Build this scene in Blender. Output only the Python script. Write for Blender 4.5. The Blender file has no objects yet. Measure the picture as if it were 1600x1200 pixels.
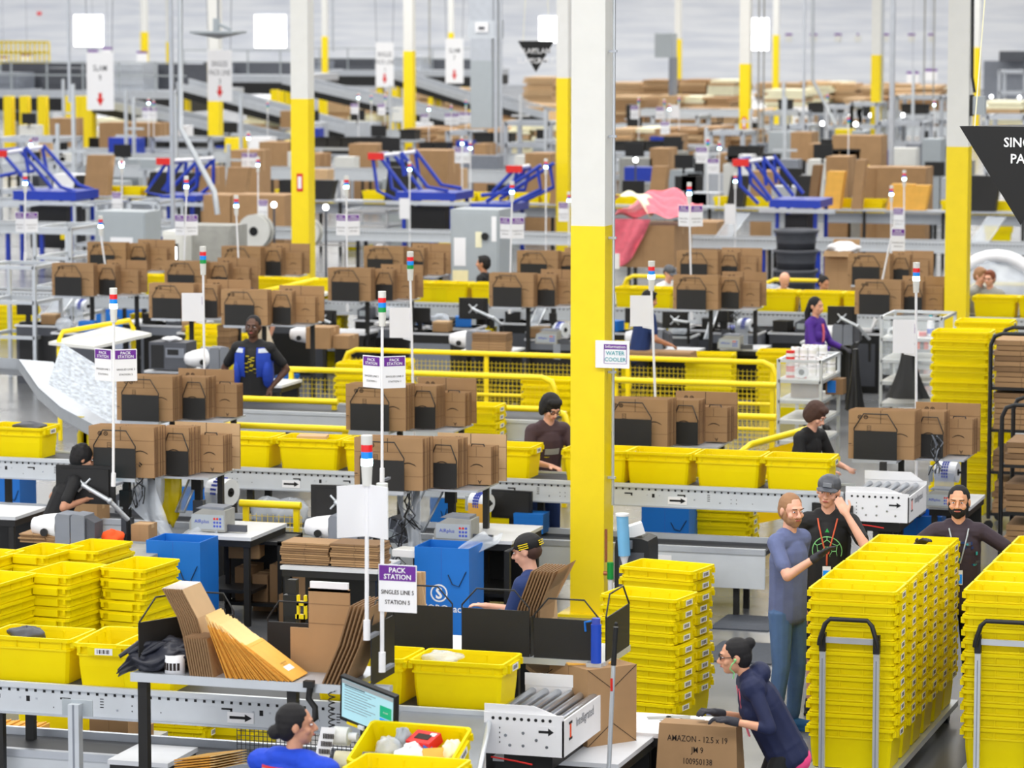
import bpy, math, random
from mathutils import Vector, Matrix, Euler
R=random.Random(7)
PI=math.pi
sc=bpy.context.scene
COL=sc.collection
# ---------------------------------------------------------------- camera, world, light, exposure
F=5400.0; H=5.5; TH=math.radians(17); PITCH=math.atan(600/F)
cam=bpy.data.cameras.new('camera'); camo=bpy.data.objects.new('camera',cam); COL.objects.link(camo)
camo.location=(0,0,H); camo.rotation_euler=(PI/2-PITCH,0,TH)
cam.sensor_width=36; cam.lens=F/1600*36; cam.clip_start=.5; cam.clip_end=900
cam.dof.use_dof=True; cam.dof.focus_distance=25; cam.dof.aperture_fstop=3.4
sc.camera=camo
sc.view_settings.view_transform='Standard'; sc.view_settings.look='None'
sc.view_settings.gamma=1; sc.view_settings.use_curve_mapping=False
sc.view_settings.exposure=1.0
w=bpy.data.worlds.new('world'); sc.world=w; w.use_nodes=True
w.node_tree.nodes['Background'].inputs[0].default_value=(.93,.95,1,1)
w.node_tree.nodes['Background'].inputs[1].default_value=1.0
CEIL=11.0; VWALL=215.0
def area(x,y,z,sx,sy,p,rot=(0,0,0)):
    l=bpy.data.lights.new('high_bay_or_wall_fill','AREA'); l.shape='RECTANGLE'; l.size=sx; l.size_y=sy; l.energy=p; l.color=(1,.985,.95)
    o=bpy.data.objects.new('high_bay_or_wall_fill',l); o.location=(x,y,z); o.rotation_euler=rot; COL.objects.link(o); return o
for i in range(16):
    vv=9+13*i; ww=34+.32*vv
    area(-.306*vv-4,vv,CEIL-.35,ww,3.2,34*ww)
area(-68,VWALL-8,CEIL-.35,95,3,300)  # added fill lamp that brightens the back wall, not one of the high bays

# ---------------------------------------------------------------- calibration: a pixel of the photograph -> a point of the hall
_ct,_st=math.cos(TH),math.sin(TH); _cp,_sp=math.cos(PITCH),math.sin(PITCH)
def ray(px,py):
    dx=(px-800)/F; dy=(600-py)/F; yy=_cp+dy*_sp; zz=-_sp+dy*_cp
    return Vector((dx*_ct-yy*_st, dx*_st+yy*_ct, zz))
def G(px,py,z=0):
    d=ray(px,py); t=(z-H)/d.z; return (d.x*t,d.y*t)
def Wv(px,py,v):
    d=ray(px,py); t=v/d.y; return (d.x*t, H+d.z*t)
def Un(px,v,py=600): return Wv(px,py,v)[0]
# ---------------------------------------------------------------- materials
M={}
def mat(name,col,rough=.5,metal=0,var=.06,scale=6,emit=None,alpha=None,trans=0,tl=0,bump=0,stretch=None,spec=.5):
    m=bpy.data.materials.new(name); m.use_nodes=True; nt=m.node_tree; b=nt.nodes['Principled BSDF']
    col=tuple((c/12.92 if c<=.04045 else ((c+.055)/1.055)**2.4) for c in col)
    tc=nt.nodes.new('ShaderNodeTexCoord'); mp=nt.nodes.new('ShaderNodeMapping'); n=nt.nodes.new('ShaderNodeTexNoise')
    nt.links.new(tc.outputs['Object'],mp.inputs[0]); nt.links.new(mp.outputs[0],n.inputs[0])
    if stretch: mp.inputs['Scale'].default_value=stretch
    n.inputs['Scale'].default_value=scale; n.inputs['Detail'].default_value=3
    r=nt.nodes.new('ShaderNodeValToRGB'); nt.links.new(n.outputs[0],r.inputs[0])
    r.color_ramp.elements[0].position=.3; r.color_ramp.elements[1].position=.7
    r.color_ramp.elements[0].color=tuple(max(0,c*(1-var)) for c in col)+(1,)
    r.color_ramp.elements[1].color=tuple(min(1,c*(1+var)) for c in col)+(1,)
    nt.links.new(r.outputs[0],b.inputs['Base Color'])
    b.inputs['Roughness'].default_value=rough; b.inputs['Metallic'].default_value=metal
    b.inputs['Specular IOR Level'].default_value=spec
    if emit:
        b.inputs['Emission Color'].default_value=tuple(col)+(1,); b.inputs['Emission Strength'].default_value=emit
    if alpha is not None: b.inputs['Alpha'].default_value=alpha
    if trans: b.inputs['Transmission Weight'].default_value=trans
    if bump:
        bp=nt.nodes.new('ShaderNodeBump'); bp.inputs['Strength'].default_value=bump; bp.inputs['Distance'].default_value=.01
        nt.links.new(n.outputs[0],bp.inputs['Height']); nt.links.new(bp.outputs[0],b.inputs['Normal'])
    if tl:
        t=nt.nodes.new('ShaderNodeBsdfTranslucent'); nt.links.new(r.outputs[0],t.inputs[0])
        mx=nt.nodes.new('ShaderNodeMixShader'); mx.inputs[0].default_value=tl
        nt.links.new(b.outputs[0],mx.inputs[1]); nt.links.new(t.outputs[0],mx.inputs[2])
        nt.links.new(mx.outputs[0],nt.nodes['Material Output'].inputs[0])
    M[name]=m; return name
mat('tote',(1,.915,.0),.45,var=.04,scale=3,tl=.22,spec=.2)
mat('totedirt',(.86,.78,.08),.5,var=.15,scale=5)
mat('yel',(.985,.87,.0),.35,var=.02)
mat('colwhite',(.90,.90,.885),.6,var=.015)
mat('card',(.66,.52,.365),.8,var=.06,scale=5,bump=.15)
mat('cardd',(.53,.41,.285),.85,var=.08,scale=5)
mat('cardl',(.78,.65,.49),.8,var=.05)
mat('cardedge',(.50,.37,.26),.9,var=.2,scale=30,stretch=(1,1,12))
mat('kraft',(.93,.70,.30),.7,var=.07,scale=8,bump=.2)
mat('kraftl',(.96,.82,.56),.7)
mat('kraftedge',(.85,.60,.22),.8,var=.2,scale=30)
mat('ink',(.17,.13,.11),.8)
mat('black',(.07,.07,.075),.5,var=.15)
mat('panelblack',(.11,.105,.10),.55,var=.1)
mat('steel',(.74,.76,.79),.38,metal=.35,var=.05)
mat('alu',(.80,.82,.84),.32,metal=.5,var=.04)
mat('panel',(.82,.84,.86),.45,metal=.15,var=.03)
mat('hole',(.08,.08,.09),.8)
mat('belt',(.20,.21,.23),.6,var=.1)
mat('roller',(.72,.74,.77),.25,metal=.8,var=.05)
mat('white',(.95,.95,.96),.5,var=.01)
mat('offwhite',(.88,.88,.86),.5,var=.03)
mat('ltop',(.84,.85,.87),.4,var=.03)
mat('purple',(.42,.13,.58),.5,var=.02)
mat('red',(.85,.13,.10),.4)
mat('redlens',(.85,.12,.14),.3,emit=.15)
mat('bluelens',(.05,.50,.85),.3,emit=.2)
mat('greenlens',(.05,.55,.25),.3,emit=.15)
mat('litlens',(.80,1,1),.3,emit=6)
mat('blue',(.05,.44,.80),.5,var=.06,scale=2)
mat('liftblue',(.10,.22,.66),.4)
mat('grey',(.50,.52,.56),.5,var=.05)
mat('dgrey',(.30,.31,.34),.5,var=.06)
mat('cabinet',(.66,.69,.71),.5,var=.02)
mat('film',(.90,.93,.97),.12,alpha=.42,var=.03)
mat('clear',(.93,.96,.98),.05,alpha=.22)
mat('cupblue',(.50,.76,.93),.15,alpha=.85)
mat('filmroll',(.90,.92,.95),.25,var=.04)
mat('printblue',(.25,.32,.72),.5)
mat('navy',(.09,.13,.30),.8,var=.12,bump=.3)
mat('jacketm',(.12,.13,.18),.45,var=.15,bump=.2)
mat('orange',(.98,.33,.06),.7,bump=.4)
mat('pink',(.95,.45,.52),.4,var=.12,scale=9,bump=.6)
mat('cream',(.95,.93,.80),.5,var=.05,bump=.5)
mat('green',(.10,.62,.25),.5)
mat('teal',(.15,.62,.66),.5)
mat('screen',(.55,.70,.74),.3,emit=.45,var=.02)
mat('scrgreen',(.05,.55,.40),.3,emit=.4)
mat('scrblue',(.05,.50,.80),.3,emit=.4)
mat('lamp',(1,1,1),.5,emit=3)
mat('signblack',(.05,.05,.055),.6,var=.05)
mat('pale',(.97,.92,.72),.5)
mat('matdark',(.26,.28,.32),.8,var=.1,scale=40)
mat('tape',(.08,.28,.75),.5)
mat('copper',(.70,.42,.28),.4,metal=.4)
mat('gray2',(.62,.62,.60),.7,var=.1)
mat('gratemetal',(.80,.83,.87),.35,metal=.4,var=.3,scale=22)
def shelf_tex(): pass
# ---------------------------------------------------------------- mesh builder
class MB:
    def __init__(s): s.v=[];s.f=[];s.m=[];s.sm=[];s.mats=[]
    def mi(s,m):
        if m not in s.mats: s.mats.append(m)
        return s.mats.index(m)
    def add(s,vs,fs,m,smooth=False,T=None):
        n=len(s.v); k=s.mi(m)
        if T is not None: vs=[T@Vector(a) for a in vs]
        s.v+= [tuple(a) for a in vs]
        for f in fs: s.f.append(tuple(i+n for i in f)); s.m.append(k); s.sm.append(smooth)
        return s
    def box(s,x0,x1,y0,y1,z0,z1,m,T=None):
        vs=[(x,y,z) for z in (z0,z1) for y in (y0,y1) for x in (x0,x1)]
        return s.add(vs,[(0,2,3,1),(4,5,7,6),(0,1,5,4),(2,6,7,3),(0,4,6,2),(1,3,7,5)],m,False,T)
    def cb(s,c,d,m,T=None,rz=0):
        T0=Matrix.Translation(c)@Matrix.Rotation(rz,4,'Z')
        if T is not None: T0=T@T0
        return s.box(-d[0]/2,d[0]/2,-d[1]/2,d[1]/2,-d[2]/2,d[2]/2,m,T0)
    def cyl(s,p0,p1,r,m,r1=None,n=12,T=None,cap=True):
        p0=Vector(p0);p1=Vector(p1); r1=r if r1 is None else r1
        d=(p1-p0).normalized(); a=d.orthogonal().normalized(); b=d.cross(a)
        vs=[];
        for p,q in ((p0,r),(p1,r1)):
            for i in range(n):
                t=2*PI*i/n; vs.append(p+(a*math.cos(t)+b*math.sin(t))*q)
        fs=[(i,(i+1)%n,n+(i+1)%n,n+i) for i in range(n)]
        s.add(vs,fs,m,n>6,T)
        if cap:
            s.add(vs[:n],[tuple(range(n-1,-1,-1))],m,False,T); s.add(vs[n:],[tuple(range(n))],m,False,T)
        return s
    def tube(s,pts,r,m,n=8,T=None,closed=False):
        pts=[Vector(p) for p in pts]; N=len(pts); vs=[]; prev=None
        for i,p in enumerate(pts):
            if closed: d=(pts[(i+1)%N]-pts[i-1]).normalized()
            else: d=(pts[min(i+1,N-1)]-pts[max(i-1,0)]).normalized()
            if prev is None: a=d.orthogonal().normalized()
            else:
                a=prev-d*prev.dot(d); a=a.normalized() if a.length>1e-5 else d.orthogonal().normalized()
            prev=a; b=d.cross(a)
            rr=r[i] if isinstance(r,(list,tuple)) else r
            for k in range(n):
                t=2*PI*k/n; vs.append(p+(a*math.cos(t)+b*math.sin(t))*rr)
        fs=[]
        for i in range(N if closed else N-1):
            j=(i+1)%N
            for k in range(n): fs.append((i*n+k,i*n+(k+1)%n,j*n+(k+1)%n,j*n+k))
        s.add(vs,fs,m,n>4,T)
        if not closed:
            s.add(vs[:n],[tuple(range(n-1,-1,-1))],m,False,T); s.add(vs[-n:],[tuple(range(n))],m,False,T)
        return s
    def lathe(s,prof,m,n=20,T=None,smooth=True):
        vs=[];N=len(prof)
        for r,z in prof:
            for k in range(n):
                t=2*PI*k/n; vs.append((r*math.cos(t),r*math.sin(t),z))
        fs=[(i*n+k,i*n+(k+1)%n,(i+1)*n+(k+1)%n,(i+1)*n+k) for i in range(N-1) for k in range(n)]
        return s.add(vs,fs,m,smooth,T)
    def prism(s,poly,y0,y1,m,T=None):
        n=len(poly); vs=[(x,y0,z) for x,z in poly]+[(x,y1,z) for x,z in poly]
        fs=[tuple(range(n)),tuple(range(2*n-1,n-1,-1))]+[(i,n+i,n+(i+1)%n,(i+1)%n) for i in range(n)]
        return s.add(vs,fs,m,False,T)
    def grid(s,fn,nu,nv,m,T=None,smooth=True):
        vs=[fn(i/nu,j/nv) for j in range(nv+1) for i in range(nu+1)]
        fs=[(j*(nu+1)+i,j*(nu+1)+i+1,(j+1)*(nu+1)+i+1,(j+1)*(nu+1)+i) for j in range(nv) for i in range(nu)]
        return s.add(vs,fs,m,smooth,T)
    def ball(s,c,r,m,n=10,T=None):
        r=(r,r,r) if not isinstance(r,(tuple,list)) else r
        prof=[(max(1e-4,math.sin(PI*i/n)),-math.cos(PI*i/n)) for i in range(n+1)]
        T0=Matrix.Translation(c)@Matrix.Diagonal((r[0],r[1],r[2],1))
        if T is not None: T0=T@T0
        return s.lathe(prof,m,2*n-4 if n>5 else 8,T0)
    def text(s,t,size,m,T,bold=0,cx=True,sx=1):
        vs,fs,w=glyphs(t,bold); o=-w/2 if cx else 0
        return s.add([((x+o)*size*sx,y*size,0) for x,y in vs],fs,m,False,T)
    def build(s,name,parent=None,loc=(0,0,0),rz=0,label=None,cat=None,group=None,kind=None):
        me=bpy.data.meshes.new(name); me.from_pydata(s.v,[],s.f)
        for a in s.mats: me.materials.append(M[a])
        me.polygons.foreach_set('material_index',s.m); me.polygons.foreach_set('use_smooth',s.sm); me.update()
        o=bpy.data.objects.new(name,me); COL.objects.link(o); o.location=loc; o.rotation_euler=(0,0,rz)
        if parent: o.parent=parent
        return tag(o,label,cat,group,kind)
_gc={}
def glyphs(t,bold=0):
    k=(t,bold)
    if k in _gc: return _gc[k]
    cu=bpy.data.curves.new('t','FONT'); cu.body=t; cu.offset=bold; cu.resolution_u=2
    o=bpy.data.objects.new('t',cu); me=o.to_mesh()
    vs=[(v.co.x,v.co.y) for v in me.vertices]; fs=[tuple(p.vertices) for p in me.polygons]
    o.to_mesh_clear(); bpy.data.objects.remove(o); bpy.data.curves.remove(cu)
    w=max([v[0] for v in vs] or [0]); _gc[k]=(vs,fs,w); return _gc[k]
def tag(o,label=None,cat=None,group=None,kind=None):
    if label: o['label']=label
    if cat: o['category']=cat
    if group: o['group']=group
    if kind: o['kind']=kind
    return o
def thing(name,label,cat,loc,rz=0,group=None):
    o=bpy.data.objects.new(name,None); o.empty_display_size=.1; COL.objects.link(o); o.location=loc; o.rotation_euler=(0,0,rz)
    return tag(o,label,cat,group)
_kids={}
def dup(root,loc,rz=0,label=None,group=None,skip=()):
    r=root.copy(); COL.objects.link(r); r.location=loc; r.rotation_euler=(0,0,rz)
    if label: r['label']=label
    if group: r['group']=group
    if root.name not in _kids: _kids[root.name]=[(c,list(c.children)) for c in root.children]
    for c,gs in _kids[root.name]:
        if c.name.split('.')[0] in skip: continue
        a=c.copy(); COL.objects.link(a); a.parent=r
        for g in gs:
            b=g.copy(); COL.objects.link(b); b.parent=a
    return r
class Proto:            # the first placing moves the original itself, later ones copy it
    def __init__(s,root): s.o=root; s.used=False
    def put(s,loc,rz=0,label=None,group=None,skip=()):
        if not s.used and not skip:
            s.used=True; o=s.o; o.location=loc; o.rotation_euler=(0,0,rz)
            if label: o['label']=label
            if group: o['group']=group
            return o
        return dup(s.o,loc,rz,label,group,skip)
    def drop(s):
        if not s.used:
            for c in list(s.o.children):
                for g in list(c.children): bpy.data.objects.remove(g)
                bpy.data.objects.remove(c)
            bpy.data.objects.remove(s.o)
protos=[]
def proto(root):
    p=Proto(root); protos.append(p); return p
def TX(x=0,y=0,z=0,rx=0,ry=0,rz=0):
    return Matrix.Translation((x,y,z))@Euler((rx,ry,rz)).to_matrix().to_4x4()
FRONT=lambda x,y,z,rz=0: TX(x,y,z,PI/2,0,rz)          # text plane facing -y
ORD=['first','second','third','fourth','fifth','sixth','seventh','eighth','ninth','tenth','eleventh','twelfth','thirteenth','fourteenth','fifteenth','sixteenth','seventeenth','eighteenth','nineteenth','twentieth']
# ================================================================ structure
def structure(name,mb): 
    o=mb.build(name); o['kind']='structure'; return o
# floor: sealed concrete, slightly glossy
def floor_mat():
    m=bpy.data.materials.new('floor'); m.use_nodes=True; nt=m.node_tree; b=nt.nodes['Principled BSDF']; M['floor']=m
    tc=nt.nodes.new('ShaderNodeTexCoord'); n=nt.nodes.new('ShaderNodeTexNoise'); n.inputs['Scale'].default_value=.7; n.inputs['Detail'].default_value=8
    nt.links.new(tc.outputs['Object'],n.inputs[0])
    r=nt.nodes.new('ShaderNodeValToRGB'); nt.links.new(n.outputs[0],r.inputs[0])
    r.color_ramp.elements[0].color=(.11,.115,.125,1); r.color_ramp.elements[1].color=(.20,.205,.215,1)
    nt.links.new(r.outputs[0],b.inputs['Base Color'])
    r2=nt.nodes.new('ShaderNodeMapRange'); nt.links.new(n.outputs[0],r2.inputs[0]); r2.inputs[3].default_value=.16; r2.inputs[4].default_value=.34
    nt.links.new(r2.outputs[0],b.inputs['Roughness'])
floor_mat()
def wall_mat():
    m=bpy.data.materials.new('wall'); m.use_nodes=True; nt=m.node_tree; b=nt.nodes['Principled BSDF']; M['wall']=m
    tc=nt.nodes.new('ShaderNodeTexCoord'); mp=nt.nodes.new('ShaderNodeMapping'); mp.inputs['Scale'].default_value=(.12,1,1.3)
    n=nt.nodes.new('ShaderNodeTexNoise'); n.inputs['Scale'].default_value=1.6; n.inputs['Detail'].default_value=6
    nt.links.new(tc.outputs['Object'],mp.inputs[0]); nt.links.new(mp.outputs[0],n.inputs[0])
    r=nt.nodes.new('ShaderNodeValToRGB'); nt.links.new(n.outputs[0],r.inputs[0])
    r.color_ramp.elements[0].color=(.64,.67,.74,1); r.color_ramp.elements[1].color=(.78,.80,.84,1)
    r.color_ramp.elements[0].position=.35; r.color_ramp.elements[1].position=.6
    nt.links.new(r.outputs[0],b.inputs['Base Color']); b.inputs['Roughness'].default_value=.7
wall_mat()
VW=215.0
structure('floor',MB().box(-110,40,-6,VW,-.2,0,'floor'))
structure('ceiling',MB().box(-110,40,-6,VW,CEIL,CEIL+.2,'white'))
structure('wall_back',MB().box(-110,40,VW,VW+.3,0,CEIL,'wall'))
structure('wall_left',MB().box(-110.3,-110,60,VW,0,CEIL,'wall'))
structure('wall_right',MB().box(40,40.3,-6,VW,0,CEIL,'wall'))
# windows in the back wall, washed out by daylight
for i,(x0,x1,y0,y1) in enumerate([(117,161,24,72),(399,447,24,74),(843,870,26,66),(1173,1201,29,78)]):
    a,za=Wv(x0,y1,VW-.05); b_,zb=Wv(x1,y0,VW-.05)
    o=structure('window_%d'%(i+1),MB().box(a,b_,VW-.08,VW-.02,za,zb,'lamp'))
    MB().box(a-.06,a,VW-.14,VW-.02,za-.06,zb+.06,'white').box(b_,b_+.06,VW-.14,VW-.02,za-.06,zb+.06,'white').box(a,b_,VW-.14,VW-.02,za-.06,za,'white').box(a,b_,VW-.14,VW-.02,zb,zb+.06,'white').build('window_frame',o)
# ---------------------------------------------------------------- columns
def column(px,base_y,wpx,paint_y,label,sign=None):
    u,v=G(px,base_y); dist=F/ (1) # placed by its foot
    Y=-u*_st+v*_ct; Wd=wpx/F*Y/1.248
    zp=Wv(px,paint_y,v-Wd/2)[1]
    t=thing('building_column',label,'column',(u,v+Wd/2,0))
    MB().box(-Wd/2,Wd/2,-Wd/2,Wd/2,0,zp,'yel').build('painted_base',t)
    MB().box(-Wd/2+.002,Wd/2-.002,-Wd/2+.002,Wd/2-.002,zp,CEIL,'colwhite').build('shaft',t)
    MB().box(-Wd*.8,Wd*.8,-Wd*.8,Wd*.8,0,.025,'yel').build('base_plate',t)
    if sign:
        z0=Wv(px,sign[1],v-Wd/2)[1]; z1=Wv(px,sign[0],v-Wd/2)[1]; w_=(z1-z0)*.36
        MB().box(-w_/2,w_/2,-Wd/2-.01,-Wd/2,z0,z1,'red').box(-w_*.3,w_*.3,-Wd/2-.014,-Wd/2-.009,z0+.05,z1-.05,'white').build('equipment_sign',t)
    return t,u,v,Wd
main,mu,mv,mW=column(917,963,69,355,'nearest yellow and white square column with a grey conduit')
cr=column(1490,645,43,230,'square column yellow below and white above beside the black triangle sign')
column(470,500,36,155,'square yellow column with small red sign left of centre',(272,300))
column(878,420,24,122,'column half hidden behind the left edge of the nearest column')
column(638,272,19,80,'yellow column rising behind the left pack lines')
column(1162,275,20,100,'yellow column behind the blue lift on the right',(183,201))
column(1366,270,17,86,'distant yellow column right of the tall grey posts')
column(334,262,23,95,'yellow column behind the hanging singles sign',)
column(225,150,12,50,'small distant column left with low yellow band')
column(507,178,10,57,'thin distant yellow column right of the lit window')
column(1058,168,12,61,'thin distant yellow column with grey duct box')
column(1211,160,11,55,'thin distant column beside the bright right window')
column(263,158,7,66,'thinnest far yellow post on the left')
column(1524,230,11,74,'distant yellow column just right of the big right column')
column(704,170,9,51,'distant column with short yellow band behind the hanging slam sign')
# conduit on the main column
t=thing('conduit','grey electrical conduit pipe running up the side of the nearest column','conduit',(mu+mW/2+.045,mv+mW*.4,0))
MB().cyl((0,0,1.0),(0,0,CEIL),.014,'alu').build('pipe',t)
for z in (1.25,2.2,3.4,4.3,5.05):
    MB().cb((-.006,-.01,z),(.07,.03,.02),'steel').build('clamp',t)
# water cooler sign
a,z0=Wv(931,574,mv-.02); b_,z1=Wv(984,533,mv-.02)
t=thing('information_sign','white water cooler sign with purple band fixed to the nearest column','sign',((a+b_)/2,mv-.03,(z0+z1)/2))
hw=(b_-a)/2; hh=(z1-z0)/2
mb=MB().box(-hw,hw,-.006,.006,-hh,hh,'white'); mb.build('board',t)
ox=.028
mb=MB().box(-hw*.66+ox,hw*.66+ox,-.009,-.006,hh*.38,hh*.74,'purple'); mb.text('Information',.040,'white',FRONT(ox,-.011,hh*.47),.004)
mb.text('WATER',.050,'teal',FRONT(ox,-.011,-hh*.04),.006); mb.text('COOLER',.050,'teal',FRONT(ox,-.011,-hh*.50),.006)
for s_ in (-1,1): mb.box(ox+s_*hw*.66-.002,ox+s_*hw*.66+.002,-.009,-.006,-hh*.66,hh*.74,'purple')
mb.box(ox-hw*.66,ox+hw*.66,-.009,-.006,-hh*.68,-hh*.66,'purple')
mb.build('lettering',t)
# ================================================================ totes
TL,TW,THt=.60,.40,.30
def ring(hl,hw,c,z):
    return [(-hl+c,-hw,z),(hl-c,-hw,z),(hl,-hw+c,z),(hl,hw-c,z),(hl-c,hw,z),(-hl+c,hw,z),(-hl,hw-c,z),(-hl,-hw+c,z)]
def tote_mesh(h=THt,dirty=False):
    mb=MB(); l,w_=TL/2,TW/2; tp=.028
    lv=[(tp,0),(tp*.72,h*.28),(tp*.5,h*.5),(.012,h-.085),(.0,h-.083),(.002,h-.07),(.010,h-.068),(.008,h-.024),(-.012,h-.024),(-.012,h),(.004,h),(.016,h-.08),(tp+.006,.006)]
    rs=[]; 
    for i,(ins,z) in enumerate(lv): rs+=ring(l-ins,w_-ins,.02,z)
    fs=[]
    for i in range(len(lv)-1):
        for k in range(8): fs.append((i*8+k,i*8+(k+1)%8,(i+1)*8+(k+1)%8,(i+1)*8+k))
    fs.append(tuple(range(7,-1,-1))); n=(len(lv)-1)*8; fs.append(tuple(n+k for k in range(8)))
    mb.add(rs,fs,'tote')
    for s_ in (-1,1):      # hand-grip collars on the short ends
        x0,x1=sorted((s_*(l-.004),s_*(l+.026)))
        mb.box(x0,x1,-w_*.55,w_*.55,h-.075,h-.02,'tote')
        x0,x1=sorted((s_*(l-.004),s_*(l+.024)))
        mb.box(x0,x1,-w_*.9,-w_*.8,h-.06,h-.02,'tote').box(x0,x1,w_*.8,w_*.9,h-.06,h-.02,'tote')
        for q in (-.7,-.25,.25,.7):   # stiffening ribs on long sides
            pass
    for q in (-.8,-.27,.27,.8):
        for s_ in (-1,1):
            y0,y1=sorted((s_*(w_-.014),s_*(w_-.001)))
            mb.box(q*l-.005,q*l+.005,y0,y1,h-.083,h-.024,'tote')
    return mb
def label_mb(side):
    mb=MB(); l=TL/2; h=THt
    if side=='end':
        x=l+.0275
        mb.box(x-.001,x,-.06,.06,h-.068,h-.026,'white')
        for i in range(7): mb.box(x,x+.0006,-.045+i*.013,-.040+i*.013+(.004 if i%2 else 0),h-.06,h-.034,'ink')
    return mb
_t=thing('tote','yellow plastic tote','tote',(0,0,-50))
tote_mesh().build('shell',_t); label_mb('end').build('barcode_label',_t)
TOTE=proto(_t)
_t2=tote_mesh().build('tote',None,(0,0,-50),0,'yellow plastic tote','tote'); TOTE_FAR=proto(_t2)
def orig_drop():
    for p in protos: p.drop()
PITCHN=.088
STUFF=MB()
def stuff_tote(u,v,z,rz):
    T=TX(u,v,z,0,0,rz); l,w_,h=TL/2,TW/2,THt; vs=[]
    lv=[(.028,0),(.012,h-.083),(.0,h-.083),(.008,h-.024),(-.012,h-.024),(-.012,h),(.004,h),(.03,.01)]
    for i,z_ in lv: vs+=[(-l+i,-w_+i,z_),(l-i,-w_+i,z_),(l-i,w_-i,z_),(-l+i,w_-i,z_)]
    fs=[(i*4+k,i*4+(k+1)%4,i*4+4+(k+1)%4,i*4+4+k) for i in range(len(lv)-1) for k in range(4)]+[(3,2,1,0),(28,29,30,31)]
    STUFF.add(vs,fs,'tote',False,T)
    for s_ in (-1,1):
        x0,x1=sorted((s_*(l-.004),s_*(l+.026))); STUFF.box(x0,x1,-w_*.55,w_*.55,h-.075,h-.02,'tote',T)
def stack(u,v,z0,n,rz,where,group,far=False,jit=.012,vis=99):
    P_=TOTE_FAR if far else TOTE
    for i in range(n):
        k=n-1-i
        uu=u+R.uniform(-jit,jit); vv=v+R.uniform(-jit,jit); rr=rz+R.uniform(-.012,.012)
        if k>=vis: stuff_tote(uu,vv,z0+i*PITCHN,rr); continue
        pos='bottom' if i==0 else ('top' if k==0 else ORD[k]+' from top')
        P_.put((uu,vv,z0+i*PITCHN),rr,'yellow tote, %s of %s'%(pos,where),group)
# ================================================================ conveyors
def conveyor(u0,u1,v,z,label,depth=.56,ph=.2,detail=1,legs=True,end=False,legh=None,arrow=None,group=None,bed='belt'):
    L=u1-u0; t=thing('conveyor',label,'conveyor',(u0,v,0),0,group)
    mb=MB()
    mb.box(0,L,0,.012,z-ph,z-.035,'panel'); mb.box(0,L,-.022,.012,z-.035,z,'panel'); mb.box(0,L,-.02,.0,z-ph-.012,z-ph,'steel')
    if detail:
        x=.03; i=0
        while x<L-.03:
            mb.box(x-.009,x+.009,-.0015,0,z-.062,z-.044,'hole'); x+=.062; i+=1
        if detail>1:
            x=.2
            while x<L-1.5:
                for dx in (0,.5):
                    mb.box(x+dx,x+dx+.075,-.0015,0,z-.10,z-.088,'hole'); mb.box(x+dx+.06,x+dx+.075,-.0015,0,z-.115,z-.088,'hole')
                mb.box(x+.26,x+.285,-.0015,0,z-.125,z-.09,'hole')
                mb.box(x+.21,x+.222,-.004,0,z-.11,z-.098,'steel'); mb.box(x+.325,x+.337,-.004,0,z-.11,z-.098,'steel')
                for k in range(4): mb.box(x+.78,x+.805,-.0015,0,z-.085-.018*k,z-.079-.018*k,'hole')
                for k in range(2):
                    for q in range(2): mb.box(x+1.0+.05*k,x+1.006+.05*k,-.0015,0,z-.12-.035*q,z-.11-.035*q,'hole')
                mb.box(x+1.2,x+1.206,-.0015,0,z-.15,z-.142,'hole'); mb.box(x+.45,x+.456,-.0015,0,z-.16,z-.152,'hole')
                mb.cyl((x+.9,-.004,z-.15),(x+.9,0,z-.15),.008,'roller',n=8); mb.cyl((x+.66,-.004,z-.13),(x+.66,0,z-.13),.008,'roller',n=8)
                x+=1.62
    mb.build('side_panel',t)
    MB().box(0,L,depth-.012,depth,z-ph,z,'panel').build('side_panel',t)
    if bed=='belt': MB().box(0,L,.014,depth-.014,z-.05,z-.02,'belt').build('belt',t)
    else:
        mb=MB(); x=.04
        while x<L-.02: mb.cyl((x,.014,z-.03),(x,depth-.014,z-.03),.022,'roller',n=10); x+=.075
        mb.build('rollers',t)
    if arrow is not None:
        mb=MB()
        for a in arrow:
            a-=u0
            mb.box(a-.09,a+.09,-.006,-.001,z-ph+.02,z-ph+.09,'white')
            mb.box(a-.075,a+.035,-.0075,-.006,z-ph+.046,z-ph+.064,'hole')
            mb.prism([(a+.03,z-ph+.03),(a+.078,z-ph+.055),(a+.03,z-ph+.08)],-.0075,-.006,'hole')
        mb.build('arrow_sticker',t)
    if legs:
        n=max(2,int(L/2.6)+1)
        for i in range(n):
            x=.25+(L-.5)*i/(n-1)
            lb=MB()
            for y in (.02,depth-.07): lb.box(x-.03,x+.03,y,y+.05,0,z-ph,'panelblack')
            lb.box(x-.03,x+.03,.05,depth-.05,.3,.34,'panelblack')
            lb.build('leg',t)
    return t
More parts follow.
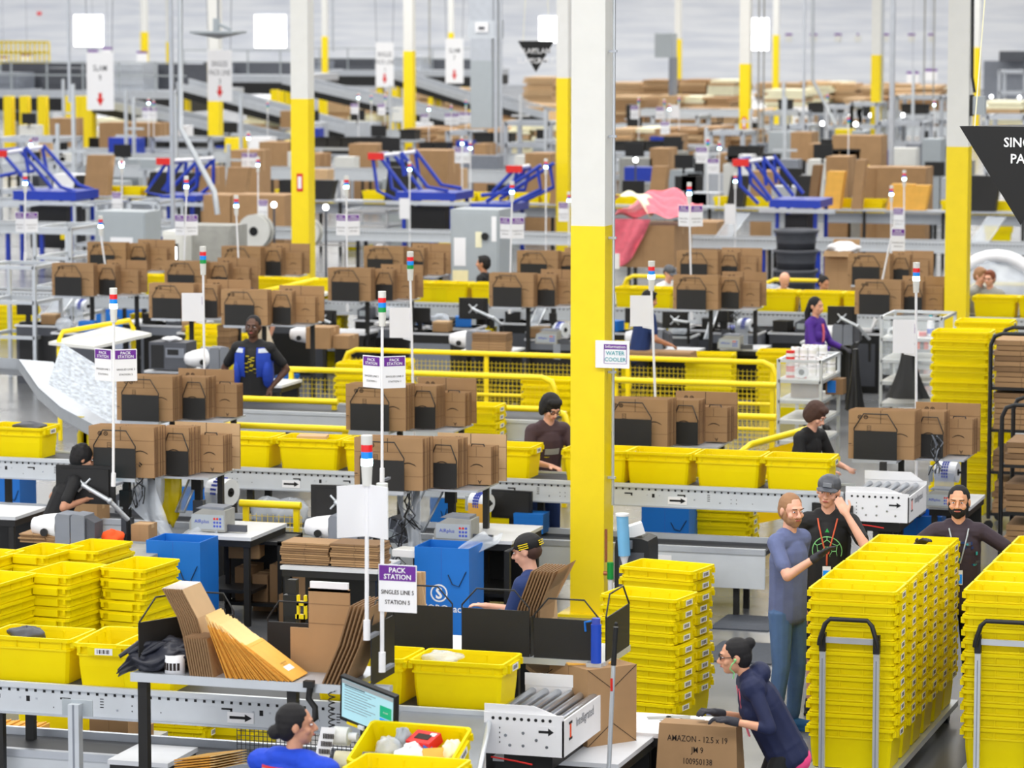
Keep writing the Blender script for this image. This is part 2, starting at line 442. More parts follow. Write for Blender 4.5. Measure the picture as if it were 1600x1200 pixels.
# ================================================================ lines
ZC=1.1
V1=G(720,1108,ZC)[1]; V2=G(800,747,ZC)[1]; V3=G(1000,481,ZC)[1]; V4=G(1335,375,ZC)[1]; V5=G(1290,332,ZC)[1]; V6=G(400,236,ZC)[1]
def cu(px,v,z=ZC):      # u where a pixel column meets a line (v) at height z
    lo,hi=-90,60
    for _ in range(40):
        m=(lo+hi)/2; y=m*_st+v*_ct; x=m*_ct-0  # forward distance uses camera axes
        fx=-m*_st+v*_ct; rx=m*_ct+v*_st
        if 800+F*rx/(fx*_cp-(z-H)*_sp)<px: lo=m
        else: hi=m
    return lo
conveyor(cu(-60,V1),cu(762,V1),V1,ZC,'long grey conveyor across the front carrying totes, nearest to the viewer',detail=2,arrow=[cu(376,V1)])
conveyor(cu(-60,V2),cu(1318,V2),V2,ZC,'long grey conveyor passing behind the nearest yellow column',detail=2,arrow=[cu(228,V2),cu(455,V2),cu(1059,V2)])
conveyor(cu(-60,V3),cu(1680,V3),V3,ZC,'grey conveyor behind the woman in the purple jacket',detail=1)
conveyor(cu(-60,V4),cu(1680,V4),V4,ZC,'distant empty grey conveyor in front of the blue lifts',detail=1)
conveyor(cu(-60,V5),cu(1680,V5),V5,ZC,'distant grey conveyor with totes just beneath the blue lifts',detail=1)
conveyor(cu(60,V6),cu(1250,V6),V6,ZC,'far grey conveyor beyond the blue lifts',detail=0,depth=.8,ph=.35)
# end modules with rollers
def end_module(px0,px1,v,label,z=ZC+.02):
    u0=cu(px0,v); u1=cu(px1,v); L=u1-u0; D=.78
    t=thing('roller_end_module',label,'conveyor end',(u0,v,0))
    y0=-.12; ph=.26
    mb=MB(); mb.box(0,L,y0,y0+.012,z-ph,z,'white')
    mb.prism([(0,z),(L*.9,z),(L*.62,z+.05),(0,z+.05)],y0+.013,y0+.02,'white')
    for i in range(9): mb.cyl((.06+i*(L-.1)/9,y0-.002,z-.035),(.06+i*(L-.1)/9,y0,z-.035),.011,'hole',n=8)
    for x,zz in ((.25,.14),(.45,.12),(.45,.2),(.6,.16),(.3,.2),(.72,.2)): mb.cyl((L*x*1.1,y0-.005,z-zz),(L*x*1.1,y0,z-zz),.010,'roller',n=8)
    for k in range(4): mb.box(.1,.106,y0-.002,y0,z-.1-.03*k,z-.09-.03*k,'hole')
    mb.box(L*.68,L*.9,y0-.003,y0,z-.14,z-.07,'white'); mb.box(L*.69,L*.82,y0-.0045,y0-.003,z-.113,z-.097,'hole'); mb.prism([(L*.81,z-.13),(L*.88,z-.105),(L*.81,z-.08)],y0-.0045,y0-.003,'hole')
    mb.build('side_panel',t)
    mb=MB(); mb.box(0,L,D-.012,D,z-ph,z,'white'); mb.prism([(0,z),(L*.95,z),(L*.75,z+.08),(0,z+.08)],D-.02,D-.013,'white'); mb.build('side_panel',t)
    mb=MB(); mb.box(L-.01,L,y0,D,z-ph,z-.03,'white').build('end_panel',t)
    mb=MB(); T=TX(L+.002,0,0,PI/2,0,PI/2)
    mb.text('Intelligrated',.085,'grey',TX(L+.002,.36,z-.12,PI/2,0,PI/2),.004); mb.box(L,L+.002,.02,.05,z-.17,z-.06,'orange')
    mb.box(L,L+.0025,.0,.07,z-.175,z-.16,'hole').box(L,L+.0025,.0,.07,z-.075,z-.06,'hole')
    mb.build('lettering',t)
    mb=MB(); n=int(L/.085)
    for i in range(n): mb.cyl((.05+i*.085,y0+.014,z-.04),(.05+i*.085,D-.014,z-.04),.026,'roller',n=10)
    mb.build('rollers',t)
    MB().box(.1,L-.1,y0+.1,D-.1,z-ph-.1,z-ph,'black').build('motor',t)
    for y in (.0,D-.1): MB().box(L*.4,L*.4+.05,y,y+.05,0,z-ph,'panelblack').build('leg',t)
    MB().tube([(L*.1,y0-.01,z-ph-.02),(L*.4,y0-.015,z-ph-.035),(L*.62,y0-.02,z-ph-.05)],.006,'red',n=6).build('pull_cord',t)
    return t
end_module(765,889,V1,'white roller end of the front conveyor with maker name and arrow')
end_module(1325,1424,V2,'white roller end of the second conveyor behind the capped man')
# take-away belts beneath
def low_belt(px0,px1,v,z,label,ph=.16,sticker=None):
    u0=cu(px0,v,z); u1=cu(px1,v,z); L=u1-u0; t=thing('takeaway_conveyor',label,'conveyor',(u0,v,0))
    MB().box(0,L,0,.05,z-.05,z,'steel').box(0,L,.012,.03,z-ph,z-.05,'panel').build('front_rail',t)
    MB().box(0,L,.5,.54,z-.05,z+.03,'steel').build('rear_rail',t)
    MB().box(0,L,.055,.495,z-.06,z-.02,'belt').build('belt',t)
    n=max(2,int(L/3))
    for i in range(n):
        x=.3+(L-.6)*i/(n-1); MB().box(x,x+.05,.05,.1,0,z-.05,'panelblack').box(x,x+.05,.45,.5,0,z-.05,'panelblack').build('leg',t)
    if sticker:
        a=cu(sticker,v,z)-u0; MB().box(a,a+.16,.009,.0115,z-.15,z-.09,'white').build('maker_sticker',t)
    return t
vb2=G(400,822,.62)[1]; vb1=G(50,1172,.62)[1]; vb3=G(800,536,.55)[1]
low_belt(-60,1195,vb2,.62,'low grey take-away conveyor under the middle line, passing behind the water cooler',ph=.36,sticker=1022)
low_belt(-60,520,vb1,.62,'low dark take-away conveyor at the bottom left corner',ph=.2)
low_belt(350,1680,vb3,.55,'low grey take-away conveyor in front of the third line',ph=.2)
# totes carried on the lines
def line_totes(v,items,where,group,far=False,dz=-.02):
    for i,it in enumerate(items):
        px,rot=(it if isinstance(it,tuple) else (it,0))
        w_=TL if not rot else TW
        u=cu(px,v+.08)+w_/2
        P_=TOTE_FAR if far else TOTE
        P_.put((u,v+.28 if not rot else v+.30,ZC+dz),PI/2*rot+R.uniform(-.03,.03),'yellow tote on %s, %s in view from the left'%(where,ORD[i]),group)
line_totes(V1,[-22,(123,-.94),(190,1),592-102,642],'the front conveyor','totes on the front conveyor')
line_totes(V2,[-22,330,434,537,732,880,978,1086,1194],'the second conveyor','totes on the second conveyor')
line_totes(V3,[112,146,181,215,388,423,458,640,668,735,960,985,1140,1178,1248,1316,1440,1520,1590],'the third conveyor','totes on the third conveyor')
for px in [137,181,225,430,474,566,612,640,702,745,800,845,955,1000,1115,1158,1292,1335,1470,1513,1556]: stuff_tote(cu(px,V5+.08)+.3,V5+.28,ZC-.02,0)
# ---------------------------------------------------------------- tote stacks on the floor
def fst(px,py,n,rz,where,group,z0=0,far=False,vis=99):
    u,v=G(px,py,z0); stack(u,v,z0,n,rz,where,group,far,vis=vis)
gs='nested tote stacks by the nearest column'
a=-math.radians(10)
fst(1012,1150,10,a,'the front stack beside the nearest column',gs); fst(1040,1118,11,a,'the rear stack beside the nearest column',gs)
b=PI/2-math.radians(6)
gl='nested tote stacks behind the front conveyor'
s0=G(108,1070); dx,dy=Vector((math.cos(b),math.sin(b))),None
for (px,py,n,nm) in [(104,1062,8,'the left foreground stack second from frame edge'),(222,1052,8,'the stack left of the white folded cartons'),(-6,1078,8,'the stack cut by the left frame edge'),
                     (150,1018,8,'the back-row stack above the two labelled stacks'),(70,1026,8,'the back-row stack far left'),(-20,1035,8,'the back-row stack at the frame edge')]:
    u,v=G(px,py); stack(u,v,0,n,b,nm,gl,vis=(3 if 'back' in nm else 99))
# carts
def cart(px,py,label,name,deep,n=12,vis=99):
    u,v=G(px,py,.16); u+=.27; v+=.22
    for k in range(deep):
        stack(u,v+.43*k,.16,n,0,'%s row of %s'%(ORD[k],name),'nested totes on '+name,jit=.004,vis=vis if k else 99)
    L=.43*deep
    t=thing('hand_truck',label,'cart',(u,v-.24,0))
    MB().box(-.31,.31,.03,L+.1,.11,.155,'alu').build('deck',t)
    mb=MB()
    for s_ in (-1,1): mb.box(s_*.19-.02,s_*.19+.02,-.035,-.0,.10,1.12,'alu').box(s_*.19-.003,s_*.19+.003,-.037,-.035,.12,.95,'grey')
    mb.box(-.21,.21,-.04,.03,.07,.11,'alu'); mb.box(-.17,.17,-.03,-.005,1.06,1.10,'alu'); mb.build('upright_frame',t)
    for s_ in (-1,1): MB().box(s_*.19-.022,s_*.19+.022,-.045,.002,1.0,1.13,'black').build('corner_bracket',t)
    MB().tube([(-.205,-.07,1.05),(-.20,-.075,1.09),(-.165,-.07,1.2),(-.13,-.06,1.235),(.13,-.06,1.235),(.165,-.07,1.2),(.20,-.075,1.09),(.205,-.07,1.05)],.017,'black').build('handle',t)
    for x in (-.24,.24):
        for y in (.12,L-.02):
            w_=MB().cyl((x-.02,y,.055),(x+.02,y,.055),.055,'black',n=16).build('castor',t)
            MB().box(x-.025,x+.025,y-.03,y+.03,.10,.115,'steel').build('fork',w_)
    return t
cart(1268,1199,'aluminium tote cart with black arched handle loaded with nested totes, the whole one','the middle tote cart',6)
cart(1509,1203,'aluminium tote cart with black arched handle at the right frame edge','the right-edge tote cart',6,vis=1)
# loose stacks further off
for px,py,n,rz,nm,g in [(1502,800,20,0,'the tall stack right of the big right column','tall tote stacks at right'),(1536,775,20,0,'the tall stack behind, by the stacked cartons','tall tote stacks at right'),
        (568,690,9,.1,'the stack behind the yellow guard rail left','stack by guard rail'),(606,685,9,.1,'the stack beside it by the blue bin','stack by guard rail'),
        (860,720,9,0,'the stack just left of the nearest column','stack left of column'),(1100,860,9,-.1,'the stack behind the four totes on the second conveyor','stack behind second conveyor'),
        (1130,880,6,0,'the stack under the second conveyor by the blue bin','totes under second conveyor'),
        (760,858,8,0,'the stack behind the air pillow roll','stack behind second conveyor left'),(800,875,8,0,'the stack left of the man in brown','stack behind second conveyor left'),
        (740,800,11,0,'the stack right of the cardboard display','stack behind second conveyor left'),
        (975,640,8,0,'the stack behind the navy shirted man','far stack'),(1222,655,8,.1,'the stack left of the woman in purple','far stack by purple jacket'),
        (270,1192,4,0,'the stack under the front conveyor','totes under front conveyor'),(378,1182,4,PI/2,'the labelled stack under the front conveyor','totes under front conveyor')]:
    fst(px,py,n,rz,nm,g,vis=11)
for px,py,n in [(940,300,2),(560,330,3),(1560,318,3),(30,470,4),(240,505,6),(330,560,9),(355,565,8),(300,470,5),(480,520,7),(508,520,7),(740,530,6),(870,560,6),(705,520,5),(1020,530,6),(1110,600,8)]:
    u,v=G(px,py+60)
    for i in range(n): stuff_tote(u,v,i*PITCHN,.1)
# ================================================================ stations: signs, lights, racks, cartons
def andon(par,x,y,z,lit,s=1.0):          # z = top of the stack light
    r=.034*s
    b=MB().cyl((x,y,z-.30*s),(x,y,z-.18*s),r*.8,'offwhite',r).build('light_base',par)
    def seg(z0,z1,m,n): MB().cyl((x,y,z0),(x,y,z1),r,m,n=14).build(n,par)
    seg(z-.055*s,z,'offwhite','light_cap'); seg(z-.097*s,z-.055*s,'redlens','red_lens'); seg(z-.139*s,z-.097*s,'bluelens','blue_lens')
    seg(z-.18*s,z-.139*s,'litlens' if lit else 'greenlens','lit_lens' if lit else 'green_lens')
def panel_sign(par,x,y,z0,z1,w_,ang,side,printed,txt):     # one A4 sheet hinged on the pole; side -1 left +1 right
    h=z1-z0; T=TX(x,y,z0,0,0,ang if side>0 else ang)
    mb=MB(); a,b_=(0.012,w_) if side>0 else (-w_,-.012); m=(a+b_)/2
    mb.box(a,b_,-.004,.004,0,h,'white',T)
    if printed:
        mb.box(a+.008,b_-.008,-.006,-.004,h*.69,h*.97,'purple',T)
        mb.text('PACK',h*.125,'white',T@FRONT(m,-.008,h*.84),.015,sx=.95*w_/.2); mb.text('STATION',h*.125,'white',T@FRONT(m,-.008,h*.725),.015,sx=.9*w_/.2)
        mb.text(txt[0],h*.085,'ink',T@FRONT(m,-.006,h*.34),.005,sx=.95*w_/.2); mb.text(txt[1],h*.085,'ink',T@FRONT(m,-.006,h*.18),.005,sx=.95*w_/.2)
    o=mb.build('sign_sheet',par)
def signpole(px,ytop,ybot,v,label,sg=None,kind='V',lit=True,txt=('SINGLES LINE 3','STATION 5'),px_bot=None,light=True,ang=.5,wd=.215,grp=None):
    u,zt=Wv(px,ytop,v); ub,zb=Wv(px_bot or px,ybot,v); zb=max(zb,.02); zb=.0 if v>V3+2 or kind=='H' else zb
    t=thing('sign_pole',label,'sign pole',(ub,v,0),0,grp); dx=u-ub
    MB().cyl((0,0,zb),(dx,0,zt-(.29 if light else 0)),.013,'white',n=8).build('pole',t)
    MB().cyl((0,0,zb-.0),(dx*.2,0,zb+.12),.022,'white',n=8).cb((0,.09,zb+.01),(.03,.2,.02),'grey').build('clamp',t)
    if light: andon(t,dx,0,zt,lit)
    if sg:
        z0=Wv(px,sg[1],v)[1]; z1=Wv(px,sg[0],v)[1]; f=((z0+z1)/2-zb)/(zt-zb); x=dx*f
        if kind=='V': panel_sign(t,x,-.01,z0,z1,wd,-ang+.1,-1,True,txt); panel_sign(t,x,-.01,z0,z1,wd,ang+.15,1,True,txt)
        if kind=='W': panel_sign(t,x,.01,z0,z1,wd,ang+.15,-1,False,txt); panel_sign(t,x,.01,z0,z1,wd,-ang,1,False,txt)
        if kind=='H':
            panel_sign(t,x,.012,z0,z1,wd,.25,-1,False,txt); panel_sign(t,x,-.012,z0-.03,z1-.03,wd*.95,-.85,-1,True,txt)
        if kind=='S': panel_sign(t,x,-.01,z0,z1,wd,.05,1,True,txt)
        if kind=='L': panel_sign(t,x,-.01,z0,z1,wd,.05,-1,True,txt)
        if kind=='B': panel_sign(t,x,-.01,z0,z1,wd,.05,-1,False,txt)
    return t
va=G(180,850,.75)[1]; vf=V1-1.02; vback=V2+3.2
P5=('SINGLES LINE 5','STATION 5')
signpole(573,680,1000,vf-.1,'sign pole with two blank white backs and a lit stack light, front line',(757,838),'W',True,ang=.55,wd=.19)
signpole(597,755,1050,vf,'sign pole carrying the large readable pack station sheet, front line',None,'V',True)
_u,_z0=Wv(592,955,vf-.03); _u1,_z1=Wv(651,884,vf-.03)
t=thing('station_sign','large white and purple pack station sheet reading singles line 5','sign',(_u,vf-.03,0))
hh=_z1-_z0; ww=_u1-_u
mb=MB().box(0,ww,-.004,.004,_z0,_z1,'white'); mb.build('board',t)
mb=MB().box(.005,ww-.005,-.006,-.004,_z0+hh*.66,_z1-.005,'purple')
mb.text('PACK',hh*.145,'white',FRONT(ww/2,-.008,_z0+hh*.84),.02); mb.text('STATION',hh*.145,'white',FRONT(ww/2,-.008,_z0+hh*.70),.02)
mb.text('SINGLES LINE 5',hh*.125,'ink',FRONT(ww/2,-.007,_z0+hh*.38),.012,sx=.86); mb.text('STATION 5',hh*.125,'ink',FRONT(ww/2,-.007,_z0+hh*.17),.012,sx=.9)
mb.build('lettering',t)
signpole(177,450,760,va+.2,'sign pole over the left cardboard rack of the middle line',(546,596),'V',True,ang=.45)
signpole(597,455,753,va+.2,'sign pole over the second cardboard rack, green lens unlit',(557,607),'V',False,('SINGLES LINE 3','STATION 1'))
for px,yt,yb,sg,lit,lab in [(317,385,590,(458,502),False,'sign pole left of the man in the blue vest'),(641,393,592,(481,528),False,'sign pole behind the guard rail at centre left'),
        (1024,408,625,(462,510),True,'sign pole right of the water cooler sign'),(1432,410,625,(500,552),True,'sign pole in front of the hanging black coat')]:
    signpole(px-(6 if px==1024 else 0),yt,yb,V2+3.4,lab,sg,'H',lit,wd=.235,px_bot=px+(9 if px in(1024,641) else 3))
for px,pb,yt,yb,sg,k,lab in [(157,177,337,500,None,'V','leaning sign pole above the yellow bent frame'),(369,378,305,520,None,'V','white pole rising behind the man in the blue vest'),
        (291,286,275,458,(336,368),'V','sign pole over the leftmost open rack of the third line'),(541,543,275,487,(335,368),'V','sign pole at the rack left of centre, third line'),
        (800,796,283,490,(340,373),'V','sign pole right of the grey cabinet, third line'),(1077,1081,285,500,(321,354),'V','sign pole with hanging paper tag, third line'),
        (1398,1363,345,512,(357,392),'S','leaning sign pole over the right rack, third line'),(39,39,270,407,(332,363),'V','sign pole at the far left, third line')]:
    signpole(px,yt,yb,V3-.3,lab,sg,k,True,px_bot=pb,wd=.2,light=(px!=1398))
gfar='sign poles of the distant lines'
for px,yt,yb,sg,k,v,lab in [(190,247,335,(300,331),'L',V4,'small sign pole left of the grey cabinet'),(403,245,385,(312,342),'S',V4,'small sign pole left of the bobbins'),
        (640,252,390,(310,342),'B',V4,'small sign pole with blank sheet in front of the left-centre blue lift'),(853,248,375,None,'V',V4,'pole touching the blue lift beside the nearest column'),
        (1149,270,390,(319,350),'B',V4,'small blank sheet pole left of the right blue lift'),(1413,266,400,(325,357),'L',V4,'small sign pole beside the big right column'),
        (889,300,395,(316,346),'L',V4,'sign sheet just left of the nearest column edge'),(1393,290,392,None,'V',V4-.5,'short lit pole beside the leaning sign pole'),
        (48,215,285,(214,236),'S',V5+1,'tiny sign pole above the far left lift'),(388,205,290,(239,262),'V',V5,'tiny double sign left of the red-signed column'),
        (722,213,300,(230,255),'V',V5,'tiny double sign centre of the hall'),(735,220,300,None,'V',V5,'tiny pole beside the centre double sign')]:
    signpole(px,yt,yb,v,lab,sg,k,True,wd=.2)
for i,(px,yt,yb,sg,k,v) in enumerate([(232,153,245,(168,186),'V',V6),(240,156,245,None,'V',V6),(418,158,240,None,'V',V6),(560,145,225,(162,178),'L',V6+8),(580,147,225,None,'V',V6+8),(602,147,225,(162,180),'L',V6+8),
        (670,163,240,(178,193),'L',V6+4),(705,163,240,(177,195),'V',V6+4),(728,155,235,(175,192),'V',V6+4),(757,145,225,(160,178),'S',V6+8),
        (998,152,230,(165,186),'L',V6+6),(1038,155,235,(167,186),'L',V6+6),(1046,162,240,(190,210),'L',V6),(1061,150,225,(164,184),'B',V6+6),
        (1106,214,290,(230,255),'L',V5),(1124,220,300,(248,270),'L',V5),(1293,145,250,None,'V',V6+2),(1326,180,262,None,'V',V5+6),(1460,155,220,None,'V',V6)]):
    signpole(px,yt,yb,v,'tiny distant sign pole, %s from left among those before the back wall'%ORD[i],sg,k,i%3==0,wd=.25,grp=gfar)
# ---------------------------------------------------------------- flattened cartons and their racks
def arc_smile(mb,x,y,z,r,m='ink',T=None):
    pts=[(x-r+2*r*i/10, z-r*.35+r*.35*math.sin(PI*i/10)) for i in range(11)]
    for a,b_ in zip(pts,pts[1:]):
        mb.add([(a[0],y,a[1]),(b_[0],y,b_[1]),(b_[0],y,b_[1]+.009*(1 if b_[0]<x+r*.8 else .3)),(a[0],y,a[1]+.009*(1 if a[0]>x-r*.8 else .3))],[(0,1,2,3)],m,False,T)
def flat_mesh(w_,h,txt=None,col='card',marks=True):
    mb=MB(); t=.007
    mb.box(0,w_,0,t,0,h,col)
    for z in (h*.27,h*.73): mb.box(0,w_,-.0012,0,z-.0025,z+.0025,'cardd')
    mb.box(w_*.48,w_*.488,-.0012,0,h*.73,h,'ink' if marks else 'cardd').box(w_*.48,w_*.486,-.0012,0,0,h*.27,'cardd')
    mb.box(w_-.002,w_+.001,-.002,t+.001,0,h,'cardedge')
    if marks and w_>.45:
        for x in (w_*.17,w_*.26):
            for k in range(10):
                a=2*PI*k/10; b_=2*PI*(k+1)/10; r0,r1=.013,.021
                mb.add([(x+r0*math.cos(a),-.0015,h*.86+r0*math.sin(a)),(x+r1*math.cos(a),-.0015,h*.86+r1*math.sin(a)),(x+r1*math.cos(b_),-.0015,h*.86+r1*math.sin(b_)),(x+r0*math.cos(b_),-.0015,h*.86+r0*math.sin(b_))],[(0,1,2,3)],'ink')
            mb.box(x-.006,x+.006,-.0015,0,h*.85,h*.875,'ink')
        mb.box(w_*.28,w_*.285,-.0015,0,h*.55,h*.68,'ink').box(w_*.335,w_*.34,-.0015,0,h*.55,h*.68,'ink')
        for k in range(5): mb.box(w_*.28,w_*.34,-.0015,0,h*(.55+.032*k),h*(.557+.032*k),'ink')
        mb.box(.0,.03,-.0015,0,h*.3,h*.315,'ink')
    if marks: arc_smile(mb,w_*.78 if w_>.45 else w_*.5,-.0018,h*.52,min(.075,w_*.22))
    if txt: mb.text(txt,.05,'ink',TX(w_*(.32 if w_>.45 else .6),-.002,h*(.93 if w_>.45 else .12),PI/2,PI,0),.006)
    return mb
FL={}
for k,(a,b_,tx,c_,mk) in {'L':(.62,.46,None,'card',1),'M':(.30,.43,None,'card',1),'S':(.27,.34,'A','card',1),'W':(.64,.42,'1B2','cardl',1),'X':(.60,.46,'1AE','card',1),'D':(.60,.48,None,'cardd',0)}.items():
    FL[k]=proto(flat_mesh(a,b_,tx,c_,mk).build('flattened_carton',None,(0,0,-60),0,'flattened brown carton','flattened carton'))
def wire(par,x0,x1,y,z,h,m='black',dirx=True):
    a=(x1-x0)*.22
    pts=[(x0,y,z),(x0,y,z+.02),(x0+a,y,z+h),(x1-a,y,z+h),(x1,y,z+.02),(x1,y,z)]
    if not dirx: pts=[(y,p[0],p[2]) for p in pts]
    MB().tube(pts,.006,m,n=6).build('wire_loop',par)
def divider(par,x0,x1,y,z,h,wireh=.16):
    MB().box(x0,x1,y-.004,y+.004,z,z+h,'panelblack').build('divider_panel',par); wire(par,x0+.002,x1-.002,y,z+h,wireh)
def rack(px,py,z,where,post=True,small=False,var=0):
    u,v=G(px,py,z)
    t=thing('carton_rack','carton rack %s'%where,'rack',(u,v,0))
    MB().box(0,.42,-.02,.05,z-.03,z,'steel').box(0,.42,.05,.95,z-.03,z-.012,'steel').box(.42,1.0,.3,.95,z-.03,z-.012,'steel').build('shelf',t)
    divider(t,.01,.42,.0,z,.27); divider(t,.55,.80,.32,z,.22)
    if not small: divider(t,.8,1.0,.62,z,.2)
    for x,y in ((.38,.45),(.92,.8)):
        MB().box(x-.025,x+.025,y-.025,y+.025,.0 if not post else .0,z-.03,'panelblack').build('post',t)
    g='flattened cartons in the racks'
    n=[0]
    def grp(kind,du,dv,cnt,sp,rz,desc,dz=0):
        for i in range(cnt):
            j=cnt-1-i
            FL[kind].put((u+du+R.uniform(-.008,.008)+.004*i,v+dv+sp*i,z+dz),rz+R.uniform(-.02,.02),
              '%s %s, rack %s'%('front' if i==0 else ORD[i],desc,where),g)
    k0='L' if var!=1 else 'X'
    grp(k0,-.05,.02,6 if not small else 4,.042,.10,'wide carton')
    grp('M',.50,.34,6 if not small else 4,.038,.05,'narrow carton')
    grp('S',.76,.60,5 if not small else 3,.036,.03,'short carton')
    grp('W' if var==0 else 'L',.44 if var!=1 else .28,.86,1,.03,.03,'pale back carton' if var!=2 else 'back carton')
    return t
rack(145,745,1.22,'beside the man at left working behind a monitor')
rack(561,765,1.22,'beneath the double station sign pole at centre')
rack(189,657,1.22,'behind the left rack of the middle line',var=1)
rack(546,672,1.22,'under the double pack station sign at centre',var=2)
rack(952,697,1.22,'partly hidden by the nearest column',var=2)
rack(1332,717,1.22,'behind the capped man at the end of the second conveyor',var=2)
for px,py,nm in [(261,458,'left of the tall sign pole on the third line'),(237,497,'above the grey label printer'),(350,508,'behind the man in the blue vest'),(517,470,'left of the stack light at centre'),
                 (769,479,'just left of the nearest column, third line'),(1056,483,'behind the navy shirted worker'),(1341,491,'left of the big right column')]:
    rack(px,py,1.33,nm,small=True,var=2)
for px,py,nm in [(140,425,'far left beyond the third line'),(85,462,'beside the aluminium frame at left'),(350,432,'beyond the third line left of centre'),(573,432,'beyond the third line above the stack light'),(812,440,'beyond the third line touching the nearest column'),(1062,440,'beyond the third line under the paper tag'),(1330,445,'beyond the third line by the orange cone')]:
    rack(px,py,1.33,nm,small=True,var=2)
# ================================================================ generic placed things
def blk(px0,px1,pt,pb,z0=0,v=None):
    m=(px0+px1)/2
    if v is None: v=G(m,pb,z0)[1]
    else: z0=Wv(m,pb,v)[1]
    return cu(px0,v,z0),cu(px1,v,z0),v,z0,Wv(m,pt,v)[1]
def carton(px0,px1,pt,pb,z0,label,depth=.4,v=None,col='card',open_=False,rz=0,text=None,group=None,name='cardboard_box',ground=False):
    u0,u1,v,z0,z1=blk(px0,px1,pt,pb,z0,v); L=u1-u0; h=z1-z0
    if ground: h+=z0; z0=0
    if group=='brown cartons of the distant lines': h=h+z0; z0=0
    t=thing(name,label,'box',(u0,v,z0),rz,group)
    b=MB().box(0,L,0,depth,0,h,col) if not open_ else MB().box(0,L,0,.006,0,h,col).box(0,L,depth-.006,depth,0,h,col).box(0,.006,.006,depth-.006,0,h,col).box(L-.006,L,.006,depth-.006,0,h,col).box(0,L,0,depth,0,.006,col)
    b.box(L*.498,L*.502,-.001,0,0,h,'cardd')
    b.build('box_body',t)
    if open_:
        MB().add([(0,0,h),(L,0,h),(L+.0,-.12,h-.08),(0,-.12,h-.08)],[(0,1,2,3),(3,2,1,0)],'cardl').build('flap',t)
        MB().add([(0,depth,h),(L,depth,h),(L,depth+.08,h+.14),(0,depth+.08,h+.14)],[(0,1,2,3),(3,2,1,0)],'cardl').build('flap',t)
    else:
        MB().box(0,L,depth/2-.03,depth/2+.03,h,h+.001,'cardl').box(L,L+.001,depth/2-.03,depth/2+.03,h*.75,h,'cardl').build('packing_tape',t)
    if text:
        mb=MB()
        for s_,sz,zz in text: mb.text(s_,sz,'ink',FRONT(L/2,-.003,h*zz),.006)
        mb.build('lettering',t)
    return t
def table(px0,px1,pf,z,depth,label,top='ltop',th=.03,leg='panelblack',v=None,shelf=False,name='work_table',dark=True):
    m=(px0+px1)/2; v=G(m,pf,z)[1] if v is None else v
    u0,u1=cu(px0,v,z),cu(px1,v,z); L=u1-u0
    t=thing(name,label,'table',(u0,v,0))
    MB().box(0,L,0,depth,z-th,z,top).build('table_top',t)
    MB().box(.01,L-.01,.01,depth-.01,z-th-.06,z-th,'black').build('apron',t)
    if dark: MB().box(.03,L-.03,depth-.08,depth-.06,.1,z-th-.06,'black').box(.03,L-.03,.1,depth-.08,.28,.31,'black').build('back_board',t)
    for x in (.03,L-.08):
        for y in (.02,depth-.07): MB().box(x,x+.05,y,y+.05,0,z-th-.06,leg).build('leg',t)
    if shelf: MB().box(.03,L-.03,.03,depth-.03,.3,.33,'black').build('lower_shelf',t)
    return t,u0,u1,v
def bluebin(px0,px1,pt,pb,label,depth=.42,z0=0,logo=False,v=None):
    u0,u1,v,z0,z1=blk(px0,px1,pt,pb,z0,v); L=u1-u0; h=z1-z0
    t=thing('blue_bin',label,'bin',(u0,v,z0)); e=.012
    MB().box(0,L,0,e,0,h,'blue').box(0,L,depth-e,depth,0,h,'blue').box(0,e,e,depth-e,0,h,'blue').box(L-e,L,e,depth-e,0,h,'blue').box(e,L-e,e,depth-e,0,.02,'blue').box(L*.49,L*.495,-.001,0,0,h,'printblue').build('bin_body',t)
    MB().tube([(L*.62,-.006,h*.72),(L*.7,-.01,h*.62),(L*.82,-.01,h*.6),(L*.95,-.006,h*.76)],.004,'black',n=5).build('cord',t)
    if logo:
        mb=MB(); n=20
        for k in range(n):
            a,b_=2*PI*k/n,2*PI*(k+1)/n
            mb.add([(L*.45+r*math.cos(q),-.002,.43+r*math.sin(q)) for q,r in ((a,.065),(a,.078),(b_,.078),(b_,.065))],[(0,1,2,3)],'white')
        mb.text('S',.13,'white',FRONT(L*.45,-.002,.385),.03); mb.text('STOROpack',.085,'white',FRONT(L*.50,-.002,.27),.01)
        mb.build('lettering',t)
    return t
def bag(mb,c,s,m,seed,n=10):      # crumpled soft lump
    r=random.Random(seed); ph=[r.uniform(0,6) for _ in range(6)]
    def fn(a,b):
        th=2*PI*a; p=PI*b; k=1+.13*math.sin(3*th+ph[0])*math.sin(2*p)+.09*math.sin(7*th+ph[1]+3*p)+.07*math.sin(5*p+ph[2]+2*th)
        return (c[0]+s[0]*k*math.sin(p)*math.cos(th),c[1]+s[1]*k*math.sin(p)*math.sin(th),c[2]+s[2]*k*math.cos(p))
    mb.grid(fn,26,n+6,m)
    return mb
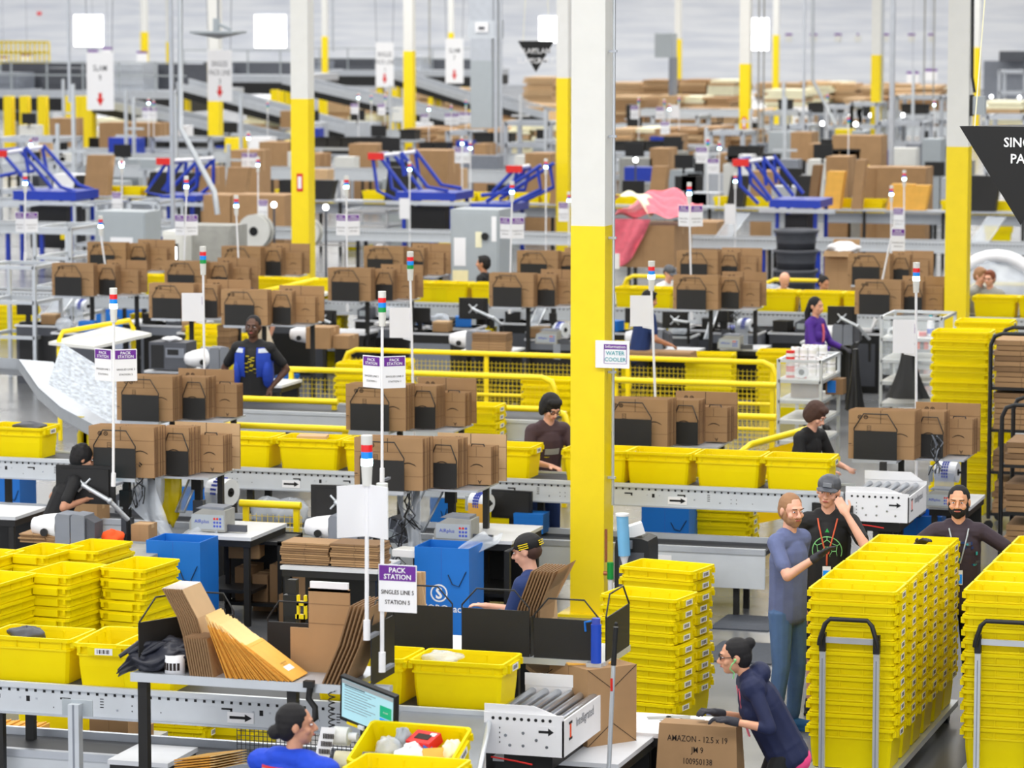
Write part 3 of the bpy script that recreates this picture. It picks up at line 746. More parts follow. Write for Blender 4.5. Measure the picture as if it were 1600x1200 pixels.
def monitor(px,py,v,w_,label,yaw=0,back=True,arm=None,pitch=0,h=None):
    u,z=Wv(px,py,v); h=h or w_*.62
    t=thing('monitor',label,'monitor',(u,v,z),yaw); T=TX(0,0,0,pitch)
    MB().box(-w_/2,w_/2,-.012,.018,-h/2,h/2,'black',T).box(-w_/2+.05,w_/2-.05,-.03,-.012,-h/2+.03,h/2-.03,'black',T).build('monitor_case',t)
    mb=MB().box(-w_/2+.015,w_/2-.015,.018,.019,-h/2+.015,h/2-.015,'screen',T); mb.build('screen',t)
    mb=MB()
    for a,b_ in ((-1,-1),(1,-1),(-1,1),(1,1)): mb.tube([(0,-.045,0),(a*.06,-.034,b_*.06)],.012,'alu',n=6,T=T)
    mb.ball((0,-.05,0),.03,'alu',6,T); mb.build('mount_bracket',t)
    if arm:
        pts=[(0,-.06,0)]+arm
        MB().tube(pts[:2],.022,'alu').build('arm',t); 
        if len(pts)>2: MB().tube(pts[1:],.022,'alu').ball(pts[1],.03,'alu',6).build('arm',t)
        e=pts[-1]; MB().cyl(e,(e[0],e[1],e[2]-.3),.02,'black').build('arm_post',t)
    return t
def tape_machine(px,py,z,label,rz=0,s=1,v=None):
    u,v=G(px,py,z)
    t=thing('tape_dispenser',label,'tape machine',(u,v,z),rz)
    mb=MB(); 
    for a,b_ in ((.0,.14),(.15,.28)):
        mb.prism([(a*s,0),(b_*s,0),(b_*s,.26*s),((a+.02)*s,.27*s),(a*s,.24*s)],0,.22*s,'grey')
    mb.prism([(.29*s,.03),(.37*s,.05),(.37*s,.2*s),(.29*s,.24*s)],.02,.2*s,'dgrey'); mb.build('machine_body',t)
    MB().lathe([(.001,-.26*s),(.07*s,-.25*s),(.10*s,-.15*s),(.12*s,0)],'white',16,TX(0,.11*s,.14*s,0,PI/2,0)).build('nose_cover',t)
    MB().cyl((-.1*s,.0,.1*s),(-.1*s,-.02,.1*s),.035*s,'black').build('knob',t)
    MB().box(.05*s,.3*s,.03,.19*s,-.0,.01,'black').build('base',t)
    return t
def air_machine(px,py,z,label,s=1):
    u,v=G(px,py,z)
    t=thing('air_pillow_machine',label,'packing machine',(u,v,z))
    MB().prism([(0,0),(.34*s,0),(.34*s,.19*s),(.12*s,.20*s),(.03*s,.15*s),(0,.08*s)],0,.24*s,'gray2').prism([(.05*s,.2*s),(.32*s,.19*s),(.32*s,.215*s),(.10*s,.22*s)],.02,.22*s,'grey').build('machine_body',t)
    mb=MB().box(.02*s,.33*s,-.004,0,.02*s,.15*s,'cabinet')
    for i in range(3):
        for j in range(3): mb.cyl((.24*s+.028*s*i,-.006,.05*s+.033*s*j),(.24*s+.028*s*i,-.004,.05*s+.033*s*j),.011*s,'printblue' if not(j==2 and i<2) else 'red',n=8)
    mb.text('AIRplus',.045*s,'printblue',FRONT(.12*s,-.006,.075*s),.004); mb.build('control_panel',t)
    MB().box(.34*s,.52*s,.05,.08,.0,.06,'dgrey').build('outlet_guide',t)
    return t
def film_roll(px,py,z,label,r=.12,w_=.2,yaw=-.35,sheet='film',sh=.22,printm='printblue'):
    u,zc=Wv(px,py,G(px,py+r*170,z)[1]); v=G(px,py+r*170,z)[1]
    t=thing('film_roll',label,'film roll',(u,v,zc),yaw)
    MB().cyl((-w_/2,0,0),(w_/2,0,0),r,'filmroll',n=24).cyl((w_/2,0,0),(w_/2+.003,0,0),r*.35,'black',n=12).build('roll',t)
    mb=MB()
    for x in (-.02,-.0,.02):
        for k in range(9):
            a=PI*.5+k*.28
            c=(x,-math.sin(a+.3)*(r+.001),math.cos(a+.3)*(r+.001))
            mb.cb((x*1.2,-(r+.001)*math.sin(k*.32-.3),(r+.001)*math.cos(k*.32-.3)),(.014,.02,.02),printm)
    mb.build('printing',t)
    MB().box(-w_/2+.01,w_/2-.01,-r-.004,-r-.001,-r-sh,0,sheet).build('loose_film',t)
    MB().cyl((-w_/2-.05,0,0),(w_/2+.03,0,0),.012,'black').box(-w_/2-.07,-w_/2-.04,-.03,.03,-(zc-z),.05,'cabinet').build('stand',t)
    return t
# ================================================================ guard rails
def rail(px0,px1,v,label,z=1.07,mesh=True,curve=(1,1),mid=True,h0=.12,zz=None,low=None):
    u0,u1=cu(px0,v,z),cu(px1,v,z); L=u1-u0
    t=thing('guard_rail',label,'railing',(u0,v,0)); r=.035
    pts=[]
    if curve[0]: pts+=[(0,0,.1 if not low else low),(0,0,z-.16),(.05,0,z-.05),(.16,0,z)]
    else: pts+=[(0,0,z)]
    if curve[1]: pts+=[(L-.16,0,z),(L-.05,0,z-.05),(L,0,z-.16),(L,0,.1 if not low else low)]
    else: pts+=[(L,0,z)]
    MB().tube(pts,r,'yel').build('top_rail',t)
    n=max(1,int(L/1.7))
    for i in range(n+1):
        x=.05+(L-.1)*i/n; MB().box(x-.025,x+.025,.0,.045,0,z-.02,'yel').build('post',t)
    if mid: MB().tube([(0,.01,.55),(L,.01,.55)],.025,'yel',n=6).build('mid_rail',t)
    if mesh:
        mb=MB(); x=.03; d=.055
        while x<L: mb.box(x-.002,x+.002,.05,.054,h0,z-.1,'yel'); x+=d
        y=h0
        while y<z-.1: mb.box(0,L,.05,.054,y-.002,y+.002,'yel'); y+=d
        mb.build('mesh_panel',t)
    return t
def rv(px,py,z=1.07): return G(px,py,z)[1]
R1=rv(900,557); R2=rv(700,585); R3=rv(440,625); R4=rv(440,667)
rail(538,1213,R1,'yellow mesh guard rail farthest back behind the water cooler sign')
rail(448,868,R2,'yellow guard rail right of the man in the blue vest, curved at its right end',curve=(0,1)); rail(955,1213,R2,'yellow mesh guard rail between the nearest column and the shelf trolley',curve=(0,0))
rail(350,528,R3,'yellow rail in front of the man in the blue vest',mesh=False,curve=(0,0)); rail(690,728,R3,'short yellow rail with rounded end left of centre gap',mesh=False); rail(733,888,R3,'yellow rail behind the dark-haired man in brown',mesh=True)
rail(350,545,R4,'yellow rail just behind the totes of the second conveyor, left',mesh=False,curve=(0,0)); rail(125,140,R4,'short stub of yellow rail by the spiral chute',mesh=False)
rail(1085,1213,rv(1150,650),'yellow rail left of the shelf trolley, nearer one',mesh=True,curve=(0,0))
rail(375,470,rv(420,788,.9),'yellow mesh guard under the second conveyor',z=.9,curve=(0,0))
for a,b_,py,lab in [(353,460,432,'distant yellow rail over totes left'),(975,1065,432,'distant yellow rail right of the nearest column'),(1195,1315,438,'distant yellow rail behind the dark-haired woman'),(1318,1470,442,'distant yellow rail beside the big right column'),(1512,1680,445,'distant yellow rail behind the two men at right')]:
    rail(a,b_,rv((a+b_)/2,py),lab,mesh=False)
# sloping ramp guard
u,v=G(1155,840); 
t=thing('ramp_guard','sloping yellow ramp guard beside the shelf trolley','railing',(u,v,0))
uu,z1=Wv(1155,697,v); 
MB().tube([(0,0,.02),(0,0,z1-.06),(.08,.15,z1),(.45,1.2,z1+.05)],.035,'yel').tube([(0.02,.1,.55),(.45,1.2,.6)],.03,'yel').build('rail',t)
MB().add([(0,.02,.1),(.42,1.15,.1),(.42,1.15,z1-.05),(0,.02,z1-.12)],[(0,1,2,3),(3,2,1,0)],'yel').build('side_sheet',t)
# grey walk-over conveyor between rails
conveyor(cu(350,R3+.5),cu(885,R3+.5),rv(440,642,1.0),1.0,'pale grey conveyor running between the yellow rails',detail=0,depth=.9,ph=.22)
# ================================================================ station furniture
table(-60,24,806,.75,.7,'work table corner at the left edge, black legs'); 
T1,_,_,tv=table(20,225,868,.75,.75,'packing table of the worker at left behind the tote stacks',top='gray2')
tape_machine(86,850,.76,'grey tape dispenser with white nose left of the orange cloth',0)
monitor(134,757,V2-2.0,.56,'black monitor seen from behind at the left worker',yaw=.05,arm=[(.28,-.14,-.12),(.42,-.05,-.3)])
def flatpile(px0,px1,pt,pb,z0,label,depth=.3,v=None,group=None,n=None):
    u0,u1,v,z0,z1=blk(px0,px1,pt,pb,z0,v); L=u1-u0; h=z1-z0; n=n or max(2,int(h/.022)); r=random.Random(int(px0*7+pt))
    t=None
    for i in range(n):
        zz=z0+h*i/n; k=r.uniform(-.008,.008)
        c=r.choice(['card','card','cardd'])
        o=MB().box(0,L,0,depth,0,h/n-.004,c).box(L*.5,L*.505,-.001,0,0,h/n-.004,'ink').build('flat_carton',None,(u0+k,v+k,zz),r.uniform(-.015,.015),label=('top' if i==n-1 else ORD[min(i,19)]+' from bottom')+' flat carton, '+label,cat='flattened carton',group=group or 'piles of flat cartons')
flatpile(30,72,834,848,.76,'left pile beside the tape dispenser',n=5); flatpile(73,117,832,850,.76,'right pile in front of the tape dispenser',n=6)
t=bag(MB(),(0,0,.07),(.10,.08,.07),'orange',3).build('cloth',None,G(176,853,.75)+(.75,),0,'crumpled bright orange cloth on the left packing table','cloth')
carton(205,232,820,846,.76,'small brown box on the left table by the cables',.2); carton(98,152,782,840,.62,'striped brown box behind the left tape dispenser',.3,v=V2-.6)
bluebin(230,314,846,1000,'big blue bin left, clear film spilling into it'); 
t2=table(290,392,838,.80,.9,'table carrying the left air pillow machine')
air_machine(296,829,.81,'left air pillow machine on the table by the blue bin'); film_roll(347,768,.81,'wide roll of clear printed pillow film, left station',r=.125,w_=.22)
# middle station
table(438,590,888,.72,.6,'low black packing table with two piles of flat cartons'); 
flatpile(439,514,848,882,.73,'left pile on the low black table',n=10,depth=.3); flatpile(517,592,850,886,.73,'right pile on the low black table',n=10,depth=.3)
tape_machine(513,851,.78,'tape dispenser behind the two flat carton piles',0,.95); monitor(528,784,V2-2.0,.48,'black monitor behind the tape dispenser at centre',yaw=.15,arm=[(.18,-.1,-.06),(.34,-.05,-.2)])
bluebin(648,733,856,1004,'big blue bin with round white logo before the nearest column',logo=True)
table(676,800,843,.80,.95,'table carrying the right air pillow machine'); air_machine(678,844,.81,'right air pillow machine beside the blue bin'); film_roll(752,785,.81,'smaller pillow film roll with kraft tail, centre station',r=.085,w_=.19,sheet='kraft',sh=.14)
# behind / under the middle line
for a,b_,c,d,lab in [(-10,32,742,800,'blue bin at the left edge under the conveyor'),(282,322,757,812,'blue bin half hidden behind the left film roll'),(672,700,773,822,'blue bin behind the centre film roll'),(1002,1076,787,850,'blue bin under the second conveyor right of the column')]:
    bluebin(a,b_,c,d+40,lab,.4)
bluebin(1395,1470,806,900,'blue bin behind the grey tray at right',.5); 
table(1450,1515,792,.8,.9,'pale table behind the bearded man'); film_roll(1480,737,.81,'printed film roll right of the cardboard rack end station',r=.1,w_=.22,yaw=-.1); air_machine(1444,792,.81,'air pillow machine at the right end station',.8)
table(1340,1385,815,.72,.8,'dark work table under the second roller end',top='gray2')
u,v=G(1385,858,.3); t=thing('plastic_tray','grey plastic tray with white sheets between the cap man and bearded man','tray',(u,v,.62))
MB().box(0,.32,0,.3,0,.01,'cabinet').box(0,.32,0,.01,0,.09,'cabinet').box(0,.32,.29,.3,0,.09,'cabinet').box(0,.01,0,.3,0,.09,'cabinet').box(.31,.32,0,.3,0,.09,'cabinet').build('tray_body',t)
MB().box(.02,.15,.1,.104,.02,.26,'white',TX(0,0,0,0,-.35,0)).build('paper_sheet',t); bag(MB(),(.2,.15,.08),(.09,.1,.07),'film',8).build('plastic_bag',t)
for i,(px,py,v) in enumerate([(222,760,V2-1.4),(672,775,V2-1.4),(190,620+130,V2-1.5)]):
    pass
def filmsheet(px0,py0,px1,py1,v,label,seed=1,w_=.16,col='film'):
    u0,z0=Wv(px0,py0,v); u1,z1=Wv(px1,py1,v-.2)
    def fn(a,b):
        x=u0+(u1-u0)*b**1.5; z=z0+(z1-z0)*b
        return (x+(a-.5)*w_*(1+.3*math.sin(4*b+seed)),v-.2*b+.03*math.sin(9*a+7*b+seed),z+.02*math.sin(8*a+seed))
    MB().grid(fn,8,18,col).build('plastic_film',None,(0,0,0),0,label,'plastic film')
filmsheet(215,750,262,840,V2-1.6,'clear film strip hanging down into the left blue bin',1,.28); filmsheet(640,765,652,860,V2-1.6,'clear film strip hanging into the logo bin',2,.2)
filmsheet(322,815,300,850,V2-2.0,'inflated clear pillows coming off the left machine',5,.3); filmsheet(765,835,725,868,V2-2.0,'inflated clear pillows coming off the right machine',6,.25)
bag(MB(),(0,0,0),(.10,.06,.28),'yel',4).build('mailer_bag',None,(*Wv(268,770,V2-1.1)[:1],V2-1.1,Wv(268,770,V2-1.1)[1]),0,'bright yellow plastic mailer hanging behind the clear film','bag')
bag(MB(),(0,0,0),(.12,.05,.2),'film',14).build('plastic_bag',None,(Wv(238,765,V2-1.3)[0],V2-1.3,Wv(238,765,V2-1.3)[1]),0,'crumpled clear bags hanging at the left rack','bag')
def clear_panel(px0,px1,pt,pb,v,label,sl=.35):
    u0,z0=Wv(px0,pb,v); u1,z1=Wv(px1,pt,v); 
    t=thing('tilted_clear_panel',label,'panel',(u0,v,z0)); L=u1-u0; h=z1-z0
    P_=[(0,0,0),(L*.55,0,0),(L,.35,h),(L*.45,.35,h)]
    MB().add(P_,[(0,1,2,3),(3,2,1,0)],'film').build('pane',t); MB().tube(P_,.012,'alu',n=6,closed=True).build('frame',t)
clear_panel(275,297,728,800,V2-1.2,'tilted clear panel right of the yellow mailer'); clear_panel(632,685,752,830,V2-1.3,'large tilted clear panel behind the logo bin')
clear_panel(1100,1115,480,530,V3-1.3,'tilted clear panel at the middle rack, third line'); clear_panel(822,848,470,520,V3-1.3,'tilted clear panel left of the nearest column, third line'); clear_panel(1515,1567,341,380,V4,'blue tinted clear panel right of the big right column'); clear_panel(1118,1165,335,370,V4,'blue tinted clear panel beside the right blue lift'); clear_panel(60,108,455,505,V3-1,'clear panel inside the aluminium frame at left')
def tangle(px,py,v,label,seed,s=.16):
    r=random.Random(seed); u,z=Wv(px,py,v); mb=MB()
    for k in range(7):
        pts=[(r.uniform(-.4,.4)*s,r.uniform(-.1,.1),s*1.2-i*s*.5+r.uniform(-.1,.1)*s) for i in range(6)]
        mb.tube(pts,.006,'black' if k%3 else 'grey',n=5)
    mb.build('cable_bundle',None,(u,v,z),0,label,'cables')
tangle(216,755,V2-1.75,'tangle of black cables under the left cardboard rack',1); tangle(640,775,V2-1.75,'tangle of black cables under the centre cardboard rack',2,.22); tangle(1462,710,V2+.8,'cables beside the right cardboard rack',3,.14); tangle(622,850,V2-2,'black cables behind the two carton piles',4,.2)
tangle(1150,500,V3-1,'cables under the rack with the paper tag',5,.2); tangle(1062,690,V2+2.6,'cable loop behind the rack right of the nearest column',6,.12)
def clutter_post(px,pt,pb,v,label):
    u,z1=Wv(px,pt,v); z0=max(0,Wv(px,pb,v)[1])
    t=thing('station_post',label,'post',(u,v,0)); MB().box(-.03,.03,-.03,.03,0,z1,'panelblack').build('post',t)
    MB().box(-.05,.05,-.06,.0,z1-.25,z1-.1,'black').box(-.04,.06,-.05,.02,z1-.5,z1-.35,'dgrey').build('junction_box',t)
for px,pt,pb,v,l in [(198,748,860,V2-1.7,'black post behind the orange cloth'),(310,722,800,V2-1.0,'black post beside the left film roll'),(706,742,830,V2-1.0,'black post beside the centre air machine'),(1380,722,760,V2+.9,'black post over the right roller end'),(1133,475,560,V3-1,'black post of the third line beside the clear panel'),(865,478,520,V3-1,'black post just left of the nearest column third line')]: clutter_post(px,pt,pb,v,l)
# third line furniture
for a,b_,py,lab in [(500,570,520,'small table left of the tote stack, third line'),(640,708,497,'table with blue bin, third line'),(1125,1190,545,'table of the air machine, third line'),(720,800,548,'table with brown cartons, third line'),(960,1085,548,'table before the navy shirted man'),(190,310,505,'grey bench over the label printer'),(1250,1330,535,'table in front of the woman in purple'),(1180,1215,512,'small table behind the guard rail, third line')]:
    table(a,b_,py,.85,.6,lab)
for a,b_,c,d,lab in [(150,216,487,520,'low blue bin in front of the far left totes'),(428,448,487,520,'blue bin right of the seated worker'),(650,683,498,545,'blue bin between the two tables third line'),(1103,1172,549,600,'blue bin behind the mesh rail'),(620,645,528,575,'blue bin behind the blank sheet'),(905,925,0,0,''),(1168,1205,512,560,'far blue bin right of the black post'),(430,452,588,640,'blue bin at the vest man\'s hand')]:
    if lab: bluebin(a,b_,c,d,lab,.4)
tape_machine(1003,545,.87,'tape dispenser in front of the navy shirted man'); tape_machine(728,548,.87,'tape dispenser left of the brown cartons third line'); tape_machine(327,578,1.0,'white and grey tape dispenser right of the label printer',.9); tape_machine(478,540,.87,'tape dispenser behind the yellow framed bench')
tape_machine(1300,538,.87,'grey tape dispenser in front of the woman in purple')
air_machine(1121,545,.87,'air pillow machine third line beside its film roll',.9); air_machine(836,537,.87,'air pillow machine touching the nearest column, third line',.9)
film_roll(1166,508,.87,'clear film roll third line right of the blue bin',r=.09,w_=.2,sh=.3); film_roll(130,478,.87,'film roll beside the aluminium frame',r=.09,w_=.2,sh=.2); film_roll(650,492,.87,'film roll behind the blank sign sheet',r=.08,w_=.16); film_roll(877,515,.87,'film roll against the nearest column',r=.1,w_=.14,sh=.3)
flatpile(737,790,521,551,.87,'brown pile on the third line table',n=7); flatpile(980,1080,549,562,.87,'long brown pile before the navy shirted man',n=3); flatpile(340,360,508,545,.9,'pile behind the label printer',n=4)
carton(520,545,525,545,.87,'brown carton on the table left of the tote stack'); carton(478,515,512,545,.87,'brown carton behind the white router box')
monitor(505,498,V3-1.6,.4,'monitor behind the yellow framed bench',arm=[(.15,-.1,-.05)]); monitor(1285-165,500,V3-1.5,.01,'x') if False else None
monitor(1055,500,V3-1.7,.36,'black monitor with silver bracket beside the navy shirted man',yaw=.1,arm=[(.2,-.1,-.02)]); monitor(1316,497,V3-2.0,.40,'black monitor facing the woman in purple',yaw=.1,arm=[(.22,-.1,-.1),(.38,-.05,-.28)],h=.32)
monitor(740,482,V3-1.6,.42,'black monitor on silver arm below the distant dark-haired man',yaw=.1,arm=[(.3,-.1,-.12),(.42,-.05,-.22)],h=.3)
# label printer
u0,u1,v,z0,z1=blk(233,291,535,578,.9); t=thing('label_printer','dark grey label printer with window left of the vest man','printer',(u0,v,z0)); L=u1-u0;h=z1-z0
MB().box(0,L,0,.35,0,h,'dgrey').box(.03,L*.4,-.005,0,.02,h*.9,'black').box(L*.45,L*.95,-.005,0,h*.45,h*.8,'grey').build('printer_body',t); MB().box(L*.5,L*.8,-.008,-.004,h*.55,h*.75,'black').build('window',t); bag(MB(),(L*.5,.15,h+.03),(.12,.1,.03),'white',5).build('paper_scrap',t)
table(225,300,580,.88,.6,'bench under the label printer')
table(300,440,600,.95,.7,'bench beside the man in the blue vest')
# yellow bent frames with white light shelf
def bent(px0,px1,pl,pr,pb,zf,label):
    v=G((px0+px1)/2,pb,0)[1]; u0,z0=Wv(px0,pl,v); u1,z1=Wv(px1,pr,v+.9)
    t=thing('light_frame',label,'lamp frame',(u0,v,0)); L=u1-u0
    MB().tube([(0,0,0),(0,0,z0-.1),(.03,.05,z0),(L-.03,.85,z1),(L,.9,z1-.1),(L,.9,0)],.032,'yel').build('tube_frame',t)
    MB().add([(-.12,-.05,z0-.12),(.5,-.05,z0-.16),(L+.25,.9,z1-.16),(L-.3,.9,z1-.08),(-.12,-.05,z0-.16),(.5,-.05,z0-.2),(L+.25,.9,z1-.2),(L-.3,.9,z1-.12)],[(0,1,2,3),(7,6,5,4),(0,4,5,1),(1,5,6,2),(2,6,7,3),(3,7,4,0)],'offwhite').build('light_panel',t)
    return t
bent(92,208,519,500,690,0,'yellow bent tube frame with white panel at left, nearest'); bent(403,500,456,436,590,0,'yellow bent tube frame with white panel above the vest man'); bent(1323,1360,266,260,345,0,'small distant yellow frame with white panel')
for px,py,v,l in [(104,632,rv(100,700,.2),'white router box with yellow plate on the left yellow frame'),(500,528,rv(500,590,.1),'white router box on the centre yellow frame'),(645+310,408,V3+.5,'white router box just right of the nearest column')]:
    u,z=Wv(px,py,v-.1); t=thing('router_box',l,'router',(u,v-.1,z)); b=MB().box(-.12,.12,-.03,.02,-.11,.11,'white'); b.build('case',t)
    if px==955: MB().box(-.02,.02,.02,.06,-z,0,'alu').build('post',t)
    if px==104: MB().box(-.06,.08,-.034,-.03,-.07,.05,'yel').build('plate',t)
# ---- spiral chute at the left
u,v=G(60,760,.3)
t=thing('spiral_chute','silver curved chute with patterned metal plate at the left edge','chute',(0,0,0))
def chute(w0,w1,m,z0=0):
    pts=[(-30,590,V2+4.6),(30,595,V2+4.2),(60,640,V2+3.4),(95,672,V2+2.4),(145,700,V2+1.3)]
    mb=MB(); P_=[]
    for px,py,vv in pts:
        a,z=Wv(px,py,vv); P_.append(Vector((a,vv,z)))
    def fn(a,b):
        k=b*(len(P_)-1); i=min(int(k),len(P_)-2); p=P_[i].lerp(P_[i+1],k-i)
        return p+Vector((.15,.2,0))*0+Vector((0,w0+(w1-w0)*a,z0+.12*(2*a-1)**2))
    mb.grid(fn,8,20,m); return mb
chute(0,.9,'steel').build('slide',t); chute(-.03,0,'alu',.12).build('side_lip',t)
a=cu(75,V2+2.6,1.6); 
MB().grid(lambda x,y:(a+x*1.35-.2*y,V2+2.6+.8*y,Wv(75,600,V2+2.6)[1]-.75*x+.35*y),10,8,'gratemetal').build('grating_plate',t)
# ---- aluminium frame stand left
def alu_frame(px0,px1,pt,pb,label,depth=1.0,levels=3,z0=0,v=None,name='aluminium_scaffold',m='alu',th=.05,shelf=None):
    v=v or G((px0+px1)/2,pb,z0)[1]; u0,u1=cu(px0,v,z0),cu(px1,v,z0); z1=Wv((px0+px1)/2,pt,v)[1]; L=u1-u0
    t=thing(name,label,'frame',(u0,v,0))
    for x in (0,L):
        for y in (0,depth): MB().box(x-th/2,x+th/2,y-th/2,y+th/2,0,z1,m).build('post',t)
    for k in range(levels):
        z=z1-th/2-k*(z1-.35)/max(1,levels-.3)
        mb=MB()
        for y in (0,depth): mb.box(0,L,y-th/2,y+th/2,z-th/2,z+th/2,m)
        for x in (0,L): mb.box(x-th/2,x+th/2,0,depth,z-th/2,z+th/2,m)
        if shelf and k>0: mb.box(0,L,0,depth,z+.02,z+.03,shelf)
        mb.build('shelf_frame' if shelf else 'cross_frame',t)
    return t,u0,v,L,z1
alu_frame(-25,56,415,600,'tall aluminium frame at the left edge, near part',.9,3); alu_frame(57,113,355,560,'tall aluminium frame left with slanted top bars',1.2,4)
alu_frame(118,152,318,430,'grey metal frame left of the grey cabinet',1.6,3); alu_frame(205,250,315,430,'grey metal frame over the grey cabinet left',1.2,3)
alu_frame(540,605,328,420,'grey metal frame left of the left-centre lift',1,3); alu_frame(440,560,362,420,'low metal frame holding the bobbins',1,2)
# shelf trolleys
def trolley(px0,px1,pt,pb,label,depth,levels):
    t,u0,v,L,z1=alu_frame(px0,px1,pt,pb,label,depth,levels,name='shelf_trolley',th=.035,shelf='offwhite')
    MB().box(.02,L-.02,-.003,.003,.9,z1-.05,'clear').build('clear_panel',t)
    return t,u0,v,L,z1
tr1=trolley(1215,1281,562,760,'aluminium shelf trolley with red and white label rolls',1.0,5)
tr2=trolley(1375,1470,495,700,'aluminium shelf trolley with milk bottle and hanging coat',.9,5)
def roll(u,v,z,label,m='white',r=.05,h=.1,grp='label rolls on the shelf trolley',up=True):
    t=thing('label_roll',label,'label roll',(u,v,z),0,grp)
    if up: MB().cyl((0,0,0),(0,0,h),r,m,n=16).cyl((0,0,h*.3),(0,0,h*.7),r*1.01,'offwhite',n=16).build('paper',t); MB().cyl((0,0,h),(0,0,h+.002),r*.4,'card',n=10).build('core',t)
    else: MB().cyl((0,-h/2,0),(0,h/2,0),r,m,n=18).build('paper',t); MB().cyl((0,-h/2-.002,0),(0,-h/2,0),r*.5,'hole',n=12).build('core',t)
_,u0,v,L,z1=tr1; zs=z1-.035/2-(z1-.35)/4.7*1+.032
for i,(x,z,k) in enumerate([(.06,0,'bottom left'),(.06,.105,'middle left'),(.06,.21,'top left'),(.2,0,'bottom right'),(.2,.105,'upper right')]): roll(u0+x+.05,v+.12,zs+z,'red label roll, %s of the red group on the trolley'%k,'red',.05,.1,'red label rolls')
roll(u0+.26,v+.06,zs+.075,'white label roll with red edge lying on its side','white',.07,.08,up=False)
k=0
for j in range(3):
    for i in range(4):
        if j==2 and i>2: continue
        for q in (0,1):
            roll(u0+.1+.1*i+q*.06,v+.42+.3*q,zs+.11*j,'white label roll, %s column %s level, %s row on the trolley'%(ORD[i],ORD[j],'front' if not q else 'back')); k+=1
zs2=z1-.035/2-(z1-.35)/4.7*2+.032
MB().cyl((0,0,0),(0,0,.2),.17,'cardd',n=24).cyl((0,0,.08),(0,0,.082),.172,'cardedge',n=24).build('round_tub',None,(u0+.25,v+.3,zs2),0,'brown round tub on the second shelf of the trolley','tub')
MB().box(0,.2,0,.2,0,.18,'cardd').box(.02,.12,-.002,0,.02,.16,'blue').build('cardboard_box',None,(u0+.42,v+.6,zs2),0,'small box with blue print on the trolley second shelf','box')
_,u0,v,L,z1=tr2; zs=z1-.035/2-(z1-.35)/4.7+.032
t=thing('milk_bottle','plastic bottle with blue label and teal cap on the right trolley','bottle',(u0+L-.2,v+.3,zs)); MB().lathe([(.045,0),(.045,.16),(.02,.22),(.02,.24)],'white',14).build('bottle_body',t); MB().cyl((0,0,.03),(0,0,.09),.046,'tape',n=14).build('bottle_label',t); MB().cyl((0,0,.24),(0,0,.26),.022,'teal',n=10).build('cap',t)
roll(u0+.13,v+.1,zs+.06,'white roll lying on the right trolley top shelf','white',.06,.18,up=False)
MB().cyl((0,0,0),(0,0,.05),.05,'red',n=14).build('tape_roll',None,(u0+L*.62,v+.25,zs),0,'small red tape roll on the right trolley','tape roll')
def coat(px0,px1,pt,pb,v,label,seed,m='black'):
    u0,z1=Wv((px0+px1)/2,pt,v); z0=Wv((px0+px1)/2,pb,v)[1]; w_=(px1-px0)/F*(-u0*_st+v*_ct)
    def fn(a,b):
        ww=w_*(.30+.2*b+.5*b*b)/2 if m=='black' else w_*.5
        th=2*PI*a; k=1+.12*math.sin(6*th+seed)*b
        return (ww*math.cos(th)*k,.10*math.sin(th)*k*(.4+b),z1-u0*0-(z1-z0)*b)
    o=MB().grid(fn,36,14,m); o.add([fn(i/36,0) for i in range(36)],[tuple(range(36))],m); o.add([fn(i/36,1) for i in range(36)],[tuple(range(36))],m)
    return o.build('hanging_coat' if m=='black' else 'hanging_bag',None,(u0,v,0),0,label,'coat' if m=='black' else 'bag')
coat(1386,1452,545,622,tr2[2]-.2,'black coat hanging on the right shelf trolley',1); coat(1322,1352,545,640,tr1[2]+.9,'narrow black coat hanging beside the label rolls',2)
coat(1500,1540,600,662,rv(1520,800,0),'white plastic bag hanging right of the cartons rack',3,'white')
# ================================================================ front line details
VF=V1-1.0
def shelfz(px,py,v): return Wv(px,py,v)[1]
# left rack
zs=shelfz(380,1062,VF); u0=cu(205,VF,zs); u1=cu(548,VF,zs); L=u1-u0
t=thing('carton_rack','long grey shelf of the front line holding padded mailers and white-edged cartons','rack',(u0,VF,0))
MB().box(0,L,0,.62,zs-.035,zs,'steel').box(0,L,-.015,0,zs-.05,zs+.005,'alu').build('shelf',t)
for x in (.05,L*.72): MB().box(x-.03,x+.03,.05,.11,0,zs-.035,'panelblack').build('post',t)
u,z=Wv(181,1045,VF+.25)
MB().box(.0,.009,.08,.5,zs,zs+.30,'panelblack',TX(-.02,0,0,0,0,-.5)).build('divider_panel',t)
MB().tube([(.0,.5,.0),(.0,.42,.14),(.0,.22,.14),(.0,.09,.0)],.006,'black',6,TX(-.02,0,zs+.3,0,0,-.5)).build('wire_loop',t)
divider(t,.16,.48,.5,zs,.30,.13); divider(t,.68,1.03,.55,zs,.26,.13)
# jacket
mb=MB()
def jac(a,b_):
    th=2*PI*a; p=PI*b_; k=1+.10*math.sin(5*th+2*p)+.07*math.sin(11*th-4*p)+.06*math.sin(9*p+3*th)
    x=.27*k*math.sin(p)*math.cos(th); y=.15*k*math.sin(p)*math.sin(th); z=.085*k*math.cos(p)*(1-.5*min(1,abs(x)/.27))+.035*math.sin(14*x+8*y)
    if x<-.15: z-=(-.15-x)*1.1; 
    return (x,y,max(z,-.075) if x>-.16 else z)
mb.grid(jac,52,30,'jacketm')
for k in range(7): mb.tube([(-.24+.05*k,-.12+.02*(k%3),-.0+.02*(k%2)),(-.14+.05*k,-.05,.075),(-.02+.04*k,.06,.07)],[.012,.02,.012],'jacketm',8)
mb.build('jacket',None,(u0+.14,VF+.17,zs+.085),0,'crumpled dark navy jacket draped over the left end of the front shelf','jacket')
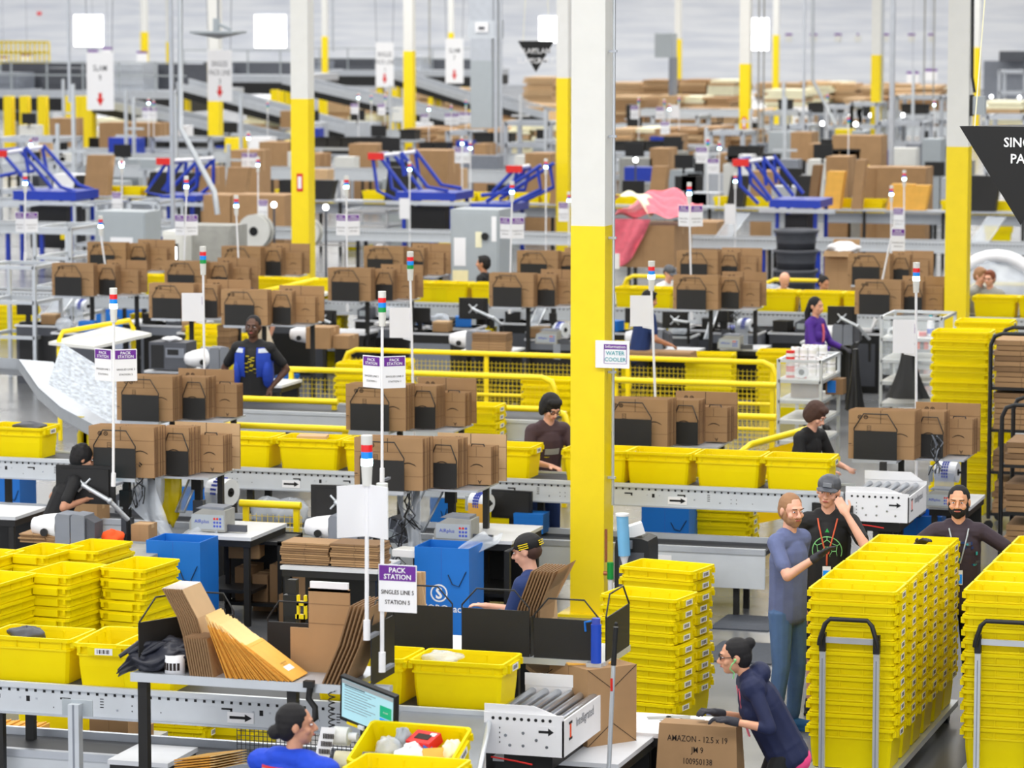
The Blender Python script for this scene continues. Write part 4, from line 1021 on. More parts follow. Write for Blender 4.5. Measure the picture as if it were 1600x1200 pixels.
t=thing('label_roll','upright white roll of barcode labels beside the dark jacket','label roll',(cu(272,VF+.05,zs),VF+.065,zs))
MB().lathe([(.024,0),(.062,0),(.062,.115),(.024,.115),(.024,0)],'white',24).build('paper',t)
mb=MB()
for q in range(5):
    for k in range(7): a=-PI/2-.9+.38*q+k*.036; mb.cb((.0625*math.cos(a),.0625*math.sin(a),.05),(.004,.003,.045),'ink',rz=a)
mb.build('barcode_print',t)
# white-edged folded cartons leaning left
g='white-edged folded cartons on the front shelf'
def bent_carton(w_,h1,h2,a1,a2,m='cardl',edge='cardd',lip=True):
    mb=MB(); th=.010
    x1,z1=-math.sin(a1)*h1,math.cos(a1)*h1; x2,z2=x1-math.sin(a2)*h2,z1+math.cos(a2)*h2
    for (xa,za,xb,zb) in ((0,0,x1,z1),(x1,z1,x2,z2)):
        mb.add([(xa,0,za),(xb,0,zb),(xb+th,0,zb+.002),(xa+th,0,za)],[(0,1,2,3)],edge); mb.add([(xa,w_,za),(xb,w_,zb),(xb+th,w_,zb),(xa+th,w_,za)],[(3,2,1,0)],edge)
        mb.add([(xa,0,za),(xb,0,zb),(xb,w_,zb),(xa,w_,za)],[(3,2,1,0)],m); mb.add([(xa+th,0,za),(xb+th,0,zb),(xb+th,w_,zb),(xa+th,w_,za)],[(0,1,2,3)],m)
    mb.add([(x2,0,z2),(x2+th,0,z2+.002),(x2+th,w_,z2),(x2,w_,z2)],[(0,1,2,3)],'white' if lip else edge)
    return mb
bc=proto(bent_carton(.30,.34,.20,.30,.52).build('folded_carton',None,(0,0,-70),0,'x','folded carton'))
for i in range(9): bc.put((cu(308,VF+.2,zs)+.0155*i-.02,VF+.18,zs+.0),0,'tall folded carton with white edge, %s from left on the front shelf'%ORD[i],g)
sc_=proto(bent_carton(.22,.16,.08,.18,.2,'card','cardd',False).build('folded_carton',None,(0,0,-70),0,'x','folded carton'))
for i in range(10): sc_.put((cu(292,VF+.0,zs)+.016*i+.02,VF+.0,zs),0,'small brown carton %s in the leaning row before the tall white-edged ones'%ORD[i],'small leaning cartons on the front shelf')
# padded mailers fanned out
def mailer_mesh(w_=.27,h=.40):
    mb=MB(); mb.box(0,.008,.004,w_-.004,0,h-.05,'kraft').box(.002,.006,0.01,w_-.01,h-.05,h,'kraftl').box(.001,.007,.0,.004,0,h-.05,'kraftedge').box(.001,.007,w_-.004,w_,0,h-.05,'kraftedge')
    mb.box(.008,.0086,.012,w_-.012,h-.075,h-.072,'kraftedge')
    return mb
o=mailer_mesh().build('padded_mailer',None,(0,0,-70),0,'x','padded envelope'); ml=proto(o)
N=24
for i in range(N):
    q=ml.put((0,0,0),0,'golden padded mailer, %s of the fan on the front shelf'%(('%s from left'%ORD[i]) if i<20 else ('%s from right end'%ORD[N-1-i])),'fan of padded mailers')
    a=-(.36+.62*i/(N-1)); q.rotation_euler=(0,a,0); q.location=(cu(352,VF-.02,zs)+.0185*i,VF-.02+R.uniform(-.012,.012),zs+.002+(i%3)*.002); q.scale=(1,1,1+R.uniform(-.05,.05))
T=Matrix.LocRotScale(q.location,q.rotation_euler,q.scale)
mb=MB().box(.0085,.0095,.09,.20,.07,.11,'white',T).text('BUBBLE MAILER',.014,'ink',T@TX(.0137,.14,.13,PI/2,0,PI/2)).text('#2 8.5 x 12',.014,'ink',T@TX(.0137,.14,.115,PI/2,0,PI/2)); mb.build('mailer_label',q)
q.children[0].matrix_parent_inverse=Matrix.Identity(4)
# the label was built in hall space: bring it to the mailer's own space
_o=q.children[0]; Mi=T.inverted(); 
for v_ in _o.data.vertices: v_.co=Mi@v_.co
# tall brown sheet standing behind
uA,vA=cu(478,VF+.35,zs),VF+.35
t=thing('standing_carton','tall flattened carton with white top edge standing behind the mailers','flattened carton',(uA,vA,zs)); 
MB().box(-.1,.34,0,.012,0,.27,'card').box(.02,.285,.0,.014,.27,.52,'card').box(.02,.285,.0,.014,.50,.515,'cardl').box(.03,.275,.0,.022,.515,.56,'white').box(.02,.285,-.001,0,.30,.305,'cardd').box(.02,.285,-.001,0,.42,.425,'cardd').build('board',t)
u,v=cu(510,VF,zs),VF
bs=proto(bent_carton(.36,.26,.26,-.42,-.30,'card','cardd',False).build('folded_carton',None,(0,0,-70),0,'x','folded carton'))
for i in range(6): bs.put((cu(502,VF,zs)+.026*i,VF+.0,zs),0,'brown carton leaning right, %s of those beside the tilted screen'%ORD[i],'brown cartons leaning right')
t2_=thing('divider','black divider with wire loop behind the right leaning cartons','divider',(cu(560,VF,zs)+.06,VF+.05,zs)); MB().box(0,.008,0,.42,0,.36,'panelblack').build('divider_panel',t2_); MB().tube([(.004,0,.36),(.004,.09,.5),(.004,.33,.5),(.004,.42,.36)],.006,'black',6).build('wire_loop',t2_)
MB().box(0,.12,0,.06,-.035,0,'steel').build('bracket',t2_)
# right rack behind the totes
VR=V1+.82; zr=shelfz(800,1026,VR); u0=cu(596,VR,zr); u1=cu(946,VR,zr); L=u1-u0
t=thing('carton_rack','grey shelf with black dividers and wire loops behind the front totes','rack',(u0,VR,0))
MB().box(0,L,0,.62,zr-.04,zr,'alu').build('shelf',t)
for x in (.03,L-.03): MB().box(x-.025,x+.025,.0,.05,0,zr-.04,'panelblack').build('post',t)
for a,b_ in ((600,706),(720,826),(833,934)):
    divider(t,cu(a,VR,zr)-u0,cu(b_,VR,zr)-u0,.02,zr,.30 if a<800 else .26,.13)
MB().box(L-.01,L-.002,.03,.6,zr,zr+.28,'panelblack').build('divider_panel',t); MB().tube([(L-.006,.03,zr+.28),(L-.006,.12,zr+.42),(L-.006,.45,zr+.42),(L-.006,.6,zr+.28)],.006,'black',6).build('wire_loop',t)
MB().box(cu(826,VR,zr)-u0,cu(826,VR,zr)-u0+.008,.03,.6,zr,zr+.26,'panelblack').build('divider_panel',t)
t=thing('water_bottle','blue plastic water bottle at the right end of the black dividers','bottle',(cu(931,VR-.05,zr),VR-.045,zr)); MB().cyl((0,0,0),(0,0,.25),.034,'tape',n=16).build('bottle_body',t); MB().cyl((0,0,.25),(0,0,.29),.028,'printblue',n=16).build('lid',t); MB().tube([(-.03,0,.27),(-.075,0,.26),(-.07,0,.2)],.008,'blue',6).build('handle',t)
MB().box(-.06,.04,-.02,.05,-.04,0,'alu').build('holder',t)
# leaning brown cartons on the right rack
st=proto(bent_carton(.34,.30,.26,-.10,-.36,'card','cardd',False).build('folded_carton',None,(0,0,-70),0,'x','folded carton'))
for i in range(8): st.put((cu(800,VR+.1,zr)+.021*i,VR+.12,zr),0,'brown carton, %s from left of the upright bundle before the capped worker'%ORD[i],'brown carton bundle on the right rack')
t=thing('standing_carton','plain brown sheet at the right end of the upright bundle by the column','flattened carton',(cu(840,VR+.2,zr)+.03,VR+.15,zr)); MB().box(0,.012,0,.4,0,.3,'cardl',TX(0,0,0,0,-.05,0)).build('board',t); MB().add([(.012-.013,0,.3),(.13,0,.56),(.13,.4,.56),(.012-.013,.4,.3)],[(0,1,2,3),(3,2,1,0)],'cardl').build('upper_flap',t)
# orange and black device
u,v=G(772,950,zr+.12); t=thing('handheld_device','black and orange scanning device behind the second black divider','scanner',(cu(775,VR+.8,1.3),VR+.82,Wv(775,945,VR+.65)[1]*0+1.305))
MB().prism([(-.11,0),(.11,0),(.09,.08),(.0,.13),(-.09,.07)],-.06,.06,'dgrey').prism([(-.02,.05),(.07,.06),(.06,.09),(0,.1)],-.065,-.06,'orange').prism([(-.1,.01),(.1,.01),(.1,.025),(-.1,.025)],-.065,-.06,'orange').build('case',t)
table(730,815,945,1.3,.4,'small black shelf under the scanning device',v=VR+.65)
# big boxes on the table and table
tb,_,_,tvv=table(770,966,1188,.76,.95,'grey-topped packing table under the big carton, bottom centre',top='ltop'); tbl_z=.76
# table 2 to the right
table(940,1100,1146,.78,.62,'white topped table between the tote stacks and the labelled carton',top='white')
u,v=G(1060,1126,.78)
for i,(dx,dy) in enumerate([(0,.05),(-.1,.11),(-.2,.03),(-.08,-.04)]): MB().box(0,.16,0,.08,0,.002,'gray2').build('paper_label',None,(u+dx,v+dy-.05,.781),.2*i,'grey printed slip, %s of four on the white table'%ORD[i],'paper','printed slips')
def rbox(px,py,z0,a,b_,h,rz,label,col='card'):
    u,v=G(px,py,z0); t=thing('cardboard_box',label,'box',(u,v,z0),rz)
    m=MB().box(0,a,0,b_,0,h,col).box(a*.49,a*.51,-.001,0,0,h,'cardd').box(-.001,0,b_*.49,b_*.5,0,h,'cardd')
    for (p,q) in (((0,0),(a*.5,.12)),((a,0),(a*.5,.12))): m.tube([(p[0],-.001,0),(q[0],-.001,q[1]+.02)],.0025,'ink',4); m.tube([(p[0],-.001,h),(q[0],-.001,h-q[1]-.02)],.0025,'ink',4)
    m.build('box_body',t); MB().box(-.001,a+.001,b_*.46,b_*.54,h,h+.0015,'cardl').build('packing_tape',t); return t
rbox(918,1168,.76,.38,.44,.50,math.radians(50),'large sealed brown carton standing diagonally on the packing table')
rbox(826,1180,.765,.30,.34,.14,math.radians(48),'low sealed carton under the white roller end','cardl')
t=rbox(840,1062,1.14,.42,.36,.03,math.radians(30),'flat brown package behind the white roller end','cardl'); t.location.z=1.14; t.location.y=VR+.05
t=thing('padded_mailer','single padded mailer lying on top of the big carton','padded envelope',(G(918,1168,.76)[0]-.06,G(918,1168,.76)[1]+.28,1.262),.5); MB().box(-.17,.13,-.1,.12,0,.008,'kraft').build('envelope',t)
# AMAZON carton
v=G(1090,1133,.93)[1]; ua,ub=cu(1030,v,.93),cu(1150,v,.93); W_=ub-ua
t=thing('cardboard_box','upright flat brown carton printed 12.5 x 19, steadied by the bending woman','box',(ua,v,0))
h=.93; MB().add([(-.06,0,0),(W_+.03,0,0),(W_,0,h),(0,0,h),(-.06,.2,0),(W_+.05,.22,0),(W_,.16,h),(0,.16,h)],[(0,1,2,3),(5,4,7,6),(0,3,7,4),(1,5,6,2),(3,2,6,7),(0,4,5,1)],'card').build('box_body',t)
mb=MB()
for s_,zz,sz in (('AMAZON - 12.5 x 19',.82,.056),('JM 9',.75,.056),('100950138',.675,.056)): mb.text(s_,sz,'ink',FRONT(W_/2+.0,-.003,zz),.004,sx=.78)
mb.text('BOX CERTIFICATE',.025,'cardd',FRONT(.10,-.003,.52)); mb.build('lettering',t)
# mop pole
t=thing('broom_pole','silver telescopic pole with black grip leaning in front of the rack end','pole',(cu(943,VR-.75,.2),VR-.75,0))
u,z=Wv(950,1192,VR-.75); 
MB().cyl((0,0,0),(.06,.0,1.42),.014,'alu').box(.045,.06,-.017,-.012,1.26,1.34,'red').build('pole',t); MB().cyl((.06,0,1.42),(.075,0,1.66),.017,'black').ball((.076,0,1.68),.012,'black').build('grip',t)
# tilted touch screen
u,z=Wv(575,1106,V1-1.55)
t=thing('touch_screen','tilted monitor with lit page, green and blue tiles, above the open tote','monitor',(u,V1-1.55,z)); t.rotation_euler=(.22,.2,-.32)
mb=MB().box(-.205,.205,-.005,.03,-.145,.145,'black').box(-.15,.15,.03,.06,-.1,.1,'black').build('monitor_case',t)
MB().box(-.19,.19,-.007,-.005,-.12,.13,'screen').build('screen',t)
mb=MB().box(.095,.18,-.009,-.007,-.02,.055,'scrgreen').box(.095,.18,-.009,-.007,-.10,-.027,'scrblue').box(-.19,.19,-.009,-.007,.105,.13,'cabinet')
for k in range(9): mb.box(-.17,.06-.03*(k%3),-.009,-.007,.085-.018*k,.088-.018*k,'grey')
mb.box(-.17,-.02,-.009,-.007,.095,.101,'dgrey'); mb.text('$ 0.00',.014,'white',FRONT(.137,-.010,.012)); mb.build('screen_content',t)
MB().box(-.06,-.02,-.02,-.004,-.15,-.13,'white').box(.03,.07,-.02,-.004,-.15,-.13,'white').box(.12,.16,-.02,-.004,-.15,-.13,'white').box(-.15,-.05,-.01,-.004,-.155,-.14,'yel').build('sticky_note',t)
MB().tube([(0,.06,-.0),(.02,.16,-.1),(.0,.25,-.2),(0,.28,-.5)],.02,'black').build('arm',t)
# coil cord + phone
mb=MB(); pts=[(.02*math.cos(k*1.1),.02*math.sin(k*1.1),-.006*k) for k in range(50)]
u,z=Wv(518,1080,VF-.03); mb.tube(pts,.004,'black',5).build('coiled_cord',None,(u,VF-.03,z),0,'black coiled cord hanging under the front shelf','cord')
u,z=Wv(485,1105,VF-.04); t=thing('handset','black hook handset hanging under the front shelf above the seated woman','handset',(u,VF-.04,z)); MB().tube([(0,0,.13),(-.01,0,.05),(.03,0,0),(.035,-.01,-.06),(0,-.01,-.09)],[.022,.02,.02,.022,.015],'black').build('hook',t); MB().box(-.04,.02,-.02,.03,.12,.16,'black').build('mount',t)
# sheet-metal slope
v0=V1-.02; pA=(cu(628,v0,1.08),v0,1.07); pB=(cu(766,v0,1.08),v0,1.07); 
vB=V1-1.5; pC=(cu(735,vB,.85),vB,.80); pD=(cu(560,vB,.85),vB,.80)
t=thing('steel_slide','sloping galvanised sheet between conveyor and the open tote','slide',(0,0,0))
MB().add([pA,pB,pC,pD],[(3,2,1,0),(0,1,2,3)],'steel').build('sheet',t); MB().tube([pB,pC],.018,'alu',6).build('edge_trim',t)
for p in (pC,pD): MB().box(p[0]-.02,p[0]+.02,p[1],p[1]+.04,0,p[2],'alu').build('leg',t)
# open tote full of goods
u,z=Wv(648,1168,V1-1.75)
tt=TOTE.put((u,V1-1.72,z-.24),0,'open yellow tote of mixed goods tilted toward the worker, bottom centre','totes on the front conveyor'); tt.rotation_euler=(.38,0,-.05)
table(545,725,1290,z-.42,.6,'low bench under the open tote',v=V1-2.0)
TT=tt.matrix_basis.copy(); TT=Matrix.Translation(tt.location)@tt.rotation_euler.to_matrix().to_4x4()
def good(name,label,x,y,zz,dims,m,rz=0,soft=False,rx=0):
    t=thing(name,label,'parcel',(TT@Vector((x,y,zz)))); t.rotation_euler=(.38+rx,0,rz)
    if soft: bag(MB(),(0,0,0),dims,m,int(x*100)+7,8).build('wrap',t)
    else: MB().cb((0,0,0),dims,m).build('carton_body',t)
    return t
good('soft_parcel','white poly bag in the open tote',.02,-.05,.25,(.10,.09,.06),'white',soft=True); good('boxed_item','green box in the open tote',-.12,-.12,.24,(.13,.06,.05),'green',.1)
t=good('boxed_item','black, red and white boxed item at the back of the tote',.06,.08,.27,(.17,.12,.06),'red',-.35); MB().cb((0,-.0,.031),(.10,.05,.004),'ink').cb((.05,.03,.031),(.04,.03,.004),'white').build('printing',t)
good('padded_mailer','kraft padded mailer standing in the open tote',.17,-.07,.25,(.12,.14,.03),'kraft',.5,rx=.5); good('soft_parcel','clear wrapped item at the left of the open tote',-.14,.02,.25,(.08,.07,.06),'film',soft=True)
good('round_container','silver lidded jar in the open tote',-.08,.1,.26,(.05,.05,.07),'cabinet',soft=True); good('boxed_item','blue striped packet in the open tote',.11,-.01,.26,(.05,.12,.03),'blue',.3,rx=.4); good('boxed_item','dark grey box at the front left of the tote',-.22,-.1,.24,(.08,.08,.05),'dgrey',.2)
good('soft_parcel','pale paper packet at the right end of the open tote',.24,.03,.26,(.05,.08,.05),'cream',soft=True)
# second tote rim, cut by the frame
u,z=Wv(640,1196,V1-2.35); TOTE.put((u,V1-2.4,z-.28),0,'yellow tote cut by the bottom frame edge, in front of the open one','totes on the front conveyor')
table(545,705,1330,z-.28,.5,'low bench cut by the bottom frame edge',v=V1-2.65)
# barcode label roll on spindle
u,z=Wv(533,1150,V1-1.55)
t=thing('barcode_roll','hanging roll of barcode labels right of the woman in blue','label roll',(u,V1-1.55,z)); MB().cyl((-.04,0,0),(.05,0,0),.055,'offwhite',n=20).cyl((.05,0,0),(.10,0,0),.025,'white',n=14).build('roll',t)
mb=MB().grid(lambda a,b_:(-.10+.09*a-.05*b_,-.06-.02*b_,.02-.20*b_+.04*(1-b_)),1,6,'white'); mb.build('label_strip',t)
mb=MB()
for k in range(4):
    for j in range(7): x=-.085-.012*k+j*.010; mb.box(x,x+.005,-.075-.004*k,-.070-.004*k,-.005-.045*k,.025-.045*k,'ink')
mb.build('barcode_print',t)
t=thing('tape_roll','lower roll of clear tape beside the barcode roll','tape roll',(u+.0,V1-1.5,z-.15)); MB().cyl((-.05,0,0),(.05,0,0),.05,'cream',n=18).cyl((.05,0,0),(.052,0,0),.03,'card',n=12).build('roll',t)
clu=MB().box(-.03,.0,0,.05,0,z+.1,'panelblack').build('spindle_post',None,(u+.13,V1-1.5,0),0,'dark post carrying the label rolls','post')
# bottom-left: grey aluminium post with plate
u,v=G(119,1330); u=cu(119,VF-.35,.8); t=thing('aluminium_post','short aluminium post with clear rounded plate at bottom left','post',(u,VF-.35,0))
z=Wv(119,1100,VF-.35)[1]; MB().box(-.035,.035,-.03,.03,0,z,'alu').box(-.006,.006,-.032,-.03,0,z,'grey').build('post',t); MB().box(-.10,.10,.03,.038,z-.08,z+.02,'cabinet').build('plate',t)
table(168,262,1190,.76,.5,'grey-topped table corner at the bottom left'); tz=.77
mg=ml
for i in range(6):
    q=ml.put((0,0,0),0,'padded mailer, %s from bottom in the pile on the lower left table'%ORD[i],'pile of padded mailers'); q.rotation_euler=(0,PI/2-.22,-.5); q.location=(*G(272,1212,.78),.80+.016*i)
# boxes under the front line at left
t=carton(-14,27,1150,1185,.55,'open brown carton filled with padded mailers at the left edge',.45,open_=False,v=V1+.75)
carton(40,0,0,0,0,'x') if False else None
u,z=Wv(10,1150,V1+.75)
for i in range(16): MB().box(0,.008,0,.26,-.02,.02+.004*(i%3),'kraft').build('padded_mailer',None,(u+.022*i-.16,V1+.8,z+.02),0,'mailer edge %s in the open carton at the left edge'%ORD[i],'padded envelope','mailers standing in the open carton')
carton(140,200,1112,1150,.45,'brown carton under the front conveyor, upper one',.4,v=V1+1.1); carton(128,200,1148,1180,.2,'brown carton under the front conveyor, lower one',.45,v=V1+1.1)
TOTE.put((cu(95,V1+1.6,.3),V1+1.7,.35),0,'yellow tote on the floor shelf beneath the front conveyor, left','totes under front conveyor')
MB().box(-.5,.6,-.3,.4,.3,.35,'gray2').box(-.45,-.4,-.25,-.2,0,.3,'panelblack').box(.5,.55,-.25,-.2,0,.3,'panelblack').build('low_platform',None,(cu(95,V1+1.6,.3),V1+1.7,0),0,'low grey platform below the front conveyor','platform')
# mesh guard under front conveyor
mb=MB(); 
for k in range(44): mb.box(k*.03,k*.03+.004,0,.004,.35,.86,'dgrey')
for k in range(17): mb.box(0,1.3,0,.004,.35+k*.03,.354+k*.03,'dgrey')
mb.build('mesh_guard',None,(cu(370,V1+.3,.6),V1+.3,0),0,'dark wire mesh guard below the front conveyor behind the woman in blue','mesh guard')
# yellow tape gun
u,v=G(470,925,1.0); t=thing('tape_gun','yellow tape dispenser hanging left of the standing carton','tape dispenser',(cu(470,VR+.5,1.5),VR+.5,1.36)); MB().box(-.03,-.015,0,.03,0,.16,'yel').box(.02,.035,0,.03,.0,.16,'yel').box(-.04,.03,0,.03,0,.03,'yel').box(-.03,.035,0,.03,.09,.12,'yel').build('dispenser_body',t)
clutter_post(458,905,1030,VR+.6,'black post behind the yellow tape dispenser')
carton(436,470,930,975,0,'dark brown carton under the low black table',.3,col='cardd'); carton(395,432,905,955,0,'open brown carton on the lower shelf left of the black table',.35,col='cardd')
# brown stack left of blue logo bin
t=thing('standing_carton','tall brown carton strip standing right of the pack station sheet','flattened carton',(cu(655,VR+.3,zr),VR+.35,zr)); MB().box(0,.07,0,.02,0,.42,'cardl',TX(0,0,0,0,-.18,0)).build('board',t)
for i in range(5): MB().box(0,.13,0,.016,0,.46,'cardl').build('folded_carton',None,(cu(612,VR+.3,zr)+.02*i,VR+.25+.03*i,zr),0,'pale carton edge, %s behind the pack station sheet'%ORD[i],'folded carton','pale cartons behind the sheet')
# water cooler
u,v=G(992,1010,0); t=thing('water_cooler','black floor-standing water cooler beside the nearest column','water cooler',(u,v,0))
zt=Wv(992,838,v)[1]; MB().box(-.15,.15,-.12,.2,0,zt-.08,'black').prism([(-.15,zt-.08),(.15,zt-.08),(.14,zt-.02),(.08,zt),(-.08,zt),(-.14,zt-.02)],-.12,.2,'black').build('cabinet',t); MB().box(-.11,.11,-.126,-.12,.3,zt-.12,'dgrey').build('front_panel',t)
u2=cu(974,v-.2,1.0); z0,z1=Wv(974,868,v-.2)[1],Wv(974,806,v-.2)[1]
t=thing('cup_dispenser','pale blue tube cup dispenser with paper cone below','cup dispenser',(u2,v-.2,0)); MB().cyl((.01,0,z0),(-.01,0,z1),.052,'cupblue',n=18).build('tube',t); MB().cyl((-.01,0,z1),(-.01,0,z1+.02),.058,'white',n=18).build('lid',t); MB().cyl((.012,0,z0-.13),(.01,0,z0),.004,'white',.04,n=14).build('paper_cone',t); MB().box(-.02,.06,.05,.1,z0+.05,z0+.12,'grey').build('bracket',t)
mb=MB().box(-.07,.07,-.05,.05,0,.10,'white',TX(0,0,0,0,-.3,.4)); mb.build('paper_box',None,(cu(995,v,zt),v,zt+.01),0,'white carton of paper cups on the water cooler','box')
t=thing('pipe_fitting','green and copper pipe fitting at the foot of the nearest column','pipe',(mu+mW/2+.06,mv,0)); MB().cyl((0,0,.0),(0,0,.35),.022,'white').build('pipe',t); MB().cyl((0,0,.35),(0,0,.5),.03,'green').build('valve',t); MB().cyl((-.06,0,.40),(-.02,0,.40),.02,'copper').cyl((-.04,0,.5),(-.04,0,.8),.012,'copper').build('fitting',t)
# floor mats, tape lines
for px0,px1,py,d,l in [(1090,1205,1036,.9,'dark rubber floor mat behind the pointing man'),(1108,1200,985,.7,'ribbed grey floor mat under the second conveyor')]:
    u0,u1,v,_,_=blk(px0,px1,py-5,py,0); MB().box(0,u1-u0,0,d,0,.012,'matdark').build('floor_mat',None,(u0,v,0),0,l,'floor mat')
u0,u1,v,_,_=blk(1085,1262,1117,1121,0); MB().box(0,u1-u0,0,.03,0,.002,'tape').build('floor_tape',None,(u0,v,0),0,'blue tape line on the floor by the pointing man','floor tape')
# right-hand white stand and stapler
t,u0,v,L,z1=alu_frame(1490,1534,672,800,'white metal stand with stapler right of the cardboard rack',.6,3,name='metal_stand',th=.03,shelf='offwhite')
MB().box(-.02,L+.02,-.02,.62,z1,z1+.02,'white').build('top_board',t)
o=thing('stapler','small red and black stapler on the white stand','stapler',(u0+.08,v+.15,z1+.02)); MB().box(0,.14,0,.03,0,.02,'red').build('base',o); MB().box(0,.14,0,.03,.025,.05,'dgrey',TX(0,0,0,0,-.1,0)).build('arm',o)
bag(MB(),(0,0,.1),(.11,.10,.10),'black',11).build('headset_bag',None,(u0+.15,v+.3,z1-.48),0,'round black bundle on the lower shelf of the white stand','bundle')
# cartons on wheeled racks at the right edge
def carton_cart(px0,px1,pt,pb,label,levels,where,v=None):
    v=G((px0+px1)/2,pb)[1]; u0,u1=cu(px0,v,.5),cu(px1,v,.5); L=u1-u0; zt=Wv((px0+px1)/2,pt,v)[1]
    t=thing('carton_cart',label,'cart',(u0,v,0))
    for y in (0,.7):
        MB().tube([(0,y,.12),(0,y,zt-.12),(.04,y,zt-.03),(.12,y,zt),(L-.12,y,zt),(L-.04,y,zt-.03),(L,y,zt-.12),(L,y,.12)],.022,'black').build('hoop',t)
    for y in (0,.7):
        for x in (0,L): MB().cyl((x,y-.02,.05),(x,y+.02,.05),.05,'black',n=12).build('castor',t)
    n=len(levels); zs=[]
    for i in range(n):
        z=.15+(zt-.3)*i/n; MB().box(0,L,0,.7,z,z+.03,'black').build('shelf',t); zs.append(z+.03)
    for i,z in enumerate(zs):
        hh=(zt-.3)/n*levels[i]; m=int(hh/.055)
        for k in range(m):
            r=R.uniform(-.015,.015)
            MB().box(.04,L-.04,.03,.66,0,.048,R.choice(['card','card','cardd'])).box(L*.5,L*.505,.029,.03,0,.048,'ink').build('flat_carton',None,(u0+r,v+r,z+k*.055),R.uniform(-.02,.02),'bundled flat carton %s up, %s shelf of %s'%(ORD[k],['lowest','second','third','top'][min(i,3)],where),'flattened carton','cartons on the right-edge carts')
carton_cart(1545,1640,522,830,'black tube cart of brown cartons, the farther at the right edge',[.8,.6,.9,1.2],'the far edge cart')
carton_cart(1563,1680,634,905,'black tube cart of brown cartons, the nearer at the right edge',[.8,.7,.5],'the near edge cart')

def inside(px,py,v,z,dims,m,label,rz=.2,soft=False):
    u=cu(px,v,z); t=thing('parcel',label,'parcel',(u,v,z),rz)
    if soft: bag(MB(),(0,0,0),dims,m,int(px),8).build('wrap',t)
    else: MB().cb((0,0,0),dims,m).cb((0,0,dims[2]/2),(dims[0],.03,.002),'cardl').build('parcel_body',t)
inside(42,995,V1+.3,1.355,(.12,.08,.05),'dgrey','dark wrapped item inside the first tote on the front conveyor',soft=True)
inside(690,1024,V1+.3,1.36,(.13,.09,.04),'film','clear bag at the rim of the last tote on the front conveyor',soft=True)
inside(489,680,V2+.3,1.375,(.28,.2,.03),'cardl','flat brown parcel lying in a tote of the second conveyor')
inside(45,662,V2+.3,1.37,(.16,.09,.04),'dgrey','black netted item in the leftmost tote of the second conveyor',soft=True)
inside(1170,730,V2+.28,1.25,(.1,.09,.07),'cardd','dark item low in a tote of the second conveyor',soft=True)
# ================================================================ hanging signs, poles from the roof, lifts, far clutter
def hang(px0,px1,pt,pb,v,label,lines,wires=True):
    u0,z1=Wv(px0,pt,v); u1=Wv(px1,pt,v)[0]; z0=Wv(px0,pb,v)[1]; W_=u1-u0; h=z1-z0
    t=thing('hanging_sign',label,'hanging sign',(u0,v,0)); MB().box(0,W_,-.01,.01,z0,z1,'white').build('board',t)
    mb=MB()
    for i,s in enumerate(lines): mb.text(s,h*.15,'dgrey',FRONT(W_/2,-.012,z0+h*(.68-.17*i)),.004,sx=.75 if len(s)<7 else .62)
    mb.prism([(W_*.44,z0+h*.3),(W_*.56,z0+h*.3),(W_*.56,z0+h*.2),(W_*.64,z0+h*.2),(W_*.5,z0+h*.07),(W_*.36,z0+h*.2),(W_*.44,z0+h*.2)],-.014,-.01,'red'); mb.build('lettering',t)
    for x in (.05*W_,.95*W_): MB().cyl((x,0,z1),(x-(.2 if x<W_/2 else -.2),0,CEIL),.012,'grey',n=5).build('cord',t)
hang(135,177,82,172,95,'hanging white slam sign with red arrow at left',['SLAM','9'])
hang(324,362,78,158,98,'hanging white singles pack line sign with red arrow, left',['SINGLES','PACK LINE','3'])
hang(587,615,66,136,120,'small hanging white pack line sign with red arrow, centre',['SINGLES','PACK LINE','1'])
hang(696,724,60,130,120,'small hanging white slam sign with red arrow, beside the duct',['SLAM','7'])
def tri(px0,px1,pt,px2,pb,v,label,mb_text,depth=.3):
    u0,z1=Wv(px0,pt,v); u1=Wv(px1,pt,v)[0]; um,z0=Wv(px2,pb,v); W_=u1-u0
    t=thing('hanging_sign',label,'hanging sign',(u0,v,0)); a=um-u0
    MB().add([(0,0,z1),(W_,0,z1),(a,.02,z0),(W_*.5,W_*.55,z1)],[(0,2,1),(0,3,2),(1,2,3),(0,1,3)],'signblack').build('pyramid_body',t)
    mb=MB(); mb_text(mb,W_,z1,z0,a); mb.build('lettering',t)
    for x,y in ((.12,.02),(W_-.12,.02)): MB().cyl((x*W_/W_,y,z1),(W_*.5,W_*.2,CEIL),.006,'cream',n=5).build('cord',t)
def tx1(mb,W_,z1,z0,a):
    mb.text('SINGLES',.105,'white',TX(.54,-.006,z1-.16,PI/2,0,0),.018,sx=.95); mb.text('PACK',.105,'white',TX(.54,-.004,z1-.29,PI/2,0,0),.018,sx=.95)
tri(1499,1702,197,1594,352,27.5,'large black triangular hanging sign at the right edge',tx1)
def tx2(mb,W_,z1,z0,a):
    for x in (.3,.68): 
        mb.text('SLAM',.17,'white',TX(W_*x,-.02,z1-.28,PI/2,0,0),.005); mb.text('SLAM 7',.17,'white',TX(W_*x,-.02,z1-.5,PI/2,0,0),.005)
tri(809,866,64,837,113,75,'small black triangular hanging sign left of the nearest column',tx2)
